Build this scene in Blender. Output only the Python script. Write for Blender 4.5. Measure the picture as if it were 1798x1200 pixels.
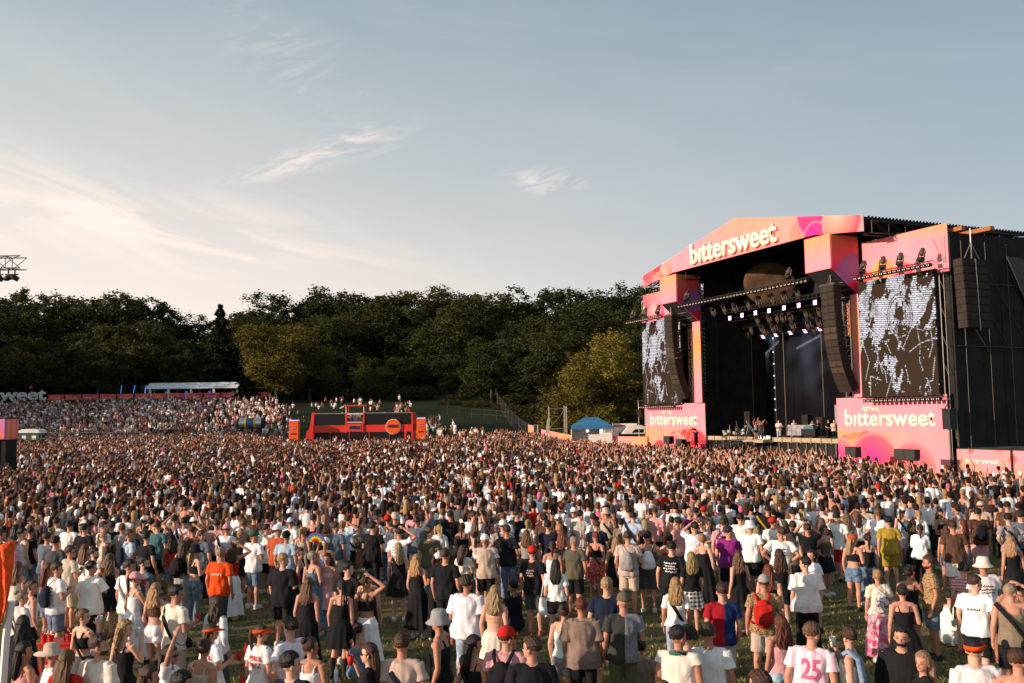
import bpy, bmesh, math, random
import numpy as np
from mathutils import Matrix, Vector
from mathutils.bvhtree import BVHTree
random.seed(7); RNG = np.random.default_rng(11)
scene = bpy.context.scene
for o in list(bpy.data.objects): bpy.data.objects.remove(o)
COL = scene.collection
PI = math.pi

# ---------------------------------------------------------------- camera
CAM_F, PITCH, ROLL, CAM_H = 1600.0, 0.0833, 0.0128, 4.4      # focal length in px of the 1798 px wide photo
cam = bpy.data.cameras.new('camera'); cam.lens = 36 * CAM_F / 1798; cam.sensor_width = 36; cam.clip_end = 5000; cam.clip_start = 0.3
camo = bpy.data.objects.new('camera', cam); COL.objects.link(camo)
camo.matrix_world = Matrix.Translation((0, 0, CAM_H)) @ Matrix.Rotation(PI/2 + PITCH, 4, 'X') @ Matrix.Rotation(-ROLL, 4, 'Z')
scene.camera = camo
scene.render.resolution_x, scene.render.resolution_y = 1024, 683

# ---------------------------------------------------------------- sun, sky, exposure
SUN_EL = math.radians(12.5)
SUN_AZ = math.atan2(-0.93, -0.36)                              # bearing from +Y, clockwise positive (x = sin)
sdir = Vector((math.sin(SUN_AZ)*math.cos(SUN_EL), math.cos(SUN_AZ)*math.cos(SUN_EL), math.sin(SUN_EL)))
sl = bpy.data.lights.new('sun', 'SUN'); sl.energy = 5.0; sl.angle = math.radians(0.6); sl.color = (1.0, 0.75, 0.58)
so = bpy.data.objects.new('sun', sl); COL.objects.link(so); so.rotation_euler = (-sdir).to_track_quat('-Z', 'Y').to_euler(); so.location = (-60, -10, 40)

class NT:                                                       # tiny node helper
    def __init__(s, nt): s.nt = nt; s.n = nt.nodes; s.l = nt.links
    def new(s, t, **k):
        nd = s.n.new(t)
        for a, b in k.items(): setattr(nd, a, b)
        return nd
    def put(s, sock, v):
        if v is None: return
        if hasattr(v, 'is_output') or isinstance(v, bpy.types.NodeSocket): s.l.new(v, sock)
        else:
            if hasattr(sock.default_value, '__len__') and not hasattr(v, '__len__'): v = (v,)*len(sock.default_value)
            if hasattr(v, '__len__') and len(v) == 3 and len(sock.default_value) == 4: v = (*v, 1)
            sock.default_value = v
    def m(s, op, a, b=None, c=None, clamp=False):
        nd = s.new('ShaderNodeMath', operation=op, use_clamp=clamp); s.put(nd.inputs[0], a)
        if b is not None: s.put(nd.inputs[1], b)
        if c is not None: s.put(nd.inputs[2], c)
        return nd.outputs[0]
    def mix(s, f, a, b, mode='MIX'):
        nd = s.new('ShaderNodeMix', data_type='RGBA', blend_type=mode); s.put(nd.inputs[0], f); s.put(nd.inputs[6], a); s.put(nd.inputs[7], b)
        return nd.outputs[2]
    def noise(s, vec, scale, detail=4, rough=.5, dist=0):
        nd = s.new('ShaderNodeTexNoise'); s.put(nd.inputs['Vector'], vec); s.put(nd.inputs['Scale'], scale); s.put(nd.inputs['Detail'], detail)
        s.put(nd.inputs['Roughness'], rough); s.put(nd.inputs['Distortion'], dist); return nd.outputs[0]
    def mapr(s, v, a, b, c=0., d=1., smooth=True):
        nd = s.new('ShaderNodeMapRange', interpolation_type='SMOOTHSTEP' if smooth else 'LINEAR')
        s.put(nd.inputs[0], v)
        for i, q in enumerate((a, b, c, d)): s.put(nd.inputs[i+1], q)
        return nd.outputs[0]
    def comb(s, x, y, z):
        nd = s.new('ShaderNodeCombineXYZ'); s.put(nd.inputs[0], x); s.put(nd.inputs[1], y); s.put(nd.inputs[2], z); return nd.outputs[0]
    def sep(s, v):
        nd = s.new('ShaderNodeSeparateXYZ'); s.put(nd.inputs[0], v); return nd.outputs

world = bpy.data.worlds.new('World'); scene.world = world; world.use_nodes = True
w = NT(world.node_tree); w.n.clear()
sky = w.new('ShaderNodeTexSky', sky_type='NISHITA', sun_disc=False)
sky.sun_elevation = SUN_EL; sky.sun_rotation = SUN_AZ; sky.air_density = 1.0; sky.dust_density = 1.6; sky.ozone_density = 1.2; sky.altitude = 200
geo = w.new('ShaderNodeTexCoord').outputs['Generated']
x, y, z = w.sep(geo)
az = w.m('ARCTAN2', x, y); el = w.m('ARCSINE', z)
def gauss(ca, ce, sa, se, rot=0.0):
    a = w.m('SUBTRACT', az, ca); e = w.m('SUBTRACT', el, ce)
    c, s_ = math.cos(rot), math.sin(rot)
    u = w.m('ADD', w.m('MULTIPLY', a, c/sa), w.m('MULTIPLY', e, s_/sa)); v = w.m('ADD', w.m('MULTIPLY', a, -s_/se), w.m('MULTIPLY', e, c/se))
    r = w.m('ADD', w.m('MULTIPLY', u, u), w.m('MULTIPLY', v, v))
    return w.m('POWER', 2.718, w.m('MULTIPLY', r, -1.0))
def streak(rot, fu, fv, det=6, dist=.6, seed=0.0):
    c, s_ = math.cos(rot), math.sin(rot)
    u = w.m('ADD', w.m('MULTIPLY', az, c*fu), w.m('MULTIPLY', el, s_*fu)); v = w.m('ADD', w.m('MULTIPLY', az, -s_*fv), w.m('MULTIPLY', el, c*fv))
    return w.noise(w.comb(u, v, seed), 1.0, det, .58, dist)
s1 = streak(-0.22, 5, 26, seed=1.3, det=8, dist=.9); s2 = streak(-.12, 3, 13, seed=4.2, det=4); s3 = streak(.32, 16, 60, seed=7.7, det=8, dist=1.2)
cl = w.m('MULTIPLY', gauss(-0.38, .200, .24, .040, -.13), w.mapr(s1, .34, .66, .15, 1.0))
cl = w.m('ADD', cl, w.m('MULTIPLY', gauss(-0.56, .24, .16, .05, -.20), w.mapr(s2, .38, .72, 0, .6)))
cl = w.m('ADD', cl, w.m('MULTIPLY', gauss(-0.185, .292, .055, .012, .25), w.mapr(s3, .42, .68, 0, .9)))
cl = w.m('ADD', cl, w.m('MULTIPLY', gauss(-0.255, .265, .055, .009, .25), w.mapr(s3, .42, .68, 0, .6)))
cl = w.m('ADD', cl, w.m('MULTIPLY', gauss(0.040, .257, .032, .012, -.1), w.mapr(s3, .40, .66, 0, .9)))
cl = w.m('ADD', cl, w.m('MULTIPLY', gauss(-0.24, .375, .10, .035, -.6), w.mapr(s3, .45, .75, 0, .25)))
cl = w.m('ADD', cl, w.mapr(streak(-.15, 2.2, 9, seed=9.0), .42, .80, 0, .12))
cl = w.m('MULTIPLY', cl, w.mapr(el, .0, .12)); cl = w.m('MINIMUM', cl, 1.0)
hv = w.new('ShaderNodeHueSaturation'); w.put(hv.inputs['Saturation'], .55); w.put(hv.inputs['Color'], sky.outputs[0]); base = hv.outputs[0]
side = w.mapr(az, -.62, .62)                                    # 0 = towards the low sun, 1 = away from it
hor = w.mix(side, (6.6, 5.3, 4.5, 1), (2.9, 3.1, 3.15, 1)); midc = w.mix(side, (3.7, 3.7, 3.6, 1), (1.85, 2.3, 2.6, 1)); zen = w.mix(side, (1.65, 2.30, 2.65, 1), (1.20, 1.75, 2.15, 1))
grad = w.mix(w.mapr(el, .03, .28), hor, midc); grad = w.mix(w.mapr(el, .22, .52), grad, zen)
base = w.mix(.85, base, grad)
cloudc = w.mix(side, (6.6, 5.3, 4.5, 1), (4.2, 4.0, 3.9, 1))
base = w.mix(w.m('MULTIPLY', cl, .78), base, cloudc)
bg = w.new('ShaderNodeBackground'); w.put(bg.inputs[0], base); bg.inputs[1].default_value = 0.148
wo = w.new('ShaderNodeOutputWorld'); w.l.new(bg.outputs[0], wo.inputs[0])
scene.view_settings.view_transform = 'Standard'; scene.view_settings.look = 'None'; scene.view_settings.gamma = 1
scene.view_settings.exposure = 0.40

# ---------------------------------------------------------------- helpers
def tag(o, label=None, cat=None, group=None, kind=None):
    if label: o['label'] = label
    if cat: o['category'] = cat
    if group: o['group'] = group
    if kind: o['kind'] = kind
    return o
def empty(name, loc=(0, 0, 0), rz=0.0, label=None, cat=None, group=None, parent=None):
    o = bpy.data.objects.new(name, None); COL.objects.link(o); o.location = loc; o.rotation_euler = (0, 0, rz); o.empty_display_size = .2
    o.parent = parent
    return tag(o, label, cat, group)
def link(name, me, mat=None, parent=None, loc=(0, 0, 0), rz=0.0):
    o = bpy.data.objects.new(name, me); COL.objects.link(o); o.parent = parent; o.location = loc; o.rotation_euler = (0, 0, rz)
    if mat is not None and not me.materials: me.materials.append(mat)
    return o
def clone(o, parent=None):
    c = o.copy(); COL.objects.link(c)
    if parent is not None: c.parent = parent
    for ch in list(o.children): clone(ch, c)
    return c
class MB:
    def __init__(s): s.v = []; s.f = []; s.n = 0
    def add(s, v, f):
        s.v.extend([tuple(map(float, q)) for q in v]); s.f.extend([tuple(int(i)+s.n for i in q) for q in f]); s.n = len(s.v); return s
    def box(s, x0, x1, y0, y1, z0, z1):
        v = [(x, y, z) for z in (z0, z1) for y in (y0, y1) for x in (x0, x1)]
        return s.add(v, [(0,2,3,1),(4,5,7,6),(0,1,5,4),(2,6,7,3),(0,4,6,2),(1,3,7,5)])
    def bar(s, a, b, r, n=5):
        a = Vector(a); b = Vector(b); d = (b-a).normalized(); u = d.orthogonal().normalized(); w_ = d.cross(u)
        ring = [u*math.cos(2*PI*i/n)*r + w_*math.sin(2*PI*i/n)*r for i in range(n)]
        v = [a+q for q in ring] + [b+q for q in ring]
        f = [(i, (i+1) % n, n+(i+1) % n, n+i) for i in range(n)] + [tuple(range(n))[::-1], tuple(range(n, 2*n))]
        return s.add(v, f)
    def prism(s, poly, axis, t0, t1):            # polygon in the plane normal to axis, extruded t0..t1
        def P(p, t): return {'x': (t, p[0], p[1]), 'y': (p[0], t, p[1]), 'z': (p[0], p[1], t)}[axis]
        n = len(poly); v = [P(p, t0) for p in poly] + [P(p, t1) for p in poly]
        return s.add(v, [tuple(range(n))[::-1], tuple(range(n, 2*n))] + [(i, (i+1) % n, n+(i+1) % n, n+i) for i in range(n)])
    def truss(s, a, b, w, r=.025, n=None, up=(0, 0, 1)):
        a = Vector(a); b = Vector(b); d = (b-a); L = d.length; d.normalize(); up = Vector(up)
        if abs(d.dot(up)) > .95: up = Vector((1, 0, 0))
        u = d.cross(up).normalized()*w/2; v_ = u.cross(d).normalized()*w/2
        cs = [u+v_, u-v_, -u-v_, -u+v_]; n = n or max(1, int(L/w))
        for c in cs: s.bar(a+c, b+c, r, 4)
        for i in range(n):
            p = a+d*L*i/n; q = a+d*L*(i+1)/n
            for k in range(4):
                c0, c1 = cs[k], cs[(k+1) % 4]
                s.bar(p+c0, q+c1, r*.6, 3); s.bar(p+c0, p+c1, r*.6, 3)
        return s
    def lathe(s, prof, n=12, axis='z', c=(0, 0, 0)):
        v = []
        for r, h in prof:
            for i in range(n):
                t = 2*PI*i/n; p = (r*math.cos(t), r*math.sin(t), h)
                if axis == 'x': p = (h, p[0], p[1])
                if axis == 'y': p = (p[0], h, p[1])
                v.append((p[0]+c[0], p[1]+c[1], p[2]+c[2]))
        f = []; m = len(prof)
        for j in range(m-1):
            for i in range(n): f.append((j*n+i, j*n+(i+1) % n, (j+1)*n+(i+1) % n, (j+1)*n+i))
        f += [tuple(range(n))[::-1], tuple(range((m-1)*n, m*n))]
        return s.add(v, f)
    def mesh(s, name, smooth=False):
        me = bpy.data.meshes.new(name); me.from_pydata(s.v, [], s.f); me.validate(); 
        if smooth: me.polygons.foreach_set('use_smooth', [True]*len(me.polygons))
        me.update(); return me
    def build(s, name, mat, parent=None, loc=(0, 0, 0), rz=0.0, smooth=False):
        return link(name, s.mesh(name, smooth), mat, parent, loc, rz)

def mat(name, color, rough=.8, metal=0.0, var=.0, vscale=3.0, bump=0.0, bscale=20.0, emit=None, estr=0.0, objcol=False, vcol=None, spec=.3):
    m = bpy.data.materials.new(name); m.use_nodes = True; k = NT(m.node_tree); b = k.n['Principled BSDF']
    b.inputs['Roughness'].default_value = rough; b.inputs['Metallic'].default_value = metal; b.inputs['Specular IOR Level'].default_value = spec
    tc = k.new('ShaderNodeTexCoord').outputs['Object']
    c = color if len(color) == 4 else (*color, 1)
    if objcol: src = k.new('ShaderNodeObjectInfo').outputs['Color']
    elif vcol: src = k.new('ShaderNodeVertexColor', layer_name=vcol).outputs[0]
    else: src = k.new('ShaderNodeRGB').outputs[0]; src.default_value = c
    if var > 0:
        n = k.noise(tc, vscale, 5, .6); f = k.mapr(n, .3, .7, 1-var, 1+var)
        src = k.mix(1.0, src, k.comb(f, f, f), 'MULTIPLY')
    k.put(b.inputs['Base Color'], src)
    if bump > 0:
        bn = k.new('ShaderNodeBump'); bn.inputs['Strength'].default_value = bump; bn.inputs['Distance'].default_value = .02
        k.put(bn.inputs['Height'], k.noise(tc, bscale, 4, .6)); k.put(b.inputs['Normal'], bn.outputs[0])
    if emit: k.put(b.inputs['Emission Color'], emit); b.inputs['Emission Strength'].default_value = estr
    return m
M = {}
M['black'] = mat('black_metal', (.012, .012, .012), .5, var=.3)
M['steel'] = mat('galvanised_steel', (.32, .30, .27), .4, .7, var=.2)
M['darksteel'] = mat('dark_steel', (.07, .065, .06), .5, .5, var=.2)
M['cloth_black'] = mat('black_scrim', (.016, .015, .015), .95, var=.35, vscale=.7, bump=.4, bscale=3)
M['white'] = mat('white_paint', (.72, .70, .66), .5, var=.08)
M['letters'] = mat('cream_lettering', (.86, .76, .60), .6)
M['wood'] = mat('plywood', (.36, .28, .18), .7, var=.2)

def zf(x, y):
    x = np.asarray(x, float); y = np.asarray(y, float)
    a = x/np.maximum(y, 30); t = np.clip((a+.02)/.10, 0, 1); t = t*t*(3-2*t)
    L = np.interp(y, [0, 58, 88, 112, 122, 168, 192, 205, 235, 300, 420, 2000], [0, 0, .8, 1.5, 2.3, 6.9, 8.9, 9.4, 14, 22, 30, 34])
    R = np.interp(y, [0, 120, 150, 180, 235, 300, 420, 2000], [0, 0, 2.2, 7, 14, 22, 30, 34])
    return L*(1-t)+R*t
def Z(x, y): return float(zf(x, y))
CP, SP, CR, SR = math.cos(PITCH), math.sin(PITCH), math.cos(ROLL), math.sin(ROLL)
def ray(px, py):                                                # direction in the place that a point of the photograph looks along (y = 1)
    u = px-899; v = 600-py; X = (CR*u+SR*v)/CAM_F; V = (-SR*u+CR*v)/CAM_F
    d = (X, CP-V*SP, SP+V*CP); return d[0]/d[1], d[2]/d[1]
def at(px, py, D): rx, rz = ray(px, py); return Vector((rx*D, D, CAM_H+rz*D))

# ---------------------------------------------------------------- ground
def grid_coords():
    t = np.linspace(-1, 1, 241); xs = np.sinh(t*4.2)/np.sinh(4.2)*1500
    t = np.linspace(0, 1, 300); ys = -60+1900*(np.sinh(t*4.4)/np.sinh(4.4)); return xs, ys
xs, ys = grid_coords(); X, Y = np.meshgrid(xs, ys); Zz = zf(X, Y)+.03*np.sin(X*.9)*np.sin(Y*.7+1)*(Y > 12)*0.6
nv = X.size; me = bpy.data.meshes.new('ground'); ny, nx = X.shape
idx = np.arange(nv).reshape(ny, nx); fq = np.stack([idx[:-1, :-1], idx[:-1, 1:], idx[1:, 1:], idx[1:, :-1]], -1).reshape(-1, 4)
def fast_mesh(name, V, F, smooth=False, cols=None):
    me = bpy.data.meshes.new(name); V = np.asarray(V, np.float32); F = np.asarray(F, np.int32)
    me.vertices.add(len(V)); me.vertices.foreach_set('co', V.ravel()); k = F.shape[1]
    me.loops.add(F.size); me.loops.foreach_set('vertex_index', F.ravel()); me.polygons.add(len(F))
    me.polygons.foreach_set('loop_start', np.arange(len(F), dtype=np.int32)*k)
    try: me.polygons.foreach_set('loop_total', np.full(len(F), k, np.int32))
    except Exception: pass
    if smooth: me.polygons.foreach_set('use_smooth', np.ones(len(F), bool))
    if cols is not None:
        a = me.color_attributes.new('Col', 'BYTE_COLOR', 'POINT'); c = np.ones((len(V), 4), np.float32); c[:, :3] = cols; a.data.foreach_set('color', c.ravel())
    me.update(calc_edges=True); return me
me = fast_mesh('ground', np.stack([X, Y, Zz], -1).reshape(-1, 3), fq, True)
gm = bpy.data.materials.new('trampled_grass'); gm.use_nodes = True; k = NT(gm.node_tree); b = k.n['Principled BSDF']; b.inputs['Roughness'].default_value = .95; b.inputs['Specular IOR Level'].default_value = .1
tc = k.new('ShaderNodeTexCoord').outputs['Object']
n1 = k.noise(tc, .45, 5, .6); n2 = k.noise(tc, 9, 6, .7); n3 = k.noise(tc, 60, 3, .6)
c = k.mix(k.mapr(n1, .34, .56), (.095, .090, .030, 1), (.25, .20, .095, 1)); c = k.mix(k.mapr(n2, .45, .65, 0, .75), c, (.150, .125, .052, 1)); c = k.mix(k.mapr(n3, .45, .7, 0, .55), c, (.034, .038, .010, 1))
hz = k.mapr(k.sep(tc)[2], .9, 2.6); c = k.mix(hz, c, k.mix(k.mapr(n2, .4, .6), (.014, .022, .008, 1), (.028, .036, .012, 1)))  # slope green darkens with height, shade put into the grass colour
k.put(b.inputs['Base Color'], c); bn = k.new('ShaderNodeBump'); bn.inputs['Strength'].default_value = .9; bn.inputs['Distance'].default_value = .06
k.put(bn.inputs['Height'], k.m('ADD', k.m('MULTIPLY', n2, .6), n3)); k.put(b.inputs['Normal'], bn.outputs[0])
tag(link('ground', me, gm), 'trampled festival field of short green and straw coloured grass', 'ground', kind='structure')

# grass tufts near the camera: blades nobody could count
nb = 60000; gy = 14+RNG.random(nb)**1.5*22; gx = (RNG.random(nb)-.5)*1.3*gy; h = RNG.uniform(.025, .085, nb); th_ = RNG.uniform(0, 2*PI, nb); wd = RNG.uniform(.008, .02, nb)
dx = np.cos(th_)*wd; dy = np.sin(th_)*wd; lx = RNG.normal(0, .025, nb); ly = RNG.normal(0, .025, nb); z0 = zf(gx, gy)
V = np.stack([np.stack([gx-dx, gy-dy, z0], -1), np.stack([gx+dx, gy+dy, z0], -1), np.stack([gx+lx, gy+ly, z0+h], -1)], 1).reshape(-1, 3)
gcol = np.repeat(np.where(RNG.random((nb, 1)) < .55, [[.24, .20, .09]], [[.09, .105, .03]])*RNG.uniform(.6, 1.3, (nb, 1)), 3, 0)
go = link('grass', fast_mesh('grass', V, np.arange(nb*3).reshape(-1, 3), cols=gcol), mat('grass_blades', (1, 1, 1), .9, vcol='Col', spec=.1))
tag(go, 'short trampled grass blades between the people at the front', 'grass', kind='stuff')

# ---------------------------------------------------------------- trees
leaf = bpy.data.materials.new('foliage'); leaf.use_nodes = True; k = NT(leaf.node_tree); b = k.n['Principled BSDF']; b.inputs['Roughness'].default_value = .75; b.inputs['Specular IOR Level'].default_value = .15
oc = k.new('ShaderNodeObjectInfo').outputs['Color']; vc = k.new('ShaderNodeVertexColor', layer_name='Col').outputs[0]
k.put(b.inputs['Base Color'], k.mix(1.0, oc, vc, 'MULTIPLY'))
tr = k.new('ShaderNodeBsdfTranslucent'); k.put(tr.inputs[0], k.mix(1.0, oc, vc, 'MULTIPLY')); mx = k.new('ShaderNodeMixShader'); mx.inputs[0].default_value = .25
k.l.new(b.outputs[0], mx.inputs[1]); k.l.new(tr.outputs[0], mx.inputs[2]); k.l.new(mx.outputs[0], k.n['Material Output'].inputs[0])
M['bark'] = mat('bark', (.06, .045, .032), .95, var=.3, bump=.6, bscale=8)
def leaf_quads(P, size, rng, elong=1.0):
    n = len(P); nrm = rng.normal(size=(n, 3)); nrm /= np.linalg.norm(nrm, axis=1)[:, None]; a = np.cross(nrm, [0, 0, 1.0]); a /= np.linalg.norm(a, axis=1)[:, None]+1e-6; bb = np.cross(nrm, a)
    s = size*rng.uniform(.6, 1.3, (n, 1)); a = a*s*elong; bb = bb*s*.7
    V = np.stack([P-a, P-bb*.9, P+a, P+bb], 1).reshape(-1, 3); F = np.arange(n*4).reshape(-1, 4); return V, F
def crown_mesh(seed, kind, nleaf, size):
    rng = np.random.default_rng(seed); pts = []; cl = []
    if kind == 'broad':                                          # unit height 1, radius ~.38; crown from .12 to 1
        L = rng.integers(20, 28); cs = []
        for i in range(L):
            t = rng.random(); zc = .22+.66*t; rr = .30*math.sqrt(max(.05, 1-((zc-.50)/.52)**2)); an = rng.uniform(0, 2*PI); r0 = rr*rng.uniform(.35, 1)
            cs.append((r0*math.cos(an), r0*math.sin(an), zc, rng.uniform(.09, .17)))
        cs.append((0, 0, .55, .26))
        per = nleaf//len(cs)
        for cx, cy, cz, r in cs:
            m = int(per*(r/.13)**1.3)
            sub = rng.normal(size=(max(6, m//45), 3)); sub /= np.linalg.norm(sub, axis=1)[:, None]; sub *= rng.uniform(.65, 1.08, (len(sub), 1))
            q = sub[rng.integers(0, len(sub), m)]+rng.normal(0, .17, (m, 3)); q[:, 2] *= .85
            pts.append(np.array([cx, cy, cz])+q*r); cl.append(np.full(m, rng.uniform(.7, 1.25)))
    elif kind == 'conifer':
        m = nleaf; t = rng.random(m)**.7; z = .08+.92*(1-t); tier = np.sin(z*70)*.5+.5; an = rng.uniform(0, 2*PI, m); r = (.02+.24*(1-z)**.85)*(.45+.55*tier)*rng.uniform(.3, 1, m)**.5*(1+.25*np.sin(an*5+z*30))
        pts.append(np.stack([r*np.cos(an), r*np.sin(an), z-r*.35], -1)); cl.append(np.ones(m)*.8)
    else:                                                        # bush
        for i in range(14):
            m = nleaf//14; an = rng.uniform(0, 2*PI); r0 = rng.uniform(0, .55); q = rng.normal(size=(m, 3)); q /= np.linalg.norm(q, axis=1)[:, None]; q *= rng.uniform(.7, 1.1, (m, 1))
            pts.append(np.array([r0*math.cos(an), r0*math.sin(an), .45+rng.uniform(-.25, .2)])+q*[.3, .3, .32]); cl.append(np.full(m, rng.uniform(.7, 1.2)))
    P = np.concatenate(pts); c = np.concatenate(cl)*rng.uniform(.65, 1.35, len(P)); V, F = leaf_quads(P, size, rng)
    colr = np.stack([c*1.0, c, c*.9], -1); return fast_mesh('crown', V, F, cols=np.repeat(colr, 4, 0))
def trunk_mesh(seed, conifer=False):
    rng = random.Random(seed); mb = MB(); H = .97 if conifer else .62
    pr = [(.028, -.03), (.020, .05), (.016, .25), (.011, .45), (.005, H)]; mb.lathe(pr, 8)
    if not conifer:
        for i in range(9):
            a = rng.uniform(0, 2*PI); z0 = rng.uniform(.2, .5); p = Vector((0, 0, z0)); q = Vector((math.cos(a)*.16, math.sin(a)*.16, z0+.16)); r = Vector((math.cos(a+.3)*.25, math.sin(a+.3)*.25, z0+.33))
            mb.bar(p, q, .007, 5); mb.bar(q, r, .004, 4)
    return mb.mesh('trunk', True)
CR_B = [crown_mesh(100+i, 'broad', 14500, .0118) for i in range(6)]; TR_B = [trunk_mesh(i) for i in range(6)]
CR_C = crown_mesh(300, 'conifer', 9000, .016); TR_C = trunk_mesh(9, True); CR_S = [crown_mesh(400+i, 'bush', 5000, .035) for i in range(2)]
CR_N = [crown_mesh(200+i, 'broad', 26000, .0098) for i in range(2)]
_tree = {}
def tree(px, ytop, D, tone, kind='broad', wid=1.0, label='', rng=random.Random(5), zoff=-.6):
    rx, rz = ray(px, ytop); x = rx*D; z0 = Z(x, D)+zoff; Ht = CAM_H+rz*D-z0
    nm = {'broad': 'broadleaf_tree', 'near': 'broadleaf_tree', 'conifer': 'spruce_tree', 'bush': 'bush'}[kind]
    Ht *= 1.035 if kind == 'broad' else 1.0
    e = empty(nm, (x, D, z0), rng.uniform(0, 6.28), label, 'tree' if kind != 'bush' else 'bush', 'trees of the wood behind the field' if kind == 'broad' else None)
    i = rng.randrange(6)
    cm = {'broad': CR_B[i], 'near': CR_N[i % 2], 'conifer': CR_C, 'bush': CR_S[i % 2]}[kind]
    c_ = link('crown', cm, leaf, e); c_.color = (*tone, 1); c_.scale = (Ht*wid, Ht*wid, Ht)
    if kind != 'bush':
        t_ = link('trunk', TR_C if kind == 'conifer' else TR_B[i], M['bark'], e); t_.scale = (Ht*wid, Ht*wid, Ht)
    return e
SIL = [(-80, 515), (0, 508), (30, 506), (60, 522), (90, 534), (130, 532), (170, 519), (215, 520), (255, 518), (280, 534), (300, 551), (335, 560), (370, 560), (410, 558), (440, 546), (470, 527), (492, 512), (530, 514), (585, 508), (620, 516), (660, 520), (705, 513), (750, 520), (780, 510), (830, 514), (880, 514), (945, 508), (1000, 506), (1040, 514), (1062, 521), (1085, 506), (1130, 506), (1180, 512), (1240, 520)]
def sil(px): return float(np.interp(px, [a for a, _ in SIL], [b for _, b in SIL]))
GRN = [(.042, .054, .013), (.056, .062, .014), (.034, .046, .012), (.070, .066, .015), (.046, .052, .014)]
ORD = ['first', 'second', 'third', 'fourth', 'fifth', 'sixth', 'seventh', 'eighth', 'ninth', 'tenth', 'eleventh', 'twelfth', 'thirteenth', 'fourteenth', 'fifteenth', 'sixteenth', 'seventeenth', 'eighteenth', 'nineteenth', 'twentieth', 'twenty-first', 'twenty-second', 'twenty-third', 'twenty-fourth', 'twenty-fifth', 'twenty-sixth', 'twenty-seventh', 'twenty-eighth', 'twenty-ninth', 'thirtieth', 'thirty-first', 'thirty-second']
TN = ['deep green', 'olive green', 'dark green', 'yellowish green', 'mossy green']
for row, (D, dy, step, txt) in enumerate([(228, 0, 46, 'on the skyline of the wood'), (212, 42, 52, 'in the middle row of the wood'), (199, 95, 50, 'at the foot of the wood')]):
    px = -70+row*17; kk = 0
    while px < 1250:
        ti = random.randrange(5); Dd = D+random.uniform(-6, 6)
        if row == 2 and 225 < px < 470: Dd = 214+random.uniform(-3, 3)
        if row == 2 and px > 850: Dd = 172+random.uniform(-6, 6)
        if row == 1 and px > 850: Dd = 192+random.uniform(-6, 6)
        j = random.uniform(-3, 7) if row == 0 else random.uniform(-22, 22)
        tree(px, sil(px)+dy+j, Dd, GRN[ti], 'broad', random.uniform(1.05, 1.35) if row < 2 else random.uniform(1.2, 1.6), f'{TN[ti]} broadleaf tree {txt}, {ORD[kk]} from its left end')
        px += step*random.uniform(.75, 1.2); kk += 1
tree(387, 534, 208, (.022, .032, .016), 'conifer', 1.0, 'pointed dark spruce rising above the skyline left of the tall wood')
tree(437, 600, 190, (.030, .045, .030), 'conifer', 1.0, 'blue-green spruce beside the right end of the white marquee')
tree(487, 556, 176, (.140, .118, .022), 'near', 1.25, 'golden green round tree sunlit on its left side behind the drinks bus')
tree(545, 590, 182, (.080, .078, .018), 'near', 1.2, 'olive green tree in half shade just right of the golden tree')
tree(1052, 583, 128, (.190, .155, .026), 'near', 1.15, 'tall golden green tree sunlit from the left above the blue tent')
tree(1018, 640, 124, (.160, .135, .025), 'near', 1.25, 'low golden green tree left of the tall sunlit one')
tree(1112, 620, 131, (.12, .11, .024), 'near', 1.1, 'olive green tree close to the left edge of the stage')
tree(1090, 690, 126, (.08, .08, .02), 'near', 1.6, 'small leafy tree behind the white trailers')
for px, yt, D, wd, lb in [(655, 668, 186, 1.6, 'dark bush at the wood edge above the drinks bus'), (730, 676, 184, 1.7, 'dark bush right above the bus canopy'), (800, 690, 182, 2.0, 'broad brownish bush on the upper grass slope'), (868, 688, 176, 1.9, 'rounded dark bush left of the wire fence'), (940, 705, 150, 1.8, 'low green bush between wire fence and camera scaffold'), (915, 690, 170, 2.2, 'wide dark bush behind the wire fence'), (1000, 715, 150, 1.8, 'low bush behind the camera scaffold'), (560, 672, 190, 1.8, 'dark bush at the wood edge above the bus front'), (505, 668, 192, 1.6, 'dark bush right of the marquee'), (790, 700, 168, 1.9, 'dark low bush on the slope right of the bus'), (838, 704, 163, 2.2, 'wide dark bush low on the slope before the wood'), (885, 708, 158, 2.0, 'dark bush just left of the climbing wire fence'), (600, 690, 186, 1.8, 'dark low bush above the front of the red bus'), (700, 694, 182, 1.8, 'dark low bush above the round orange sign'),
                            (150, 664, 208, 2.2, 'dark bush behind the hilltop banners'), (60, 662, 210, 2.2, 'dark bush behind the big white letters'), (425, 668, 204, 1.8, 'dark bush behind the right end of the marquee')]:
    tree(px, yt, D, (.055, .055, .018) if D < 195 else (.03, .036, .012), 'bush', wd, lb)

for i, (x_, y_, h_) in enumerate([(-80, 101, 22), (-116, 161, 27), (-128, 106, 24), (-136, 124, 27), (-132, 142, 24), (-140, 160, 28), (-150, 178, 27), (-158, 196, 27), (-160, 140, 30), (-165, 165, 30), (-150, 118, 28), (-172, 190, 30), (-146, 205, 27), (-135, 88, 22)]):  # trees out of view, added to cast shade on the hill
    e = empty('broadleaf_tree', (x_, y_, Z(x_, y_)-.5), i*1.3, f'broadleaf tree left of the hill outside the photo, {ORD[i]} of twenty', 'tree', 'trees left of the hill')
    c_ = link('crown', CR_B[i % 6], leaf, e); c_.color = (*GRN[i % 5], 1); c_.scale = (h_*1.25, h_*1.25, h_); t_ = link('trunk', TR_B[i % 6], M['bark'], e); t_.scale = (h_,)*3

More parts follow.
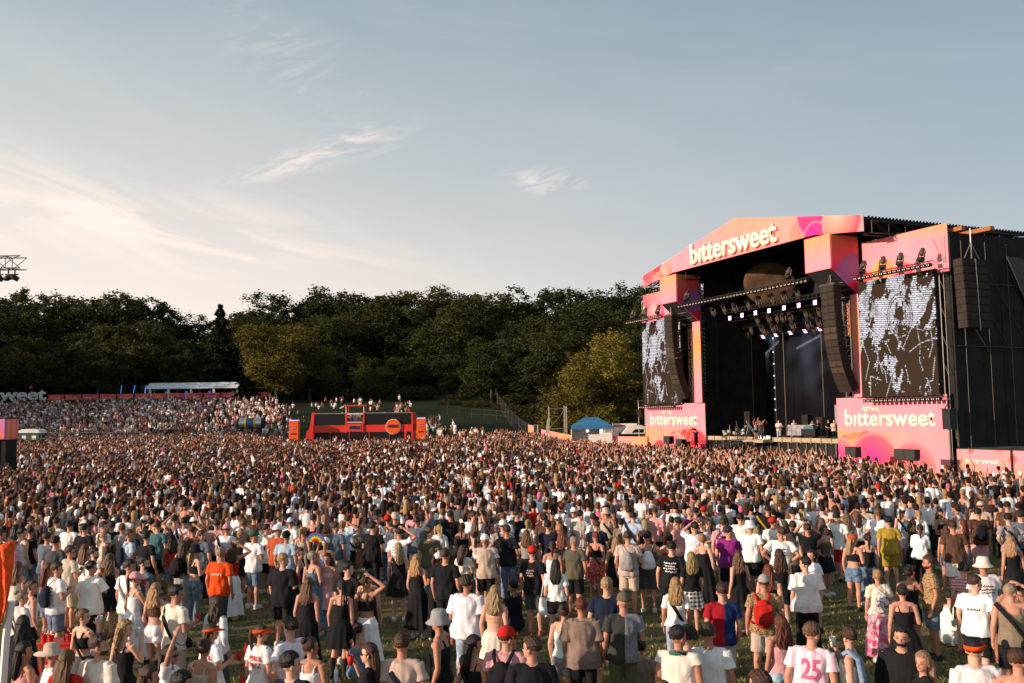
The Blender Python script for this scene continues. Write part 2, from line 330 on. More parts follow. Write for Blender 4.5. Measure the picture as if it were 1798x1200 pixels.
# ================================================================ THE STAGE (local frame: x along the front, y away from the audience, z up)
STH = 1.1567; SC = Vector((22.479, 82.0, 0))
SS = Vector((math.cos(STH), -math.sin(STH), 0)); SN = Vector((-math.sin(STH), -math.cos(STH), 0))
def sw(s, n, z=0): return SC+SS*s+SN*n+Vector((0, 0, z))
def onN(px, py, n):
    rx, rz = ray(px, py); c = SC+SN*n; t = (c.x*SN.x+c.y*SN.y)/(rx*SN.x+SN.y); p = Vector((rx*t, t, 0))
    return (p-SC).dot(SS), CAM_H+rz*t
def onS(px, py, s):
    rx, rz = ray(px, py); c = SC+SS*s; t = (c.x*SS.x+c.y*SS.y)/(rx*SS.x+SS.y); p = Vector((rx*t, t, 0))
    return (p-SC).dot(SN), CAM_H+rz*t
def sthing(name, s, n, z, label, cat, group=None, rz=0.0): return empty(name, sw(s, n, z), -STH+rz, label, cat, group)
stage = empty('concert_stage', SC, -STH, 'huge open air stage with gabled black roof and pink and orange printed panels', 'stage')
def srgb(*c): return tuple((v/255/12.92 if v/255 <= .04045 else ((v/255+.055)/1.055)**2.4) for v in c)
pm = mat('printed_banner', (1, 1, 1), .6, vcol='Col', bump=.5, bscale=1.4, var=.05, vscale=.8)
PK, OR, DP, PU, MG, RD = srgb(230, 134, 148), srgb(238, 142, 92), srgb(214, 48, 96), srgb(140, 62, 130), srgb(226, 30, 130), srgb(222, 62, 40)
def lerp(a, b, t): t = np.clip(t, 0, 1)[..., None]; return np.asarray(a)*(1-t)+np.asarray(b)*t
def bubble(C, S, Zz, c, r, inner, outer, rim=None, off=(-.3, .35)):
    d = np.hypot((S-c[0]), (Zz-c[1]))/r; m = d < 1
    t = np.hypot(S-c[0]-off[0]*r, Zz-c[1]-off[1]*r)/(1.25*r); q = lerp(inner, outer, t**1.2)
    if rim is not None: q = q*(1-np.clip((d-.86)/.14, 0, 1)[..., None]*.6)+np.asarray(rim)*np.clip((d-.86)/.14, 0, 1)[..., None]*.6
    C[m] = q[m]
backart_ = None
def art_panel(name, x0, x1, bot, top, y, art, parent, step=.09, nrm=-1, plane='xz'):
    nx = max(2, int((x1-x0)/step)); u = np.linspace(x0, x1, nx)
    b = np.array([bot(a) for a in u]) if callable(bot) else np.full(nx, bot); t = np.array([top(a) for a in u]) if callable(top) else np.full(nx, top)
    nz = max(2, int((t-b).max()/step)); v = np.linspace(0, 1, nz)
    S = np.repeat(u[None], nz, 0); Q = b[None]+(t-b)[None]*v[:, None]; C = art(S, Q)
    if plane == 'xz': V = np.stack([S, np.full_like(S, y), Q], -1)
    else: V = np.stack([np.full_like(S, y), S, Q], -1)
    if art not in (backart_, ): C = C*(1-.07*(np.abs((S-x0) % 2.45) < step*.6))[..., None]*(1+.02*np.sin(S*2.1+Q*1.3)*np.sin(S*.7-Q*2.3))[..., None]
    V = V.reshape(-1, 3); i = np.arange(nx*nz).reshape(nz, nx); F = np.stack([i[:-1, :-1], i[:-1, 1:], i[1:, 1:], i[1:, :-1]], -1).reshape(-1, 4)
    me = fast_mesh(name, V, F, False, C.reshape(-1, 3)); o = link(name, me, pm, parent)
    mod = o.modifiers.new('solid', 'SOLIDIFY'); mod.thickness = .06; mod.offset = 1 if plane == 'xz' else -1
    return o
def text_mesh(s, size, weight=.0, extrude=.0, sx=1.0, align='CENTER', space=1.0):
    cu = bpy.data.curves.new('t', 'FONT'); cu.body = s; cu.size = size; cu.align_x = align; cu.offset = weight; cu.extrude = extrude; cu.space_character = space; cu.resolution_u = 3
    o = bpy.data.objects.new('t', cu); COL.objects.link(o); bpy.context.view_layer.update()
    me = bpy.data.meshes.new_from_object(o.evaluated_get(bpy.context.evaluated_depsgraph_get())); bpy.data.objects.remove(o); bpy.data.curves.remove(cu)
    me.transform(Matrix.Scale(sx, 4, (1, 0, 0))); return me
def lettering(s, width, height, parent, loc, rot=(PI/2, 0, 0), m=None, weight=.03, ext=.02, name='lettering'):
    me = text_mesh(s, 1.0, weight, 0.0); co = np.zeros(len(me.vertices)*3); me.vertices.foreach_get('co', co); co = co.reshape(-1, 3)
    mn, mx_ = co.min(0), co.max(0); sx = width/(mx_[0]-mn[0]); sy = height/(mx_[1]-mn[1])
    bm = bmesh.new(); bm.from_mesh(me); r = bmesh.ops.extrude_face_region(bm, geom=bm.faces[:]); bmesh.ops.translate(bm, vec=(0, 0, 1), verts=[e for e in r['geom'] if isinstance(e, bmesh.types.BMVert)]); bm.to_mesh(me); bm.free()
    me.transform(Matrix.Diagonal((sx, sy, ext, 1)) @ Matrix.Translation((-(mn[0]+mx_[0])/2, -mn[1], 0)))
    o = link(name, me, m or M['letters'], parent, loc); o.rotation_euler = rot; return o
# deck
mb = MB(); mb.box(-9.3, 9.3, .35, 13, 1.95, 2.1); mb.box(-9.3, 9.3, .6, 13, 0, 1.94); mb.build('deck', M['cloth_black'], stage)
mb = MB()
for a, b_ in ((-8.9, -1.9), (.9, 9.1)):
    mb.box(a, b_, .20, .34, 1.98, 2.36)
    q = a
    while q < b_: mb.box(q, q+.05, .12, .2, 1.9, 2.4); q += 1.2
mb.box(-1.9, .9, -.9, .34, 1.9, 2.12); mb.build('deck_edge', M['wood'], stage)
for i in range(16): mb = MB(); mb.box(-9+i*1.15, -8.9+i*1.15, .45, .55, 0, 1.95); mb.build('leg', M['steel'], stage)
# backdrop: a big dim video wall upstage
VWN = -8.2
def VW(px, py): return onN(px, py, VWN)
def backart(S, Q):
    r = np.random.default_rng(3); C = np.full(S.shape+(3,), .0015)
    def blob(c, rx, rz, col, k=1.0):
        d = ((S-c[0])/rx)**2+((Q-c[1])/rz)**2; C[:] += np.exp(-d)[..., None]*np.array(col)*k
    n = np.zeros(S.shape)
    for a in range(26): fx, fz, ph = r.normal(0, .9), r.normal(0, .9), r.uniform(0, 6.3); n += np.sin(S*fx+Q*fz+ph)/5
    n = np.clip(n+.6, 0, 2)[..., None]
    for c, rx, rz, col in [(VW(1336, 599), 1.5, .30, (.03, .15, .30)), (VW(1340, 612), 2.2, 1.3, (.05, .065, .09)), (VW(1340, 624), 1.5, .22, (.22, .26, .32)), (VW(1425, 620), 3.6, 2.4, (.012, .015, .021)), (VW(1450, 665), 2.4, 2.0, (.010, .012, .017)), (VW(1300, 590), 1.3, 1.0, (.02, .03, .04))]: blob(c, rx, rz, col)
    C *= n
    for c in [VW(1313, 684), VW(1318, 690), VW(1324, 689), VW(1267, 691), VW(1345, 690)]:
        d = ((S-c[0])/(.45))**2+((Q-c[1])/.30)**2; C += (np.exp(-d*2)*(n[..., 0] > .5))[..., None]*np.array([.55, .07, .015])
    for p, q_ in [(VW(1336, 630), VW(1367, 601)), (VW(1400, 612), VW(1440, 590))]:
        p = np.array(p); q_ = np.array(q_); dd = q_-p; t = np.clip(((S-p[0])*dd[0]+(Q-p[1])*dd[1])/(dd@dd), 0, 1); d = np.hypot(S-p[0]-dd[0]*t, Q-p[1]-dd[1]*t); C += (np.exp(-(d/.09)**2)*.16)[..., None]*np.array([.8, .9, 1])
    return C
vm = bpy.data.materials.new('video_wall'); vm.use_nodes = True; k = NT(vm.node_tree); b = k.n['Principled BSDF']; k.put(b.inputs['Base Color'], (.004, .004, .005, 1)); b.inputs['Roughness'].default_value = .9; b.inputs['Specular IOR Level'].default_value = .05
k.put(b.inputs['Emission Color'], k.new('ShaderNodeVertexColor', layer_name='Col').outputs[0]); b.inputs['Emission Strength'].default_value = 1.0
o = art_panel('video_wall', -9.4, 9.4, 2.1, 13.5, 8.2, backart, stage, .12); o.data.materials.clear(); o.data.materials.append(vm)
mb = MB(); mb.box(-9.6, 9.6, 12.3, 12.5, 0, 19); mb.box(-9.7, -9.5, .9, 12.4, 2, 17.8); mb.box(9.3, 9.5, .9, 12.4, 2, 17.8); mb.box(-9.6, 9.6, 6.5, 6.6, 15.6, 19); mb.build('black_drapes', M['cloth_black'], stage)
# roof
rt = [(-15.6, 19.02), (0, 22.0), (15.3, 19.02), (15.3, 18.5), (0, 21.3), (-15.6, 18.5)]
mb = MB(); mb.prism([(-15.6, 19.02), (0, 22.0), (0, 21.7), (-15.6, 18.7)], 'y', -2.35, 15); mb.prism([(0, 22.0), (15.3, 19.02), (15.3, 18.7), (0, 21.7)], 'y', -2.35, 15)
for yy in np.arange(-2, 15, .35): mb.box(-15.6, -15.52, yy, yy+.12, 19.0, 19.12); mb.box(15.2, 15.3, yy, yy+.12, 19.0, 19.12)
mb.build('roof', M['cloth_black'], stage)
mb = MB()
for n_ in (-2.0, 1.5, 5, 9, 13):
    mb.truss((-15, n_, 18.3), (0, n_, 21.0), .7, .05, 16); mb.truss((0, n_, 21.0), (15, n_, 18.3), .7, .05, 16); mb.truss((-12, n_, 19.3), (12, n_, 19.3), .5, .04, 20)
for s_ in (-15.2, 15.1, -9, 9): mb.truss((s_, -2, 18.25), (s_, 15, 18.25), .9, .055, 10)
mb.build('roof_trusses', M['black'], stage)
mb = MB(); mb.box(15.4, 20.2, .4, 15, 16.9, 17.1); mb.build('wing_roof', M['cloth_black'], stage)
mb = MB(); mb.box(-20.2, -15.7, .4, 15, 16.9, 17.1); mb.build('wing_roof', M['cloth_black'], stage)
mb = MB(); mb.prism([(.4, 17.1), (15, 17.1), (15, 18.6), (.6, 18.0)], 'x', 15.35, 15.5); mb.build('wing_roof', M['cloth_black'], stage)
# fascia
def ftop(s): return 22.05-abs(s)*(2.95/15.45)
def fbot(s): return 18.6 if abs(s) < 10 else 18.6-(abs(s)-10)/5.45*.72
def fart(S, Q):
    C = lerp(PK, OR, .26+.24*np.sin(S*.28+.6)+(.10*(Q-20)))
    C = C*1.0
    for c, r, i_, o_ in [((-14.9, 18.5), 1.1, srgb(240, 140, 130), srgb(214, 80, 104)), ((-13.2, 19.0), 1.5, RD, DP), ((-11.2, 18.6), 1.25, srgb(242, 150, 140), srgb(232, 110, 90)), ((-12.6, 17.9), 1.2, srgb(240, 130, 130), RD), ((-14.6, 19.2), 1.1, DP, srgb(220, 90, 90)),
                         ((8.4, 19.0), 1.3, srgb(242, 120, 110), srgb(236, 130, 90)), ((10.0, 20.4), 1.9, srgb(226, 60, 90), MG), ((10.2, 18.3), 1.4, MG, DP), ((13.1, 19.2), 2.1, srgb(245, 160, 140), srgb(222, 66, 84))]:
        bubble(C, S, Q, c, r, i_, o_, srgb(246, 160, 150))
    return C
art_panel('fascia', -15.6, 15.3, fbot, ftop, -2.5, fart, stage, .1)
def skew_text(): pass
fl = lettering('bıttersweet', 12.5, 2.0, stage, (-.35, -2.62, 18.80), ext=.22, weight=.022, name='roof_lettering')
# towers in front of the opening
def tower(sgn):
    x0, x1 = (9.2, 12.05) if sgn > 0 else (-11.95, -9.1)
    def a1(S, Q): return lerp(PK, OR, (Q-16.2)/2.2)
    def a2(S, Q):                                                   # S = depth here
        C = lerp(DP, srgb(206, 110, 70), (Q-16)/2.4+np.sin(S*2)*.15); bubble(C, S, Q, (-.4, 15.0), 1.9, srgb(150, 110, 170), PU); bubble(C, S, Q, (-.2, 13.6), 1.2, DP, srgb(190, 40, 60)); return C
    t = 'tower_panel'
    art_panel(t, x0, x1, 15.6, 18.35, -2.75, a1, stage, .12)
    art_panel(t, -2.75, .05, lambda q: 15.6 if q < -2.7 else 15.6-(q+2.7)/2.75*2.1, 18.3, x1, a2, stage, .12, plane='yz')
    mb = MB(); mb.box(x0+.05, x1-.1, -2.65, .02, 18.1, 18.3); mb.box(x0, x0+.06, -2.68, .02, 15.6, 18.3)
    mb.prism([(-2.7, 15.6), (0, 13.45), (0, 13.6), (-2.7, 15.75)], 'x', x0+.06, x1-.12); mb.build('tower_lining', M['cloth_black'], stage)
    mb = MB()
    for q in (13.6, 14.1, 14.6): mb.bar((x0+.1, -.1-(q-13.5)*1.25, q), (x1-.2, -.1-(q-13.5)*1.25, q), .035)
    cx = (x0+x1)/2-.4*sgn
    mb.truss((cx, .7, 0), (cx, .7, 18), .75, .05, 22); mb.truss((cx+1.9*sgn, 1.0, 0), (cx+1.9*sgn, 1.0, 18), .6, .045, 24); mb.build('tower_truss', M['steel'], stage)
    e0, e1 = (11.25, 12.25) if sgn > 0 else (-10.15, -8.75)
    def a3(S, Q): return lerp(lerp(PK, OR, (Q-7.5)/3.5), PK, (Q-12)/2.0)
    art_panel('tower_column', e0+.12, e1, 5.62, 13.7, -.3, a3, stage, .12)
    def a3b(S, Q): return lerp(lerp(PU, PK, (Q-6.0)/1.2), OR, (Q-7)/3)*.9  # side strip turns purple at its foot, shade put into the print colour
    art_panel('tower_column', e0-.6, e0+.1, 5.62, 7.4, .3, a3b, stage, .14)
    mb = MB(); mb.box(min(x0, e0)+.0, max(x1, e1)-.3, 1.9, 2.0, 5.6, 15); mb.build('tower_drape', M['cloth_black'], stage)
    if sgn < 0: art_panel('tower_column', -12.1, -11.3, 6.5, 13.4, 1.3, a3, stage, .14)
    else: art_panel('tower_column', 9.75, 9.95, 10.6, 13.4, .9, a3, stage, .1)
tower(1); tower(-1)
# wings
def wing(sgn):
    m = 14.42*sgn
    def al(S, Q):
        s = (S-m); C = lerp(PK, np.array(PK)*1.03, (Q-4)/2.0)
        low = (Q < 3.05)
        L_ = lerp(OR, PK, np.clip((s+5.2)/8 if True else 0, 0, 1)*.8+(3.05-Q)/3*.4); C[low] = L_[low]
        for c, r, i_, o_ in ([((-4.3, 1.05), .8, RD, srgb(224, 90, 70)), ((-3.4, 1.0), 1.0, OR, RD), ((-2.3, 1.2), .9, srgb(230, 100, 90), RD), ((-1.3, .9), 1.1, srgb(235, 110, 100), DP), ((-4.9, .3), 1.35, MG, OR), ((2.1, -.2), 1.75, DP, srgb(240, 130, 130)), ((-1.6, .0), 2.0, MG, srgb(236, 100, 60))] if sgn > 0 else
                             [((.2, 1.1), .8, RD, srgb(224, 90, 70)), ((1.2, 1.2), .8, OR, RD), ((2.2, 1.3), .8, RD, DP), ((3.4, 1.2), 1.0, srgb(224, 60, 50), RD), ((4.4, .8), 1.2, RD, DP), ((-2.6, .1), 1.1, DP, RD), ((.6, -.2), 1.95, MG, OR), ((4.9, -.2), 1.2, MG, RD)]):
            bubble(C, s, Q, (c[0], c[1]*1.3+.35), r*1.30, i_, o_, srgb(244, 150, 150), (-.1, .1))
        return C
    x0, x1 = (9.1, 19.75) if sgn > 0 else (-19.75, -8.75)
    art_panel('wing_panel', x0, x1, 0, 5.62, .0, al, stage, .08)
    lettering('bıttersweet', 8.75, 1.32, stage, (14.36*sgn if sgn > 0 else -14.36, -.075, 3.36), ext=.03, weight=.024, name='panel_lettering')
    lettering('FESTIVAL', 1.75 if sgn > 0 else 1.9, .40, stage, (12.75 if sgn > 0 else -15.4, -.075, 4.50), ext=.03, weight=.02, name='panel_lettering')
    def at_(S, Q):
        C = lerp(PK, OR, (Q-16.9)/1.2+(abs(S-m)-3)/9); 
        if sgn > 0: bubble(C, S, Q, (14.2, 14.9), 1.35, srgb(245, 150, 90), srgb(238, 120, 90), srgb(246, 160, 150)); bubble(C, S, Q, (16.2, 14.7), .9, srgb(240, 90, 80), DP, srgb(246, 160, 150)); bubble(C, S, Q, (12.4, 14.6), .8, RD, RD)
        else: C = lerp(C, DP, np.clip((-(S)-16.5)/5, 0, .8)); bubble(C, S, Q, (-17.6, 15.4), 1.5, srgb(244, 150, 150), srgb(226, 70, 110))
        return C
    a0, a1_ = (12.2, 20.2) if sgn > 0 else (-20.2, -12.2)
    art_panel('header_panel', a0, a1_, 14.3, (lambda q: 17.75), .35, at_, stage, .1)
    mb = MB(); mb.box(a0+.1, a1_-.1, .55, .9, 5.7, 16.9); mb.build('wing_lining', M['cloth_black'], stage)
    mb = MB(); ex = 19.95*sgn; 
    for q in (0.0, 1.6): mb.bar((ex, q, 0), (ex, q, 16.9), .03)
    for i in range(8): mb.bar((ex, 0, 1+i*2), (ex, 1.6, 1+i*2), .02); mb.bar((ex, 0, 1+i*2), (ex, 1.6, 3+i*2), .016); mb.bar((ex, 0, 1+i*2), (ex-1.1*sgn, .3, 3+i*2), .016)
    mb.bar((ex-.45*sgn, .1, 5.6), (ex-.45*sgn, .1, 14.3), .05)
    mb.build('wing_scaffold', mat('aged_steel', (.16, .15, .14), .5, .5), stage)
wing(1); wing(-1)
mb = MB(); mb.box(-20.14, -19.42, .2, .27, 15.1, 16.6); mb.build('logo_board', mat('grey_board', (.16, .14, .10), .7), stage)
for r_, tx in enumerate(('BI', 'T', 'S')): lettering(tx, .36, .34, stage, (-19.78, .18, 16.12-r_*.45), ext=.03, weight=.02, name='board_lettering')
# side wall of dark cloth and what shows above it
def cw(S, Q): return None
mb = MB(); mb.box(20.25, 20.35, .3, 17, 1.9, 17.0)
for q in np.arange(.9, 17, 2.1): mb.box(20.33, 20.38, q, q+.05, 1.9, 16.9)
for q in (5.2, 9.1, 13.0): mb.box(20.34, 20.375, .3, 17, q, q+.05)
mb.build('side_wall', M['cloth_black'], stage)
mb = MB(); mb.box(-20.35, -20.25, .3, 17, 0, 16.9); mb.build('side_wall', M['cloth_black'], stage)
mb = MB()
for q in (1.2, 3.6, 5.8, 8.5, 12): mb.bar((20.5, q, 0), (20.5, q, 16.5), .025); mb.bar((20.5, q, 14.8), (20.5, q+2.3, 11.5), .03); mb.bar((20.5, q, 11.5), (20.5, q+2.3, 8.6), .03)
mb.bar((20.5, .5, 13.5), (20.5, 16, 13.5), .03); mb.bar((20.5, .5, 9.0), (20.5, 16, 9.0), .03)
mb.build('side_scaffold', M['darksteel'], stage)
mb = MB(); mb.prism([(5.6, 15.6), (16, 15.0), (16, 4), (9.4, 8.5)], 'x', 20.6, 20.7); mb.build('side_tarpaulin', mat('grey_tarpaulin', (.055, .06, .07), .8, var=.25, bump=.5, bscale=1.5), stage)
mb = MB(); mb.box(17.6, 20.9, .9, 1.3, 17.15, 17.45); mb.box(17.6, 21.6, 2.9, 3.3, 17.15, 17.45); mb.build('crane_beam', mat('orange_steel', (.30, .11, .03), .5), stage)
def sb(S, Q):
    C = lerp(PK, OR, .3+.6*np.sin(S*.8)*np.sin(Q*2+S)); bubble(C, S, Q, (1.2, 1.7), .3, RD, PK); bubble(C, S, Q, (4.3, 1.2), .35, RD, PK); bubble(C, S, Q, (3.4, 1.9), .3, DP, PK); return C
bn = empty('fence_banner', sw(20.5, .2, 0), -STH, 'pink and orange banner fence before the dark side wall at the right edge', 'banner')
art_panel('banner', .0, 4.1, .02, 1.86, 0, sb, bn, .1); art_panel('banner', 4.2, 9, .02, 1.86, .1, sb, bn, .1)
mb = MB(); mb.box(4.1, 4.2, -.08, .0, 0, 2.05); mb.build('post', M['black'], bn)
lettering('bıttersweet', 2.6, .38, bn, (2.0, -.075, .92), ext=.02, weight=.01)

# ---------------------------------------------------------------- screens
def fbm(shape, rng, sc, octv=5, ax=(1, 1)):
    ny_, nx_ = shape; out = np.zeros(shape); amp = 1.0
    for o_ in range(octv):
        g = rng.normal(size=(int(4*sc*ax[0]*2**o_)+3, int(4*sc*ax[1]*2**o_)+3)); yy = np.linspace(0, g.shape[0]-2.001, ny_); xx = np.linspace(0, g.shape[1]-2.001, nx_)
        yi = yy.astype(int); xi = xx.astype(int); fy_ = (yy-yi)[:, None]; fx_ = (xx-xi)[None]; fy_ = fy_*fy_*(3-2*fy_); fx_ = fx_*fx_*(3-2*fx_)
        out += amp*((g[yi][:, xi]*(1-fx_)+g[yi][:, xi+1]*fx_)*(1-fy_)+(g[yi+1][:, xi]*(1-fx_)+g[yi+1][:, xi+1]*fx_)*fy_); amp *= .55
    return out
def screen_art(S, Q):
    rng = np.random.default_rng(8); sh = S.shape; x_ = S/7.2+.5; z_ = Q/8.95
    sk_ = np.clip(x_*.9+z_*.8, 0, 2)                              # diagonal grain of the picture
    base = fbm(sh, rng, 2.2, 6)*.9+1.0*fbm(sh, rng, 12, 3); ii, jj = np.indices(sh); d1 = fbm((sh[0]+sh[1], sh[0]+sh[1]), rng, 3.4, 5, (.3, 2.2))
    diag = d1[np.clip(ii+jj, 0, sh[0]+sh[1]-1), np.clip(jj-ii//2+sh[0]//2, 0, sh[0]+sh[1]-1)]
    f = .62*base+1.15*diag+(np.interp(z_, [0, .34, .48, .60, .95, 1], [-2.8, -2.2, -.6, 1.0, 1.3, .9]))
    col_ = np.exp(-(((x_-.46+.25*(z_-.2))/.11)**2))*np.interp(z_, [0, .05, .30, .36], [1.6, 2.6, 2.6, 0]); f += col_
    def blob(cx, cz, rx, rz, k_): f[:] += k_*np.exp(-(((x_-cx)/rx)**2+((z_-cz)/rz)**2)**2)
    blob(.90, .97, .13, .11, -4); blob(.30, .90, .10, .09, -4); blob(.05, .98, .09, .07, -4); blob(.62, .50, .08, .09, -3); blob(.95, .62, .07, .10, -3); blob(.16, .64, .07, .06, -2.5); blob(.68, .94, .04, .04, -3); blob(.55, .68, .06, .05, -2.0)
    m = f > .15
    ring = np.abs(np.hypot((x_-.56)/.15, (z_-.66)/.17)-1); m |= (ring < .045) & (base > -.8); m &= ~((ring > .05) & (ring < .10))
    def stroke(pts, w_=.0048):
        for (ax_, az_), (bx_, bz_) in zip(pts[:-1], pts[1:]):
            d = np.array([bx_-ax_, bz_-az_]); t = np.clip(((x_-ax_)*d[0]+(z_-az_)*d[1])/(d@d), 0, 1); m[np.hypot(x_-ax_-d[0]*t, (z_-az_-d[1]*t)*1.24)+base*.0015 < w_] = True
    for p in [[(.57, .38), (.66, .50), (.74, .60)], [(.66, .36), (.80, .42), (.97, .45)], [(.20, .48), (.25, .32), (.30, .20)], [(.36, .46), (.42, .36)], [(.18, .25), (.26, .29), (.33, .22), (.35, .12)], [(.12, .02), (.13, .18), (.28, .14)], [(.77, .55), (.80, .40), (.78, .28), (.82, .20)], [(.93, .60), (.95, .40), (.90, .30)], [(.97, .30), (.95, .22), (.93, .12), (.86, .10)], [(.86, .14), (.90, .05), (.88, 0)], [(.60, .25), (.63, .15), (.62, .11)], [(.50, .52), (.54, .42), (.60, .38)], [(.05, .45), (.12, .30), (.06, .15)], [(.70, .56), (.85, .52), (.98, .54)], [(.25, .40), (.22, .22)], [(.47, .30), (.40, .12), (.33, .0)]]: stroke(p)
    th_ = fbm(sh, rng, 6, 3) > 1.5; m |= th_ & (f > -.9)
    stripe = np.where(((Q+.10*S) % .16) < .085, 1.0, .20); m &= ~((np.abs(fbm(sh, rng, 5, 3)) < .10) & (z_ > .35)); v = np.where(m, stripe, 0)*np.clip(.85+.15*base, .55, 1.1)
    return np.stack([v*.84, v*.84, v*.93], -1)
sm = bpy.data.materials.new('led_screen'); sm.use_nodes = True; k = NT(sm.node_tree); b = k.n['Principled BSDF']; b.inputs['Roughness'].default_value = .8; b.inputs['Specular IOR Level'].default_value = .1
k.put(b.inputs['Base Color'], (.026, .018, .011, 1)); k.put(b.inputs['Emission Color'], k.new('ShaderNodeVertexColor', layer_name='Col').outputs[0]); b.inputs['Emission Strength'].default_value = .85
for sgn, lb in ((1, 'tall LED screen with black and white picture on the right wing of the stage'), (-1, 'tall LED screen with striped picture on the left wing of the stage, beside the trees')):
    t = sthing('led_screen', 15.85*sgn if sgn > 0 else -15.85, .35, 5.59, lb, 'screen', 'screens of the stage')
    o = art_panel('screen_panel', -3.6, 3.6, 0, 8.95, 0, screen_art, t, .036); o.data.materials.clear(); o.data.materials.append(sm)
    mb = MB(); mb.box(-3.62, 3.62, .08, .36, -.03, 8.98)
    for i in range(6): mb.box(-3.3+i*1.3, -3.25+i*1.3, .36, .5, 0, 8.9)
    mb.build('screen_frame', M['black'], t)
# ---------------------------------------------------------------- lights and speakers
def nth(i): return ORD[i]
M['lens'] = mat('lamp_glass', (.75, .62, .45), .25, emit=(1, .72, .42, 1), estr=.08); M['glow'] = mat('white_lamp', (.8, .8, .8), .3, emit=(.8, .88, 1, 1), estr=1.3)
M['pinkglow'] = mat('pink_lamp', (.8, .5, .6), .3, emit=(1, .50, .72, 1), estr=2.3)
def light_bar(s0, s1, n, z, label, nl, heads=0):
    t = sthing('lighting_truss', s0, n, z, label, 'lighting truss'); L = s1-s0
    mb = MB(); mb.truss((0, 0, .18), (L, 0, .18), .26, .022, int(L/.45)); mb.build('truss', M['black'], t)
    for i in range(nl):
        x_ = (i+.5)*L/nl; mb = MB(); mb.box(x_-.15, x_+.15, -.36, -.08, -.12, .12)
        b_ = mb.build('lamp', M['black'], t); mb = MB(); mb.box(x_-.11, x_-.05, -.38, -.362, -.04, .03); mb.box(x_+.05, x_+.11, -.38, -.362, -.04, .03); mb.build('lens', M['lens'], b_)
    return t
light_bar(-9.6, 8.9, 2.0, 15.12, 'long black truss of paired lamps hung across the stage mouth between the towers', 38)
light_bar(13.3, 20.5, 1.5, 14.6, 'short black truss of paired lamps above the right LED screen', 17); light_bar(12.9, 20.1, .75, 5.32, 'row of paired lamps under the right LED screen', 17)
light_bar(-20.4, -13.3, 1.5, 14.6, 'short black truss of paired lamps above the left LED screen', 17); light_bar(-19.4, -12.6, .75, 5.32, 'row of paired lamps under the left LED screen', 17)
HEADM = None
def moving_head(s, n, z, label, up=False, proto=[None], group='moving lights on the stage', glow=False):
    if proto[0] is None:
        t = empty('stage_light'); mb = MB(); mb.box(-.2, .2, -.18, .18, -.12, .12); mb.build('lamp_base', M['black'], t)
        mb = MB(); mb.box(-.27, -.22, -.06, .06, -.65, -.1); mb.box(.22, .27, -.06, .06, -.65, -.1); mb.box(-.27, .27, -.06, .06, -.16, -.1); mb.build('yoke', mat('worn_brass_paint', (.16, .11, .06), .5), t)
        mb = MB(); mb.lathe([(.10, .25), (.18, .20), (.20, 0), (.16, -.28), (.15, -.3)], 10, 'z', (0, 0, -.55)); mb.build('lamp_head', M['darksteel'], t, smooth=False)
        mb = MB(); mb.lathe([(.14, 0), (.12, -.02)], 10, 'z', (0, 0, -.856)); mb.build('lens', mat('dark_lens', (.3, .25, .2), .15), t)
        proto[0] = t; o = t
    else: o = clone(proto[0])
    o.location = sw(s, n, z); o.rotation_euler = (PI-.35 if up else .35, 0, -STH+random.uniform(-.5, .5)); tag(o, label, 'stage light', group); return o
for i, (px, py) in enumerate([(1251, 541), (1269, 537), (1289, 534), (1311, 529), (1331, 523), (1353, 519), (1375, 514), (1398, 508)]):
    s_, z_ = onN(px, py, .8); moving_head(s_, .8, z_, f'{nth(i)} moving light from the left hanging just under the long front truss')
for i, (px, py) in enumerate([(1327, 556), (1349, 553), (1361, 552), (1374, 551), (1386, 550), (1412, 545), (1425, 543), (1438, 541), (1356, 570), (1391, 565), (1418, 562), (1436, 560)]):
    s_, z_ = onN(px, py, -3.5); moving_head(s_, -3.5, z_, f'moving light hanging amid the dark rig, {nth(i) if i < 8 else nth(i-8)} from the left of the {"middle" if i < 8 else "lower"} row')
for i, (px, py) in enumerate([(1294, 566), (1304, 568), (1316, 573), (1337, 571), (1343, 575), (1366, 568), (1310, 582), (1428, 572)]):
    s_, z_ = onN(px, py, -5.5); moving_head(s_, -5.5, z_, 'moving light hanging deep inside the stage, '+['leftmost of all', 'just right of the leftmost', 'with a pale lit lens', 'left one of the middle pair', 'right one of the middle pair', 'near the centre of the wall', 'lowest of them', 'rightmost, beside the speaker array'][i])
for i, s_ in enumerate((13.9, 15.9, 17.5, 19.4)): moving_head(s_, 1.5, 15.15, f'{nth(i)} moving light from left on the truss above the right LED screen', True)
for i, s_ in enumerate((-19.6, -17.3, -14.6)): moving_head(s_, 1.5, 15.15, f'{nth(i)} moving light from left on the truss above the left LED screen', True)
for s_, q in ((-8.6, 'left'), (6.2, 'right')): moving_head(s_, 2.0, 15.8, f'moving light standing on the {q} end of the long front truss', True)
PX = [(1281.5, 559), (1303, 554), (1326.5, 549.7), (1350.4, 546), (1376.7, 541), (1402.5, 536.5), (1431, 531.5)]
def pinkrow(pts, n, label, tilt):
    for i, (px, py) in enumerate(pts):
        s_, z_ = onN(px, py, n); t = sthing('strobe_light', s_, n, z_, label+f', {nth(i)} from left', 'strobe light', 'pink strobes of the stage')
        mb = MB(); mb.box(-.25, .25, .0, .12, -.24, .24); h_ = mb.build('housing', M['black'], t); h_.rotation_euler.x = tilt
        for zz in (-.20, .02): mb = MB(); mb.box(-.21, .21, -.02, -.004, zz, zz+.18); l_ = mb.build('lit_panel', M['pinkglow'], t); l_.rotation_euler.x = tilt
pinkrow(PX, -3, 'lit square pink strobe in the upper row of the stage rig', 0)
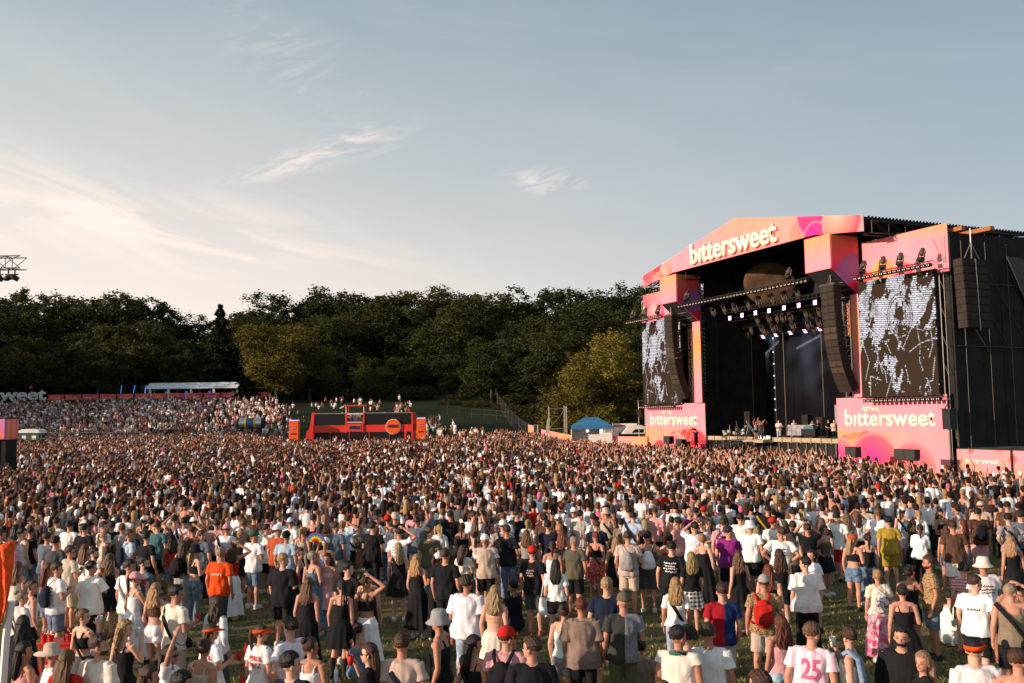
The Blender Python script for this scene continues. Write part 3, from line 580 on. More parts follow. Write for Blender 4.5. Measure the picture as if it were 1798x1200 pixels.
pinkrow([(1339.5, 591.5), (1362, 588.5), (1387.5, 584.7), (1413.3, 581.7), (1439, 578)], -7, 'lit pink strobe tilted down in the middle row of the stage rig', .7)
pinkrow([(1403.5, 609), (1426.5, 606.3)], -9, 'lit pink strobe tilted down in the lowest row of the stage rig', .7)
for n_, z_, lb in ((-3.0, 14.75, 'upper'), (-3.5, 13.9, 'second'), (-5.5, 13.4, 'deep'), (-7.0, 12.5, 'lower')):
    t = sthing('rig_truss', -8.8, n_, z_, f'dark {lb} truss carrying stage lights across the inside of the stage', 'lighting truss'); mb = MB(); mb.truss((0, 0, 0), (17.6, 0, 0), .35, .03, 34); mb.build('truss', M['black'], t)
# strings of small lamps on poles
for (px, ys_, n_), lb in (((1261, [637, 659, 680, 700, 721], -4), 'left'), ((1363, [594, 618, 639, 660, 681, 701, 720], -6), 'middle')):
    s_, z0_ = onN(px, ys_[-1], n_); t = sthing('light_pole', s_, n_, 2.1, f'{lb} dark pole with a column of small white lamps inside the stage', 'light pole')
    mb = MB(); mb.bar((0, 0, 0), (0, 0, 11.5), .04); mb.build('pole', M['black'], t)
    for py in ys_: mb = MB(); zz = onN(px, py, n_)[1]-2.1; mb.lathe([(.03, -.06), (.05, -.03), (.05, .03), (.03, .06)], 8, 'z', (0, -.1, zz)); mb.build('lamp', M['glow'], t)
for i, px in enumerate((1254, 1272, 1319, 1375, 1442)):
    s_, _ = onN(px, 600, -6); t = sthing('drape_pole', s_, -6, 2.1, f'thin upright pole inside the dark stage, {nth(i)} from the left', 'pole', 'thin poles inside the stage'); mb = MB(); mb.bar((0, 0, 0), (0, 0, 12), .03); mb.build('pole', mat('brass', (.14, .10, .05), .5), t)
# big draped disc
t = sthing('draped_disc', onN(1352, 500, -3)[0], -3, onN(1352, 500, -3)[1], 'large round brown draped disc hanging under the stage roof', 'disc', rz=.75)
prof = [(0.02, .55), (.8, .5), (1.6, .32), (2.2, .12), (2.42, 0), (2.2, -.12), (1.2, -.3), (.02, -.35)]
mb = MB(); mb.lathe(prof, 40, 'y'); d_ = mb.build('drape', mat('brown_gauze', (.06, .036, .018), .9, var=.5, vscale=1.1, bump=.8, bscale=2.5), t, smooth=True); d_.rotation_euler = (.35, .2, 0); d_.scale = (1.03, 1, .92)
mb = MB(); mb.bar((0, 0, 1.5), (0, 0, 4.2), .04); mb.bar((-.6, 0, 1.6), (0, 0, 3.0), .02); mb.bar((.6, 0, 1.6), (0, 0, 3.0), .02); mb.build('hanger', M['darksteel'], t)
# line arrays
M['cab'] = mat('speaker_cabinet', (.024, .017, .012), .8, var=.3, vscale=2)
M['cab2'] = mat('speaker_cabinet_pale', (.045, .032, .020), .8, var=.3, vscale=2)
def line_array(s, label):
    t = sthing('line_array', s, 2.6, 14.35, label, 'speaker array', 'speaker arrays hanging at the stage mouth')
    y_, z_, ang = 0.0, 0.0, 0.0
    mb = MB(); mb.box(-.8, .8, 0, .8, 0, .16); mb.bar((0, .4, .1), (0, .4, 1.4), .06); mb.bar((-.5, .4, .1), (0, .4, .9), .03); mb.build('bumper', M['darksteel'], t)
    for i in range(16):
        ang = .015*i if i < 9 else .135+.05*(i-8); h = .535
        mb = MB(); mb.box(-.70, .70, 0, .75, -h+.035, 0)
        c = mb.build('cabinet', M['cab'], t); c.location = (0, y_, z_-.02); c.rotation_euler.x = ang
        mb = MB()
        for a in (-.66, .03): mb.box(a, a+.63, -.02, -.003, -h+.09, -.05)
        g_ = mb.build('grille', M['cab2'] if i in (6, 7, 11, 12) else M['cab'], c)
        y_ += math.sin(ang)*h; z_ -= math.cos(ang)*h
line_array(11.3, 'tall curved speaker array hanging under the right tower of the stage'); line_array(-11.0, 'tall curved speaker array hanging under the left tower of the stage')
t = sthing('side_array', 21.3, 0, 15.0, 'wide brown speaker array hanging on the dark right side of the stage', 'speaker array')
for i in range(9):
    for j in range(2):
        mb = MB(); mb.box(-.5+.02*i, .25+.02*i, j*1.26, j*1.26+1.2, -.54*(i+1)+.03, -.54*i); c = mb.build('cabinet', M['cab'], t)
        mb = MB(); mb.box(.253+.02*i, .27+.02*i, j*1.26+.05, j*1.26+1.15, -.54*(i+1)+.08, -.54*i-.05); mb.build('grille', M['cab'], c)
mb = MB(); mb.bar((0, 1.23, 0), (0, 1.23, 2.2), .05); mb.bar((0, .5, .0), (0, 1.23, 1.2), .03); mb.bar((0, 2.0, .0), (0, 1.23, 1.2), .03); mb.bar((.3, 1.23, 0), (.42, 1.23, -5), .04); mb.build('hanger', M['steel'], t)
t = sthing('speaker_tower', 20.3, .6, 0, 'small black speaker on a pole at the right edge of the pink panel', 'speaker')
mb = MB(); mb.box(-.3, .35, -.3, .3, 3.2, 4.6); mb.build('cabinet', M['black'], t); mb = MB(); mb.bar((0, 0, 0), (0, 0, 3.2), .05); mb.box(-.4, .5, -.35, .35, 4.6, 4.66); mb.bar((-.5, 0, 4.4), (-.1, 0, 4.9), .05); mb.build('stand', M['darksteel'], t)
for px, py, n_, lb in ((1174, 773, 4, 'left pink panel, left one'), (1196, 778.5, 4.5, 'left pink panel, right one'), (1498, 794, 4, 'right pink panel, left one'), (1592.5, 799, 4.0, 'right pink panel, right one')):
    s_, z_ = onN(px, py, n_); t = sthing('fill_speaker', s_, n_, 0, 'flat black speaker on a stand before the '+lb, 'speaker', 'front fill speakers'); w_ = .9 if px > 1550 else .55
    mb = MB(); mb.box(-w_, w_, -.25, .25, z_-.38, z_+.38); c = mb.build('cabinet', M['black'], t); mb = MB(); mb.box(-w_+.06, -.03, -.27, -.253, z_-.32, z_+.32); mb.box(.03, w_-.06, -.27, -.253, z_-.32, z_+.32); mb.build('grille', mat('grille', (.03, .03, .028), .7), c)
    mb = MB(); mb.bar((0, 0, 0), (0, 0, z_-.38), .05); mb.build('stand', M['darksteel'], t)
# ---------------------------------------------------------------- things on the deck
for i, x_ in enumerate([-6.3, -4.8, -3.4, 1.6, 3.2, 4.8, 6.4, 8.0]):
    t = sthing('stage_monitor', x_, -.7, 2.1, f'low dark wedge monitor on the stage edge, {ORD[i]} from the left', 'monitor', 'wedge monitors'); mb = MB(); mb.prism([(-.3, 0), (.35, 0), (.35, .45), (-.1, .28)], 'x', -.6, .6); c = mb.build('cabinet', M['cab'], t)
def ledfront(name, s0, s1, n, z0, z1, label, cat):
    t = sthing(name, s0, n, z0, label, cat); mb = MB(); mb.box(0, s1-s0, 0, .9 if name == 'stage_table' else .2, 0, z1-z0); mb.build('body', M['darksteel'], t)
    m = mat('silver_foil', (.55, .56, .60), .25, .6, var=.35, vscale=2.0, bump=1.0, bscale=1.5); mb = MB(); mb.box(.03, s1-s0-.03, -.03, -.004, .03, z1-z0-.03); mb.build('foil_front', m, t)
ledfront('stage_table', .6, 3.9, -2, 2.1, 3.45, 'long table with crumpled silver front on the stage', 'table'); ledfront('foil_screen', 2.4, 6.8, -6.0, 2.1, 5.2, 'tall crumpled silver panel at the right back of the stage', 'panel')
t = sthing('flight_case', 3.4, -1.2, 2.1, 'black box with equipment standing right of the silver table', 'case'); mb = MB(); mb.box(0, 1.7, 0, .8, 0, 1.0); mb.build('case_body', M['black'], t); mb = MB(); mb.box(.2, 1.4, .1, .6, 1.0, 1.25); mb.build('mixer', mat('teal', (.06, .14, .16), .5), t)
t = sthing('floor_lamp', -1.2, -.8, 2.12, 'low glowing white floor lamp at the centre of the stage edge', 'lamp'); mb = MB(); mb.box(-.7, .7, 0, .3, 0, .05); mb.build('lamp_base', M['black'], t); mb = MB(); mb.box(-.65, .65, .02, .28, .05, .33); mb.build('lit_panel', mat('warm_lamp', (1, .9, .75), .4, emit=(1, .82, .60, 1), estr=1.4), t)
# chopper motorcycle
t = sthing('motorcycle', *(lambda q: (q[0], -1.2, 2.1))(onN(1307, 765, -1.2)), 'chrome chopper motorcycle with raked front fork standing on the stage', 'motorcycle')
ch = mat('chrome', (.6, .6, .62), .2, .9)
for x_, r_ in ((-1.0, .38), (1.7, .36)):
    mb = MB()
    for i in range(20): a, a2 = 2*PI*i/20, 2*PI*(i+1)/20; mb.bar((x_+r_*math.cos(a), 0, r_+.02+r_*math.sin(a)), (x_+r_*math.cos(a2), 0, r_+.02+r_*math.sin(a2)), .06, 6)
    wl = mb.build('wheel', M['black'], t); mb = MB()
    for i in range(8): a = 2*PI*i/8; mb.bar((x_, 0, r_+.02), (x_+(r_-.05)*math.cos(a), 0, r_+.02+(r_-.05)*math.sin(a)), .012, 4)
    mb.build('spokes', ch, wl)
mb = MB(); mb.lathe([(.05, -.2), (.26, -.16), (.28, 0), (.26, .16), (.05, .2)], 12, 'y', (-.15, 0, .52)); mb.lathe([(.04, -.2), (.18, -.1), (.2, .1), (.05, .2)], 10, 'x', (-.1, 0, .85)); mb.build('engine', ch, t, smooth=True)
mb = MB(); mb.bar((-1, 0, .4), (-.2, 0, .95), .035); mb.bar((-1, 0, .4), (.3, 0, .3), .035); mb.bar((.3, 0, .3), (.6, 0, 1.25), .035); mb.bar((-.2, 0, .95), (.6, 0, 1.3), .035); mb.build('frame', M['steel'], t)
mb = MB(); mb.bar((1.7, .09, .38), (.55, .09, 1.5), .035); mb.bar((1.7, -.09, .38), (.55, -.09, 1.5), .035); mb.bar((.55, -.4, 1.65), (.55, .4, 1.65), .03); mb.build('fork', ch, t)
mb = MB(); mb.box(-.95, -.25, -.14, .14, .78, .88); mb.bar((-.95, 0, .8), (-1.15, 0, 1.7), .03); mb.bar((-.6, 0, .8), (-1.15, 0, 1.4), .02); mb.build('seat', M['black'], t)
# drum kit
t = sthing('drum_kit', -8.1, -2.0, 2.1, 'drum kit with pale shells and cymbals at the left side of the stage', 'drum kit')
for x_, y_, z_, r_, h_ in ((-.1, 0, .35, .3, .4), (.5, -.1, .7, .2, .25), (-.6, .1, .65, .2, .25), (.9, .3, .5, .22, .35)): mb = MB(); mb.lathe([(r_, z_-h_/2), (r_, z_+h_/2)], 14, 'z', (x_, y_, 0)); mb.build('drum', mat('drum_shell', (.35, .34, .28), .4), t, smooth=False)
for x_, z_ in ((-.9, 1.15), (.2, 1.3), (1.2, 1.1)):
    mb = MB(); mb.lathe([(.3, 0), (.05, .04), (.02, .05)], 14, 'z', (x_, .2, z_)); c = mb.build('cymbal', mat('bronze', (.4, .28, .10), .3, .8), t); mb = MB(); mb.bar((x_, .2, 0), (x_, .2, z_), .015); mb.build('stand', M['steel'], c)
for s_, n_, z_, h_, lb in ((-6.2, -3, 2.1, 2.6, 'tall dark amplifier stack at the left back of the stage'), (-.4, -5, 2.1, 2.2, 'dark amplifier stack behind the singers'), (2.0, -4.5, 2.1, 2.0, 'dark amplifier stack behind the guitarist')):
    t = sthing('amplifier_stack', s_, n_, z_, lb, 'amplifier')
    for i in range(3): mb = MB(); mb.box(-.4, .4, 0, .5, i*h_/3+.01, (i+1)*h_/3-.01); c = mb.build('cabinet', M['cab'], t); mb = MB(); mb.box(-.34, .34, -.02, -.003, i*h_/3+.07, (i+1)*h_/3-.07); mb.build('grille', M['black'], c)
for s_, n_, q in ((-2.6, -.6, 'before the singers'), (-.75, -.8, 'by the floor lamp'), (2.3, -1.1, 'by the silver table'), (-4.6, -2.0, 'behind the motorcycle'), (5.6, -1.4, 'right of the black case')):
    t = sthing('microphone_stand', s_, n_, 2.1, f'thin microphone stand on the stage, {q}', 'microphone stand', 'microphone stands'); mb = MB(); mb.bar((0, 0, .03), (0, 0, 1.3), .014); mb.bar((0, 0, 1.3), (.1, -.3, 1.55), .012); mb.lathe([(.2, 0), (.18, .03)], 10); mb.build('stand', M['black'], t); mb = MB(); mb.lathe([(.02, -.08), (.03, .03), (.02, .08)], 8, 'z', (.1, -.3, 1.6)); mb.build('microphone', M['darksteel'], t)
# camera jib lying over the pit
t = sthing('camera_crane', -3.5, 3.0, 0, 'long dark camera crane arm slung low before the stage edge', 'camera crane'); mb = MB(); mb.truss((-4.0, 0, 1.75), (3.0, 1.0, 2.05), .3, .035, 16); mb.build('arm', M['black'], t); mb = MB(); mb.bar((-1, .4, 0), (-1, .4, 1.8), .09); mb.bar((-1.6, .4, 0), (-.4, .4, 0.05), .06); mb.build('stand', M['black'], t); mb = MB(); mb.box(-4.4, -3.9, -.2, .2, 1.5, 1.9); mb.build('camera', M['darksteel'], t)
t = sthing('crowd_barrier', -9, 5.2, 0, 'steel crowd barrier between the front row and the stage', 'barrier'); mb = MB()
for i in range(19): mb.bar((i, 0, 0), (i, 0, 1.1), .03); 
mb.bar((0, 0, 1.1), (18, 0, 1.1), .03); mb.bar((0, 0, .2), (18, 0, .2), .03); mb.build('frame', M['steel'], t)
mb = MB()
for i in range(18): mb.box(i+.04, i+.96, -.01, .01, .2, 1.05)
mb.build('plates', M['darksteel'], t)

# ================================================================ THINGS ROUND THE FIELD
def place(name, px, D, label, cat, group=None, rz=0.0, dz=0.0):
    x_ = ray(px, 733)[0]*D; return empty(name, (x_, D, Z(x_, D)+dz), rz, label, cat, group)
M['red'] = mat('red_paint', srgb(206, 40, 22), .45, var=.1, spec=.5); M['orange'] = mat('orange_paint', srgb(222, 88, 26), .5, var=.1); M['glass'] = mat('dark_glass', (.006, .007, .007), .45, spec=.25)
M['pink'] = mat('pink_print', PK, .6, var=.15); M['navy'] = mat('navy_print', (.01, .012, .05), .6); M['grn'] = mat('green_paint', (.02, .06, .045), .5)
# double deck bus
bz = 1.0; bus = empty('double_decker_bus', (-20.4, 91.5, Z(-15, 91.5)), -.015, 'open top red double decker bus used as a bar, with round orange sign', 'bus')
L = 10.4
mb = MB(); mb.box(.45, L, 0, 2.5, .35, .95); mb.box(.45, L, .02, 2.5, 2.25, 2.95); mb.box(9.55, 9.75, -.01, .1, .95, 2.3); mb.box(L-.15, L, -.01, 2.5, .35, 4.15); mb.box(.5, 10.3, .2, 2.4, 2.3, 2.4)
for x_ in (2.1, 4.0, 6.0, 8.0): mb.box(x_, x_+.07, .0, .1, .95, 2.3)
mb.build('body', M['red'], bus)
mb = MB(); mb.prism([(.5, .35), (.5, 4.3), (.25, 4.2), (.12, 3.0), (.0, 2.6), (-.28, 2.3), (-.30, 1.3), (-.1, .4)], 'y', .0, 2.5); mb.build('front', M['red'], bus)
for a, b_, z0, z1 in ((.5, 9.5, .97, 2.23), (9.78, 10.22, .5, 2.23)): mb = MB(); mb.box(a, b_, .06, .12, z0, z1); mb.build('window', M['glass'], bus)
for a, b_ in ((.52, 3.6), (5.55, 10.22)): mb = MB(); mb.box(a, b_, .05, .09, 2.97, 4.1); mb.build('window', M['glass'], bus)
mb = MB(); mb.box(.5, L, .02, .1, 4.1, 4.17); mb.box(.5, L, 2.4, 2.5, 2.95, 4.17); mb.build('rail', M['steel'], bus)
mb = MB(); 
for x_ in (3.62, 5.40): mb.box(x_, x_+.16, -.03, .10, 2.2, 4.15)
mb.box(3.5, 5.75, -.2, 2.5, 4.83, 4.95); mb.box(3.5, 3.58, 2.2, 2.28, 2.9, 4.83); mb.box(5.55, 5.63, 2.2, 2.28, 2.9, 4.83); mb.build('canopy', M['red'], bus)
mb = MB(); mb.box(3.83, 5.35, -.06, -.02, 3.2, 3.27); mb.box(3.83, 5.35, -.06, -.02, 4.02, 4.1); mb.box(3.66, 3.73, -.02, .05, 4.16, 4.82); mb.box(5.45, 5.52, -.02, .05, 4.16, 4.82); mb.build('hatch_rail', M['white'], bus)
mb = MB(); mb.box(3.75, 5.45, -.1, .0, 2.3, 3.1); sg = mb.build('sign_board', M['red'], bus)
mb = MB(); mb.box(3.95, 5.25, -.125, -.103, 2.48, 2.96); mb.build('sign_panel', mat('pale_print', (.35, .10, .12), .6), sg); lettering('APEROL', 1.15, .34, sg, (4.6, -.15, 2.55), m=M['navy'], ext=.02, weight=.03)
mb = MB(); mb.lathe([(.72, -.14), (.72, -.08)], 36, 'y', (8.45, 0, 2.75)); cs = mb.build('round_sign', M['orange'], bus); mb = MB(); mb.lathe([(.76, -.09), (.76, -.02)], 36, 'y', (8.45, 0, 2.75)); mb.build('sign_rim', M['white'], cs)
lettering('APEROL', 1.15, .30, cs, (8.45, -.17, 2.66), m=M['navy'], ext=.02, weight=.03)
mb = MB(); mb.box(9.85, 10.1, .03, .055, 1.5, 1.75); mb.build('notice', M['white'], bus)
for x_ in (1.9, 8.4): mb = MB(); mb.lathe([(.48, -.0), (.48, .3)], 20, 'y', (x_, -.02, .48)); wh = mb.build('wheel', M['black'], bus); mb = MB(); mb.lathe([(.26, -.05), (.26, -.02)], 16, 'y', (x_, -.0, .48)); mb.build('rim', M['steel'], wh)
mb = MB(); mb.prism([(3.0, 4.6), (3.6, 4.9), (3.6, 5.0), (3.0, 4.7)], 'y', .3, 1.6); mb.build('awning', M['white'], bus)
for px, D, h, w_, lb in ((515.5, 90, 3.5, .92, 'shorter orange advertising column left of the red bus'), (739, 89, 3.6, .88, 'taller orange advertising column right of the red bus')):
    t = place('advertising_column', px, D, lb, 'column'); mb = MB(); mb.box(-w_/2, w_/2, 0, .7, 0, h); mb.build('body', M['orange'], t); mb = MB(); mb.box(-w_/2+.05, w_/2-.05, .05, .65, h, h+.09); mb.build('top_light', mat('blue_lamp', (.3, .4, .8), .4, emit=(.45, .55, 1, 1), estr=.5), t)
    for j in range(2): lettering('APEROL', .5, .13, t, (0, -.02, h-.6-j*.22), m=M['pink'], ext=.02, name='lettering')
    lettering('SPRITZ', .5, .13, t, (0, -.02, h-1.35), m=M['navy'], ext=.02, name='lettering')
# silver drum on its side
t = place('beverage_tank', 441, 112, 'silver lying drum with blue and gold label on the left slope', 'tank', dz=2.0)
mb = MB(); mb.lathe([(.62, -1.55), (.66, -1.5), (.66, 1.5), (.62, 1.55)], 28, 'x', (0, 0, .62)); mb.build('shell', mat('brushed_silver', (.42, .43, .42), .3, .8), t, smooth=False)
for a, b_, mm, nm in ((-.45, .45, mat('blue_label', (.03, .08, .17), .5), 'label'), (-.68, -.46, mat('gold_label', (.55, .33, .05), .5), 'label_edge'), (.46, .68, mat('gold_label', (.55, .33, .05), .5), 'label_edge'), (-1.6, -1.35, M['navy'], 'end_ring'), (1.35, 1.6, M['navy'], 'end_ring')):
    mb = MB(); mb.lathe([(.675, a), (.675, b_)], 28, 'x', (0, 0, .62)); mb.build(nm, mm, t)
mb = MB(); mb.box(-1.2, -1.0, -.4, .4, -2.0, .1); mb.box(1.0, 1.2, -.4, .4, -2.0, .1); mb.box(-1.2, 1.2, -.05, .05, -.6, -.5); mb.build('cradle', M['black'], t)
# marquee on the hilltop
t = place('marquee', 335, 197, 'long white framed marquee with glassy roof on top of the left hill', 'tent')
W2 = 9.9; H0, H1 = 2.5, 3.75
mb = MB()
for i in range(5):
    x_ = -W2+i*W2/2
    for y_ in (0, 5): mb.box(x_-.09, x_+.09, y_, y_+.18, -.5, H0)
    mb.bar((x_, 0, H0), (x_, 2.5, H1), .09); mb.bar((x_, 5, H0), (x_, 2.5, H1), .09)
for y_, z_ in ((0, H0), (5, H0), (2.5, H1), (1.25, (H0+H1)/2)): mb.bar((-W2, y_, z_), (W2, y_, z_), .08)
mb.build('frame', M['white'], t)
roofm = mat('clear_roof_film', (.66, .68, .70), .25, var=.2, vscale=1.5, spec=.6)
mb = MB(); mb.add([(-W2, 0.06, H0+.02), (W2, .06, H0+.02), (W2, 2.5, H1+.03), (-W2, 2.5, H1+.03), (W2, 5, H0+.02), (-W2, 5, H0+.02)], [(0, 1, 2, 3), (3, 2, 4, 5)]); mb.build('roof_film', roofm, t)
mb = MB()
for x_ in (-W2+.7, -5.2, -.3, 4.6): mb.prism([(x_, 0), (x_+.9, 0), (x_+.4, 2.4), (x_, 2.5)], 'y', .1, .16)
mb.build('side_curtains', M['white'], t)
mb = MB()
for x_ in (-7, -2.6, 2.5, 7.6): mb.box(x_, x_+.5, 3.5, 3.9, -.5, 2.0)
mb.build('blue_lit_column', mat('blue_lit', (.05, .07, .2), .5, emit=(.12, .2, .7, 1), estr=.35), t)
t = place('garden_canopy', 458, 193, 'small pale flat canopy right of the white marquee', 'tent'); mb = MB(); mb.box(-1.9, 1.9, 0, 3, 2.4, 2.6); mb.build('roof', M['white'], t); mb = MB(); [mb.box(a, a+.1, .2, .3, -.5, 2.4) for a in (-1.8, -.1, 1.7)]; mb.build('posts', M['steel'], t)
for px, lean in ((170, .12), (211, .1), (233, .2), (253, .16)):
    t = place('light_tube', px, 195, f'thin blue glowing light tube on the hilltop, {ORD[[170, 211, 233, 253].index(px)]} from the left', 'light tube', 'blue light tubes'); mb = MB(); mb.bar((0, 0, 1.6), (lean*1.7, 0, 3.3), .06); mb.build('tube', mat('blue_tube', (.05, .15, .6), .4, emit=(.08, .25, .9, 1), estr=.9), t); mb = MB(); mb.bar((-.1, 0, 0), (0, 0, 1.6), .03); mb.build('pole', M['darksteel'], t)
# banners along the hilltop
def bart(seed):
    def f(S, Q): C = lerp(srgb(206, 70, 90), srgb(232, 110, 70), .5+.5*np.sin(S*1.3+seed)); m = (np.abs(Q-.6) < .12) & (np.abs(S-1.6) < 1.0) & (np.sin(S*19) > -.3); C[m] = srgb(240, 190, 190); return C
    return f
px = 83; i = 0
while px < 476:
    t = place('hilltop_banner', px, 190, f'pink and orange banner along the hilltop, {ORD[i]} from the left', 'banner', 'banners along the hilltop', dz=.35); art_panel('banner', 0, 3.25, .05, 1.25, 0, bart(i), t, .15)
    mb = MB(); mb.bar((0, .1, 0), (0, .1, 1.3), .04); mb.bar((3.25, .1, 0), (3.25, .1, 1.3), .04); mb.build('posts', M['steel'], t); px += 30.5; i += 1
lt = place('giant_letters', 80, 187.5, 'big white standing letters reading bittersweet on the hilltop, cut by the left edge', 'letters', dz=.75)
me = text_mesh('bıttersweet', 1, .02, 0)
co = np.zeros(len(me.vertices)*3); me.vertices.foreach_get('co', co); co = co.reshape(-1, 3); wd_ = co[:, 0].max()-co[:, 0].min(); bpy.data.meshes.remove(me)
widths = []
for i in range(11):
    pre = text_mesh('bıttersweet'[:i+1]+'|', 1, .02, 0, align='LEFT'); c2 = np.zeros(len(pre.vertices)*3); pre.vertices.foreach_get('co', c2); widths.append(c2.reshape(-1, 3)[:, 0].max()); bpy.data.meshes.remove(pre)
tot = 22.0; k_ = tot/(widths[-1]-.1)
for i, chh in enumerate('bıttersweet'):
    me = text_mesh(chh, 1, .025, .05); c2 = np.zeros(len(me.vertices)*3); me.vertices.foreach_get('co', c2); c2 = c2.reshape(-1, 3); xc = (widths[i-1]-.1 if i else 0); xc = (xc+widths[i]-.1)/2
    me.transform(Matrix.Scale(k_*1.0, 4, (1, 0, 0)) @ Matrix.Scale(3.3, 4, (0, 1, 0)) @ Matrix.Scale(3, 4, (0, 0, 1)))
    o = link('letter', me, M['white'], lt, (xc*k_-tot-.1, 0, .05)); o.rotation_euler = (PI/2, 0, 0)
t = place('red_balloon', 53, 186.8, 'red round balloon above the white letter e on the hilltop', 'balloon', dz=3.0); mb = MB(); mb.lathe([(.02, -.35), (.25, -.28), (.38, 0), (.25, .28), (.02, .35)], 14, 'z', (0, 0, .3)); mb.build('balloon', M['red'], t, smooth=True); mb = MB(); mb.bar((0, 0, -2.3), (0, 0, -.03), .02); mb.build('stick', M['steel'], t)
# green cabin with white roof
t = place('toilet_cabin', 52, 97, 'green portable cabin with rounded white roof among the crowd at the left', 'cabin', dz=.0); mb = MB(); mb.box(-1.05, 1.05, 0, 1.4, 0, 2.35); c = mb.build('wall', M['grn'], t)
mb = MB(); mb.prism([(-1.15, 2.35), (1.15, 2.35), (1.05, 2.62), (.7, 2.78), (-.7, 2.78), (-1.05, 2.62)], 'y', -.08, 1.5); mb.build('roof', M['white'], t); mb = MB(); mb.box(-.75, -.3, -.02, -.003, 1.7, 2.1); mb.box(.3, .75, -.02, -.003, 1.7, 2.1); mb.build('vent', M['white'], t)
t = empty('handrail', (-56, 95, Z(-50, 95)), 0, 'long pale handrail fence running through the crowd beside the green cabin', 'fence'); mb = MB(); mb.bar((0, 0, 2.45), (16, 3, 2.35), .035, 5); mb.bar((0, 0, 1.9), (16, 3, 1.8), .03, 5); mb.build('rail', M['steel'], t)
for i in range(6): mb = MB(); mb.bar((i*3.2, i*.6, 0), (i*3.2, i*.6, 2.45), .03, 5); mb.build('post', M['steel'], t)
# sound booth with wrapped top and lighting truss at the left edge
def booth(S, Q): return lerp(lerp(srgb(190, 60, 110), srgb(230, 110, 70), (S+5.5)/5.5), srgb(200, 120, 180), .5+.5*np.sin(S*6+Q*2)*(S > -2.4))
t = empty('sound_booth', (at(30, 780, 62).x-.75, 62, 0), 0, 'black sound booth tower with pink and orange printed band at the left edge', 'booth')
art_panel('printed_band', -6, 0, 3.35, 4.75, -.06, booth, t, .1); art_panel('printed_band', -6, -1.0, 0.0, 3.3, -.02, lambda S, Q: lerp(srgb(150, 70, 150), srgb(190, 110, 180), .5+.5*np.sin(S*3+Q)), t, .12)
art_panel('printed_band', -.06, 1.45, 3.35, 4.75, .03, lambda S, Q: lerp(srgb(226, 110, 90), srgb(236, 150, 130), .5+.5*np.sin(S*9)), t, .1, plane='yz')
mb = MB(); mb.box(-6, -.02, .02, 1.4, 0, 4.7); mb.box(-.5, -.44, -.03, .02, 0, 3.3); mb.build('wall', M['cloth_black'], t); mb = MB(); mb.box(-6.1, .05, -.15, 1.5, 4.76, 4.86); mb.build('roof', M['black'], t)
t = empty('lighting_gantry', (at(27, 460, 62).x, 63, 0), 0, 'black box truss arm with hanging lamps entering the sky at the left edge', 'gantry')
zt_ = at(27, 462, 63).z; mb = MB(); mb.truss((-8, 0, zt_), (0, 0, zt_), .85, .045, 8); mb.build('truss', M['black'], t); mb = MB(); mb.truss((-6.5, .2, 0), (-6.5, .2, zt_-.4), .6, .04, 20); mb.build('mast', M['black'], t)
for x_, r_ in ((-.55, .5), (-1.0, -.4), (-1.6, .7), (-2.4, .1)):
    mb = MB(); mb.bar((x_, 0, zt_-.43), (x_, 0, zt_-.8), .05); mb.box(x_-.22, x_+.22, -.06, .06, zt_-.86, zt_-.78); l_ = mb.build('lamp', M['black'], t)
    mb = MB(); mb.lathe([(.12, -.3), (.2, -.1), (.17, .25)], 10, 'x', (0, 0, 0)); h_ = mb.build('lamp_head', M['black'], l_); h_.location = (x_, 0, zt_-1.05); h_.rotation_euler = (0, r_, .4)
# blue tent, trailers, scaffold, flag, fences by the stage
t = place('pop_up_tent', 1038, 104, 'blue pop up tent with white walls left of the stage', 'tent', rz=-.05, dz=0)
zt = at(1038, 733, 104).z-t.location.z; ze = at(1038, 748, 104).z-t.location.z; a = 2.3
mb = MB(); mb.add([(-a, -1.5, ze), (a, -1.5, ze), (a, 1.5, ze), (-a, 1.5, ze), (-.75, -.25, zt), (.75, -.25, zt), (.75, .25, zt), (-.75, .25, zt), (-1.35, -.8, ze+.62*(zt-ze)), (1.35, -.8, ze+.62*(zt-ze)), (1.35, .8, ze+.62*(zt-ze)), (-1.35, .8, ze+.62*(zt-ze)), (-a, -1.5, ze-.35), (a, -1.5, ze-.35), (a, 1.5, ze-.35), (-a, 1.5, ze-.35)],
                     [(0, 1, 9, 8), (1, 2, 10, 9), (2, 3, 11, 10), (3, 0, 8, 11), (8, 9, 5, 4), (9, 10, 6, 5), (10, 11, 7, 6), (11, 8, 4, 7), (4, 5, 6, 7), (0, 12, 13, 1), (1, 13, 14, 2), (2, 14, 15, 3), (3, 15, 12, 0)]); mb.build('canopy', mat('blue_canvas', srgb(50, 110, 150), .8, var=.12, bump=.3, bscale=2), t)
mb = MB(); mb.add([(-a, 1.45, 0), (a, 1.45, 0), (a, 1.45, ze-.3), (-a, 1.45, ze-.3), (-a+.02, -1.4, 0), (-a+.02, -1.4, ze-.3), (a-.02, -1.4, 0), (a-.02, -1.4, ze-.3)], [(0, 1, 2, 3), (0, 3, 5, 4), (1, 6, 7, 2)]); mb.box(-.4, a-.1, -1.4, -1.36, .0, ze-.95); mb.build('side_wall', M['white'], t)
mb = MB(); [mb.bar((p, q, 0), (p, q, ze), .04) for p in (-a+.05, a-.05) for q in (-1.45, 1.4)]; mb.build('legs', M['steel'], t)
for x_ in (-.5, 1.05): mb = MB(); mb.lathe([(.02, -.08), (.13, -.04), (.13, .04), (.02, .08)], 12, 'y', (x_, -1.3, ze-.55)); mb.build('lamp', mat('tent_lamp', (1, 1, 1), .3, emit=(1, .95, .85, 1), estr=8), t)
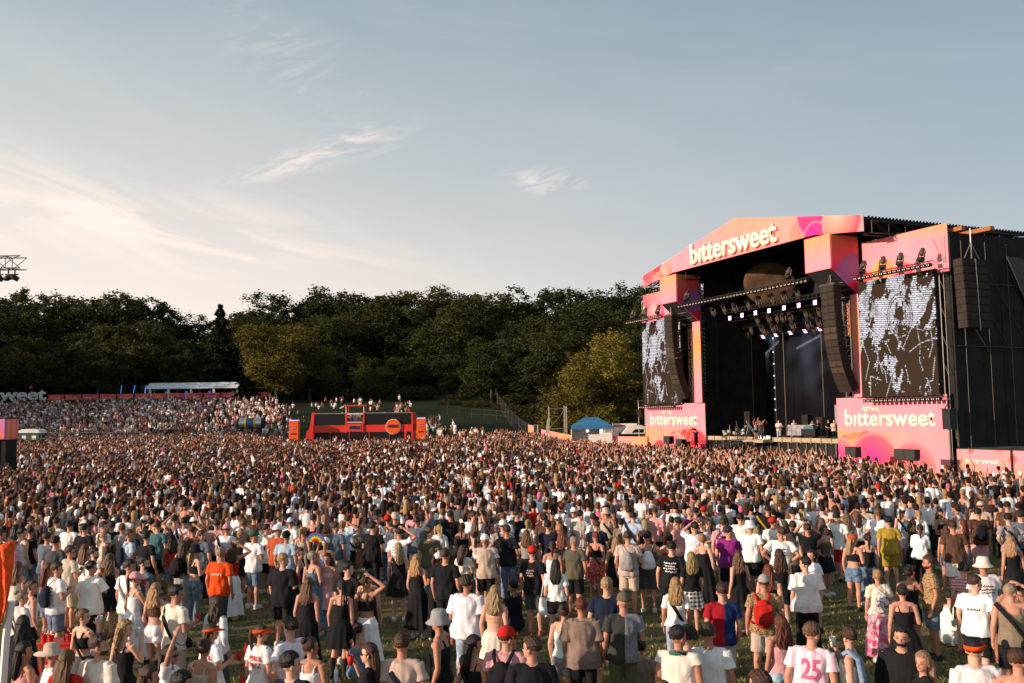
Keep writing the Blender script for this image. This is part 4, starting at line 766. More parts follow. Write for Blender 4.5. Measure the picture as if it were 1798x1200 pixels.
t = place('site_trailer', 1105, 103, 'white site trailer with red stripe and slanted front next to the stage', 'trailer'); q0 = at(1105, 765, 103).z-t.location.z; zz = lambda py: at(1105, py, 103).z-t.location.z
mb = MB(); mb.box(-1.6, 1.0, 1.0, 3.0, zz(760), zz(744)); mb.box(-3.4, -1.2, .2, 2.0, .4, zz(752)); mb.prism([(-1.0, zz(762)), (1.55, zz(762)), (1.7, zz(750)), (1.2, zz(747)), (-.2, zz(749))], 'y', -.8, .9); mb.build('body', M['white'], t)
mb = MB(); mb.box(-1.62, -.4, .97, .99, zz(749.5), zz(746.5)); mb.build('stripe', M['red'], t); mb = MB(); mb.prism([(.1, zz(760)), (1.4, zz(760)), (1.45, zz(754)), (.5, zz(754))], 'y', -.83, -.81); mb.build('window', M['glass'], t); mb = MB(); mb.lathe([(.3, 0), (.3, .2)], 14, 'y', (-1, -.9, .3)); mb.lathe([(.3, 0), (.3, .2)], 14, 'y', (1, -.9, .3)); mb.build('wheel', M['black'], t)
t = place('lighting_scaffold', 979.5, 112, 'steel scaffold tower with spotlights on top left of the blue tent', 'scaffold'); zz = lambda py: at(979, py, 112).z-t.location.z
zt = zz(718); mb = MB()
for p in (-1.05, .85, 1.1):
    for q in (0, 1.6): mb.bar((p, q, 0), (p, q, zt+.3), .032)
for z_ in (zt, zt*.52):
    for q in (0, 1.6): mb.bar((-1.25, q, z_), (1.25, q, z_), .045)
    for p in (-1.05, 1.1): mb.bar((p, 0, z_), (p, 1.6, z_), .045)
mb.bar((-1.05, 0, .2), (1, 0, zt*.5), .035); mb.bar((-1.05, 0, zt*.52), (1, 0, zt), .03); mb.build('scaffold_tubes', M['steel'], t)
for i in range(4):
    for j in range(2): mb = MB(); mb.lathe([(.08, -.12), (.15, .0), (.12, .14)], 9, 'y', (-.6+i*.38, .1, zt+.1-j*.75)); mb.build('spotlight', M['black'], t)
t = place('feather_flag', 961, 104, 'pale green feather flag before the pink fence left of the blue tent', 'flag'); zz = lambda py: at(961, py, 104).z-t.location.z
mb = MB(); P = [(-.18, zz(762)), (.12, zz(762)), (.2, zz(748)), (.3, zz(738)), (.28, zz(734)), (.1, zz(733)), (-.05, zz(739)), (-.15, zz(750))]; mb.prism(P, 'y', 0, .02); mb.build('flag_cloth', mat('pale_green_cloth', (.30, .36, .24), .8, var=.2), t); mb = MB(); mb.bar((-.18, .01, 0), (.12, .01, zz(733.5)), .02); mb.build('pole', M['steel'], t)
# pink printed fence from the stage to the gate, dark gate, wire fence climbing the slope
def fart2(seed):
    def f(S, Q): C = lerp(PK, OR, .5+.5*np.sin(S*.5+seed+Q)); bubble(C, S, Q, (2.2+seed % 3, 1.1), .45, RD, PK); bubble(C, S, Q, (7.0, .7), .4, OR, RD); return C
    return f
def fence_run(name, a, b, art, h, label, cat, extra=None):
    a = Vector(a); b = Vector(b); d = b-a; Ln = d.length; e = empty(name, (a.x, a.y, min(Z(a.x, a.y), Z(b.x, b.y))-.1), math.atan2(d.y, d.x), label, cat)
    zA = Z(a.x, a.y)-e.location.z; zB = Z(b.x, b.y)-e.location.z
    art_panel('banner', 0, Ln, lambda s: zA+(zB-zA)*s/Ln-.1, lambda s: zA+(zB-zA)*s/Ln+h, 0, art, e, .14)
    mb = MB(); n_ = max(1, int(Ln/2.5)); [mb.bar((Ln*i/n_, .1, zA+(zB-zA)*i/n_-.2), (Ln*i/n_, .1, zA+(zB-zA)*i/n_+h+.08), .04) for i in range(n_+1)]; mb.build('posts', M['darksteel'], e); return e
A = (at(1137, 765, 99.5).x, 99.5); Bp = (at(1020, 765, 107).x, 107); Cp = (at(951, 760, 116).x, 116); Dp_ = (at(937, 760, 117.5).x, 117.5); Ep = (at(928, 757, 118.5).x, 118.5)
fence_run('printed_fence', Bp, A, fart2(1), 2.15, 'pink and orange printed fence between the blue tent and the stage', 'fence'); fence_run('printed_fence', Cp, Bp, fart2(2.3), 2.0, 'pink and orange printed fence before the scaffold tower', 'fence')
fence_run('printed_fence', Ep, Dp_, fart2(.6), 2.1, 'short pink fence piece left of the black gate', 'fence')
t = empty('fence_gate', (Dp_[0], Dp_[1], Z(*Dp_)-.1), math.atan2(Cp[1]-Dp_[1], Cp[0]-Dp_[0]), 'black mesh gate between two pieces of the pink fence', 'gate'); mb = MB(); mb.box(0, .98, -.02, .02, 0, 2.25); mb.build('mesh', M['cloth_black'], t); mb = MB(); mb.bar((0, 0, 0), (0, 0, 2.3), .04); mb.bar((.98, 0, 0), (.98, 0, 2.3), .04); mb.bar((0, 0, 2.3), (.98, 0, 2.3), .04); mb.build('frame', M['steel'], t)
wf = empty('wire_fence', (0, 0, 0), 0, 'wire mesh fence with posts climbing the grass slope left of the gate', 'fence'); pts = [(928, 118.5), (917, 122), (905, 128), (893, 138), (883, 150), (874, 165), (871, 182)]
mb = MB(); ms = MB(); pr = None
for px, D in pts:
    x_ = ray(px, 733)[0]*D; p = Vector((x_, D, Z(x_, D)))
    mb.bar(p, p+Vector((0, 0, 2.3)), .03)
    if pr is not None:
        for zz_ in (.1, 1.1, 2.1): ms.bar(pr+Vector((0, 0, zz_)), p+Vector((0, 0, zz_)), .016, 3)
        for k2 in range(5): q_ = pr.lerp(p, k2/5); ms.bar(q_, q_+Vector((0, 0, 2.2)), .012, 3)
        q_ = pr.lerp(p, .5); mb.bar(q_-Vector((0, 0, .2)), q_+Vector((0, 0, 2.25)), .025)
    pr = p
mb.build('posts', M['darksteel'], wf); ms.build('mesh', M['darksteel'], wf)
wf2 = empty('wire_fence', (0, 0, 0), 0, 'low wire fence running left across the grass slope', 'fence'); mb = MB(); pr = None
for px, D in [(893, 138), (872, 139), (850, 140), (828, 142), (806, 145), (786, 150)]:
    x_ = ray(px, 733)[0]*D; p = Vector((x_, D, Z(x_, D))); mb.bar(p, p+Vector((0, 0, 1.6)), .02)
    if pr is not None: [mb.bar(pr+Vector((0, 0, zz_)), p+Vector((0, 0, zz_)), .014, 3) for zz_ in (.8, 1.5)]
    pr = p
mb.build('posts_and_wire', M['darksteel'], wf2)
t = place('hung_speaker', 1122, 101, 'small pale speaker array hanging before the dark trees beside the left wing', 'speaker array'); zz = lambda py: at(1122, py, 101).z-t.location.z
for i in range(4): mb = MB(); mb.box(-.22+i*.05, .22+i*.05, 0, .4, zz(722.5+i*3.2), zz(719.6+i*3.2)); mb.build('cabinet', M['cab2'], t)
mb = MB(); mb.bar((0, .2, zz(719.6)), (0, .2, zz(704)), .03); mb.bar((-.2, .2, zz(704)), (1.3, .2, zz(704)), .04); mb.bar((0, .2, 0), (0, .2, zz(732)), .03); mb.build('hanger', M['steel'], t)
# ---- foreground things
t = empty('feather_banner', (at(8, 1100, 11).x, 11, 0), 0, 'bright orange banner cloth on a pale pole cut by the left edge', 'flag')
def O(px, py): p = at(px, py, 11); return (p.x-t.location.x, p.z)
bm_ = []; nn = 14
edge = [(22, 948, -60, 985), (22.5, 960, -60, 1000), (21, 985, -60, 1020), (19, 1010, -60, 1045), (17, 1040, -60, 1070), (14, 1062, -60, 1090), (6, 1085, -60, 1105), (0, 1096, -60, 1112)]
V_ = []; F_ = []
for j, (ax, ay, bx, by) in enumerate(edge):
    for i in range(nn): u = i/(nn-1); p = O(ax+(bx-ax)*u, ay+(by-ay)*u); V_.append((p[0], .05*math.sin(i*1.7+j*.8), p[1]))
for j in range(len(edge)-1):
    for i in range(nn-1): F_.append((j*nn+i, j*nn+i+1, (j+1)*nn+i+1, (j+1)*nn+i))
mb = MB(); mb.add(V_, F_); o = mb.build('banner_cloth', mat('orange_cloth', srgb(236, 84, 26), .7, var=.15, vscale=6, bump=.5, bscale=30), t, smooth=True); md = o.modifiers.new('s', 'SOLIDIFY'); md.thickness = .01
mb = MB(); p0, p1, p2 = O(15, 1058), O(6, 1120), O(-1, 1215); mb.bar((p0[0], .06, p0[1]), (p1[0], .06, p1[1]), .045, 8); mb.bar((p1[0], .06, p1[1]), (p2[0], .06, p2[1]), .045, 8); mb.bar((p2[0], .06, p2[1]), (p2[0], .06, 0), .045, 8); mb.build('pole', M['white'], t)
tb = empty('red_table', (at(104, 1120, 15.4).x, 15.4, 0), .1, 'small red bar table with drinks among the people at the lower left', 'table'); mb = MB(); mb.box(-.24, .24, -.2, .2, .0, .80); mb.build('body', M['red'], tb); mb = MB(); mb.box(-.27, .27, -.23, .23, .80, .83); mb.build('tabletop', M['red'], tb)
M['redcup'] = mat('red_cup', srgb(206, 40, 34), .35, spec=.5)
def cup(loc, label, mm=None, straw=True, r=.042):
    t = empty('drink_cup', loc, 0, label, 'cup'); mb = MB(); mb.lathe([(r*.75, 0), (r, .13), (r*.93, .13), (r*.7, .09)], 14); mb.build('cup', mm or M['redcup'], t)
    if straw: mb = MB(); mb.bar((0, 0, .09), (.03, .0, .22), .005); mb.build('straw', M['white'], t)
    return t
for i, (dx, dy, lb) in enumerate([(-.2, -.1, 'red cup with straw at the left end of the red table'), (-.05, -.18, 'red cup with straw at the middle of the red table'), (.10, .05, 'dark tall cup on the red table'), (.2, -.1, 'red cup at the right end of the red table')]): cup((tb.location.x+dx, tb.location.y+dy, .83), lb, M['redcup'] if i != 2 else mat('dark_cup', (.10, .02, .02), .4), i < 2, .05)
t = empty('water_bottle', (at(590, 1195, 15.2).x, 15.2, 0), 0, 'clear plastic bottle held up near the lower edge', 'bottle')
t.location.z = at(590, 1185, 15.2).z; mb = MB(); mb.lathe([(.03, -.12), (.035, -.1), (.035, .06), (.014, .1), (.014, .13)], 12); mb.build('bottle', mat('clear_plastic', (.7, .75, .78), .1, spec=.8), t, smooth=True); mb = MB(); mb.lathe([(.016, .13), (.016, .15)], 10); mb.build('bottle_cap', M['redcup'], t)

# ================================================================ PEOPLE
def tubeg(mb, pts, rad, n=12, caps=True):
    """loft of elliptical sections along a polyline; rad = r or (rx, ry)"""
    pts = [Vector(p) for p in pts]; m = len(pts); ring = []
    for i, p in enumerate(pts):
        t = (pts[min(i+1, m-1)]-pts[max(i-1, 0)]).normalized(); ref = Vector((1, 0, 0)) if abs(t.x) < .9 else Vector((0, 1, 0))
        v = t.cross(ref).normalized(); u = v.cross(t).normalized(); r = rad[i]; rx, ry = (r, r) if not hasattr(r, '__len__') else r
        ring += [p+u*math.cos(2*PI*k_/n)*rx+v*math.sin(2*PI*k_/n)*ry for k_ in range(n)]
    f = [(j*n+i, j*n+(i+1) % n, (j+1)*n+(i+1) % n, (j+1)*n+i) for j in range(m-1) for i in range(n)]
    if caps: f += [tuple(range(n))[::-1], tuple(range((m-1)*n, m*n))]
    mb.add(ring, f)
def ellip(mb, c, r, rot=None, n=14, m=9):
    v = []; R = rot or Matrix.Identity(3)
    for j in range(1, m):
        a = PI*j/m
        for i in range(n): b_ = 2*PI*i/n; v.append(Vector(c)+R @ Vector((r[0]*math.sin(a)*math.cos(b_), r[1]*math.sin(a)*math.sin(b_), r[2]*math.cos(a))))
    v += [Vector(c)+R @ Vector((0, 0, r[2])), Vector(c)-R @ Vector((0, 0, r[2]))]; k_ = (m-1)*n
    f = [(j*n+i, (j+1)*n+i, (j+1)*n+(i+1) % n, j*n+(i+1) % n) for j in range(m-2) for i in range(n)]
    f += [(k_, i, (i+1) % n) for i in range(n)]+[(k_+1, (m-2)*n+(i+1) % n, (m-2)*n+i) for i in range(n)]
    mb.add(v, f)
def remesh(mb, name, vox=.013, smooth=3, noise=0.0, post=None, dec=None, fold=0.0):
    me = mb.mesh(name); o = bpy.data.objects.new('tmp', me); COL.objects.link(o)
    r = o.modifiers.new('r', 'REMESH'); r.mode = 'VOXEL'; r.voxel_size = vox; r.use_smooth_shade = True
    if smooth: s = o.modifiers.new('s', 'SMOOTH'); s.iterations = smooth; s.factor = .5
    if dec: d = o.modifiers.new('d', 'DECIMATE'); d.ratio = dec
    bpy.context.view_layer.update()
    out = bpy.data.meshes.new_from_object(o.evaluated_get(bpy.context.evaluated_depsgraph_get())); bpy.data.objects.remove(o); bpy.data.meshes.remove(me)
    if noise:
        n = len(out.vertices); co = np.zeros(n*3); out.vertices.foreach_get('co', co); co = co.reshape(-1, 3); nr = np.zeros(n*3); out.vertices.foreach_get('normal', nr); nr = nr.reshape(-1, 3)
        d = (np.sin(co[:, 2]*31+co[:, 0]*22+4*np.sin(co[:, 1]*17))*.5+np.sin(co[:, 0]*43-co[:, 2]*19+co[:, 1]*37)*.35+np.sin(co[:, 0]*80+co[:, 2]*9)*.3)*noise
        ang = np.arctan2(co[:, 0], co[:, 1]+.001); fo = np.sin(ang*5+3*np.sin(co[:, 2]*5)+co[:, 2]*6)+.7*np.sin(ang*9-co[:, 2]*11+1.5)+.6*np.sin(co[:, 2]*24+co[:, 0]*14+2*np.sin(ang*3))
        d = d+fold*fo*np.clip((1.44-co[:, 2])/.35, 0, 1)
        co += nr*d[:, None]; out.vertices.foreach_set('co', co.ravel())
    out.name = name; out.polygons.foreach_set('use_smooth', np.ones(len(out.polygons), bool)); out.update(); return out
S_, F_T = 1, 0
def skel(sex, pose):
    w_ = 1.0 if sex == 'm' else .87; sh = .185*w_; dz = 0.0; e = {}; 
    dn = lambda s: [(s*sh, -.01, 1.405), (s*(sh+.055), -.035, 1.12), (s*(sh+.06), .05, .875)]
    L, R = dn(-1), dn(1)
    if pose in 'CK': R = [(sh, 0, 1.405), (sh+.065, -.02, 1.13), (.15, .22, 1.20)]
    if pose == 'K': R = [(sh, 0, 1.405), (sh+.08, .10, 1.18), (.10, .19, 1.46)]
    if pose == 'P': L = [(-sh, 0, 1.405), (-sh-.045, .0, 1.13), (-.07, .24, 1.22)]; R = [(sh, 0, 1.405), (sh+.045, .0, 1.13), (.07, .24, 1.22)]
    if pose == 'H': R = [(sh, 0, 1.42), (sh+.25, -.02, 1.57), (.14, -.03, 1.74)]
    if pose == 'R': R = [(sh, 0, 1.42), (sh+.07, .10, 1.66), (sh-.02, .15, 1.90)]
    if pose == 'I': L = [(-sh, 0, 1.405), (-sh-.16, -.10, 1.19), (-.19, .0, 1.03)]; R = [(sh, 0, 1.405), (sh+.16, -.10, 1.19), (.19, .0, 1.03)]
    if pose == 'X': L = [(-sh, 0, 1.405), (-sh-.05, .05, 1.14), (.06, .19, 1.17)]; R = [(sh, 0, 1.405), (sh+.05, .05, 1.14), (-.06, .21, 1.14)]
    if pose == 'U': L = [(-sh, 0, 1.42), (-sh-.10, .14, 1.50), (-.08, .22, 1.71)]; R = [(sh, 0, 1.42), (sh+.10, .14, 1.50), (.08, .22, 1.71)]
    if pose == 'V': L = [(-sh, 0, 1.42), (-sh-.12, .05, 1.66), (-sh-.05, .08, 1.92)]; R = [(sh, 0, 1.42), (sh+.12, .05, 1.66), (sh+.02, .12, 1.90)]
    if pose == 'G': L = [(-sh, 0, 1.405), (-sh-.08, .02, 1.15), (-.32, .26, 1.16)]; R = [(sh, 0, 1.405), (sh+.05, -.06, 1.14), (.08, .20, 1.05)]
    hp = .085; legs = {s: [(s*hp, 0, .90), (s*(hp+.012), .015, .49), (s*(hp+.025), -.015, .085)] for s in (-1, 1)}
    if pose == 'S':
        dz = -.74; legs = {s: [(s*hp, 0, .90), (s*.17, .36, 1.13), (s*.16, .55, .80)] for s in (-1, 1)}
        L = [(-sh, 0, 1.405), (-sh-.05, .04, 1.13), (-.15, .3, 1.12)]; R = [(sh, 0, 1.405), (sh+.05, .04, 1.13), (.15, .3, 1.12)]
    return dict(L=L, R=R, legs=legs, dz=dz, sh=sh, w=w_)
def V3(p, dz): return Vector((p[0], p[1], p[2]+dz))
def mid(a, b, t, off=(0, 0, 0)): return Vector(a).lerp(Vector(b), t)+Vector(off)
TOR = {'m': [(.80, .150, .105, 0), (.90, .168, .120, -.01), (1.0, .155, .110, 0), (1.10, .150, .105, 0), (1.22, .165, .115, 0), (1.32, .180, .118, 0), (1.39, .165, .09, -.008), (1.44, .10, .07, -.008), (1.46, .06, .055, -.008)],
       'f': [(.80, .150, .105, 0), (.89, .176, .128, -.012), (.98, .150, .105, 0), (1.07, .122, .088, 0), (1.18, .135, .10, .006), (1.27, .148, .118, .014), (1.36, .150, .09, 0), (1.42, .09, .065, -.008), (1.455, .05, .05, -.008)]}
def torso(mb, sex, infl, z0, z1, dz, flare=0.0, n=18):
    T = TOR[sex]; zs = [t[0] for t in T]; Z_ = sorted({z0, z1, *[z for z in zs if z0 < z < z1]}); P = []; Rr = []
    for z in Z_:
        rx = np.interp(z, zs, [t[1] for t in T]); ry = np.interp(z, zs, [t[2] for t in T]); yo = np.interp(z, zs, [t[3] for t in T]); k_ = flare*max(0, (1.25-z)/.4)
        P.append((0, yo, z+dz)); Rr.append((rx+infl+k_, ry+infl+k_*.8))
    tubeg(mb, P, Rr, n)
def hand(mb, el, wr, side):
    d = (Vector(wr)-Vector(el)).normalized(); pal = Vector((-side, .25, 0)); pal = (pal-d*pal.dot(d)).normalized(); lat = d.cross(pal).normalized(); w0 = Vector(wr)
    Mx = Matrix((lat, pal, d)).transposed(); ellip(mb, w0+d*.045, (.040, .018, .055), Mx, 8, 6)
    for k_, (o_, ln) in enumerate(((-.028, .062), (-.010, .074), (.009, .070), (.027, .055))):
        a = w0+d*.085+lat*o_; b_ = a+d*ln*.5+pal*.008; c_ = b_+d*ln*.4+pal*.028; tubeg(mb, [a-d*.02, b_, c_], [.0095, .0085, .006], 6)
    a = w0+d*.03+lat*.034*side*(1 if True else 1); tubeg(mb, [a, a+lat*.022*side+d*.025, a+lat*.026*side+d*.055+pal*.02], [.012, .0105, .007], 6)
_bc = {}
def body_mesh(sex, pose, yaw):
    key = (sex, pose, yaw)
    if key in _bc: return _bc[key]
    s = skel(sex, pose); dz = s['dz']; mb = MB(); torso(mb, sex, 0, .80, 1.46, dz)
    if sex == 'f': [ellip(mb, (q*.065, .085, 1.265+dz), (.055, .045, .055)) for q in (-1, 1)]
    [ellip(mb, (q*.075, -.065, .89+dz), (.085, .07, .09)) for q in (-1, 1)]
    for q in (-1, 1):
        h_, k_, a = [V3(p, dz) for p in s['legs'][q]]; g = 1.0 if sex == 'm' else .95
        tubeg(mb, [h_+Vector((0, 0, .04)), mid(h_, k_, .35), mid(h_, k_, .8), k_, mid(k_, a, .28, (0, -.012, 0)), mid(k_, a, .65), a, a+Vector((0, 0, -.03))], [.092*g, .086*g, .062*g, .054*g, .058*g, .042*g, .034*g, .038], 12)
        ellip(mb, a+Vector((q*.008, .055, -.045)), (.042, .115, .038))
        A = [V3(p, dz) for p in (s['R'] if q > 0 else s['L'])]; sh = A[0]
        tubeg(mb, [sh+Vector((-q*.03, 0, .005)), sh+Vector((q*.0, 0, 0)), mid(A[0], A[1], .3), mid(A[0], A[1], .7), A[1], mid(A[1], A[2], .25), mid(A[1], A[2], .7), A[2]], [.055*g, .058*g, .050*g, .042*g, .038*g, .040*g, .030*g, .025*g], 10)
        tubeg(mb, [(q*.03, -.01, 1.44+dz), (q*.10, -.012, 1.425+dz), sh+Vector((-q*.01, 0, .02))], [.05, .05, .045], 10)
        hand(mb, A[1], A[2], q)
    rz = Matrix.Rotation(-yaw, 3, 'Z'); hp = lambda p: rz @ Vector(p)+Vector((0, 0, dz))
    tubeg(mb, [(0, -.01, 1.40+dz), (0, 0, 1.48+dz), (0, .005, 1.56+dz)], [.060, .053, .052] if sex == 'm' else [.05, .043, .043], 12)
    ellip(mb, hp((0, .0, 1.655)), (.076, .094, .098), rz, 20, 14); ellip(mb, hp((0, .022, 1.59)), (.060, .072, .075), rz, 16, 10); ellip(mb, hp((0, .055, 1.545)), (.032, .035, .026), rz)
    ellip(mb, hp((0, .097, 1.605)), (.013, .020, .022), rz, 10, 8); ellip(mb, hp((0, .086, 1.572)), (.026, .012, .009), rz, 10, 8)
    [ellip(mb, hp((q*.078, -.005, 1.61)), (.010, .020, .032), rz, 8, 6) for q in (-1, 1)]
    me = remesh(mb, 'person_body', .0105, 2, dec=.55)
    me.materials.append(M['skin']); me.materials.append(M['eye']); me.materials.append(M['lip'])
    bm = bmesh.new(); bm.from_mesh(me)
    fb = MB(); idx_ = []
    for q in (-1, 1): n0 = len(fb.f); ellip(fb, hp((q*.031, .084, 1.625)), (.013, .008, .007), rz, 8, 6); ellip(fb, hp((q*.032, .088, 1.648)), (.018, .006, .004), rz, 8, 5); idx_ += [1]*(len(fb.f)-n0)
    n0 = len(fb.f); ellip(fb, hp((0, .096, 1.572)), (.022, .005, .006), rz, 8, 5); idx_ += [2]*(len(fb.f)-n0)
    vs = [bm.verts.new(v) for v in fb.v]
    for f_, mi in zip(fb.f, idx_): ff = bm.faces.new([vs[i] for i in f_]); ff.material_index = mi; ff.smooth = True
    bm.to_mesh(me); bm.free(); _bc[key] = me; return me
def cached(fn):
    def g(*a):
        k_ = (fn.__name__,)+a
        if k_ not in _bc: _bc[k_] = fn(*a)
        return _bc[k_]
    return g
def sleeves(mb, s, dz, frac, r0, r1, n=12):
    for q in (-1, 1):
        A = [V3(p, dz) for p in (s['R'] if q > 0 else s['L'])]; a, e, w_ = A
        P = [a+Vector((-q*.05, 0, .0)), a+Vector((0, 0, .004))]; R = [r0, r0]
        if frac <= 1: P += [mid(a, e, frac*.5), mid(a, e, frac)]; R += [r0*.98, r1]
        else: P += [mid(a, e, .5), e, mid(e, w_, frac-1)]; R += [r0*.95, r0*.85, r1]
        tubeg(mb, P, R, n)
        tubeg(mb, [(q*.03, -.01, 1.43+dz), (q*.10, -.012, 1.42+dz), a+Vector((0, 0, .012))], [.058, .06, .06], 10)
@cached
def top_mesh(kind, sex, pose):
    s = skel(sex, pose); dz = s['dz']; mb = MB(); k_ = 1.0 if sex == 'm' else .88
    if kind == 't': torso(mb, sex, .022, .84 if sex == 'm' else .92, 1.45, dz, .03); sleeves(mb, s, dz, .62, .070*k_, .082*k_)
    elif kind == 'o': torso(mb, sex, .045, .78, 1.445, dz, .06); sleeves(mb, s, dz, .85, .085*k_, .105*k_)
    elif kind == 'l': torso(mb, sex, .03, .84, 1.45, dz, .035); sleeves(mb, s, dz, 1.93, .070*k_, .045*k_)
    elif kind == 'v': torso(mb, sex, .035, .82, 1.445, dz, .045); sleeves(mb, s, dz, .25, .075*k_, .085*k_)
    elif kind in 'scn':
        lo = {'s': .86 if sex == 'm' else .93, 'c': 1.14, 'n': 1.17}[kind]; hi = 1.33 if kind != 'n' else 1.26
        torso(mb, sex, .014, lo, hi, dz, .01 if sex == 'f' else .02)
        if sex == 'f': [ellip(mb, (q*.065, .088, 1.265+dz), (.062, .05, .062)) for q in (-1, 1)]
        wd = .03 if sex == 'm' else .013
        if kind != 'n':
            for q in (-1, 1): tubeg(mb, [(q*.085, .075, 1.30+dz), (q*.095, .045, 1.40+dz), (q*.09, -.01, 1.452+dz), (q*.085, -.065, 1.39+dz), (q*.07, -.10, 1.30+dz)], [(wd, wd*.8)]*5, 8)
    return remesh(mb, 'top', .0125 if kind not in 'scn' else .0105, 2, .0032 if kind in 'tolv' else .001, dec=.6, fold=.0055 if kind in 'tolv' else .0012)
@cached
def skirt_mesh(kind, sex, dressed):
    z0 = 1.03; hem = {'k': .60, 'K': .14, 'd': .58, 'D': .22}[kind]; flare = {'k': .085, 'K': .10, 'd': .10, 'D': .12}[kind]; n = 72; m = 22; v = []
    for j in range(m+1):
        t = j/m; z = z0+(hem-z0)*t
        bx = float(np.interp(z, [.1, .8, .9, 1.03], [.18, .178, .19, .15])); by = float(np.interp(z, [.1, .8, .9, 1.03], [.15, .145, .148, .105])); fl = flare*t**1.1
        for i in range(n):
            a = 2*PI*i/n; pl = (math.sin(a*13+1.2*math.sin(a*2))*.5+math.sin(a*7+1)*.5)*.045*t**.8*(.6 if kind in 'kd' else 1)
            v.append(((bx+fl+pl)*math.cos(a), (by+fl*.8+pl)*math.sin(a)-.008, z-(.012*math.sin(a*3) if t > .9 else 0)))
    f = [(j*n+i, (j+1)*n+i, (j+1)*n+(i+1) % n, j*n+(i+1) % n) for j in range(m) for i in range(n)]+[tuple(range(n))]
    mb = MB(); mb.add(v, f); me = mb.mesh('skirt', True); return me
@cached
def pants_mesh(kind, sex, pose):
    s = skel(sex, pose); dz = s['dz']; mb = MB(); torso(mb, sex, .012, .80, 1.0 if sex == 'f' else .97, dz)
    [ellip(mb, (q*.075, -.065, .89+dz), (.098, .082, .10)) for q in (-1, 1)]
    for q in (-1, 1):
        h_, k_, a = [V3(p, dz) for p in s['legs'][q]]
        if kind == 'h': end = mid(h_, k_, .93 if sex == 'm' else .55); P = [h_+Vector((0, 0, .04)), mid(h_, k_, .3), end]; R = [.108, .106, .098 if sex == 'm' else .104]
        elif kind == 'w': P = [h_+Vector((0, 0, .04)), mid(h_, k_, .4), k_, mid(k_, a, .5), a+Vector((0, 0, -.03))]; R = [.108, .108, .105, .112, .12]
        else: P = [h_+Vector((0, 0, .04)), mid(h_, k_, .4), mid(h_, k_, .85), k_, mid(k_, a, .35), mid(k_, a, .9)]; R = [.104, .096, .078, .074, .074, .062]
        tubeg(mb, P, R, 14)
    return remesh(mb, 'bottom', .0125, 2, .003, dec=.6, fold=.0025)
@cached
def shoe_mesh(side, kind):
    mb = MB()
    if kind == 'boot': tubeg(mb, [(0, -.01, .0), (0, -.01, .12), (0, -.012, .38)], [(.045, .05), .046, .062], 10)
    ellip(mb, (0, .05, .045), (.05, .135, .045)); ellip(mb, (0, -.02, .07), (.045, .06, .05)); mb.box(-.045, .045, -.07, .17, .0, .02)
    return remesh(mb, 'shoe', .012, 2)
def sph(fn, n=40, m=26, c=(0, 0, 0)):
    v = []
    for j in range(1, m):
        a = PI*j/m
        for i in range(n): b_ = 2*PI*i/n; d = Vector((math.sin(a)*math.cos(b_), math.sin(a)*math.sin(b_), math.cos(a))); r = fn(d); v.append((c[0]+d.x*r[0], c[1]+d.y*r[1], c[2]+d.z*r[2]))
    rt_, rb_ = fn(Vector((0, 0, 1))), fn(Vector((0, 0, -1))); v += [(c[0], c[1], c[2]+rt_[2]), (c[0], c[1], c[2]-rb_[2])]; k_ = (m-1)*n
    f = [(j*n+i, (j+1)*n+i, (j+1)*n+(i+1) % n, j*n+(i+1) % n) for j in range(m-2) for i in range(n)]+[(k_, i, (i+1) % n) for i in range(n)]+[(k_+1, (m-2)*n+(i+1) % n, (m-2)*n+i) for i in range(n)]
    return v, f
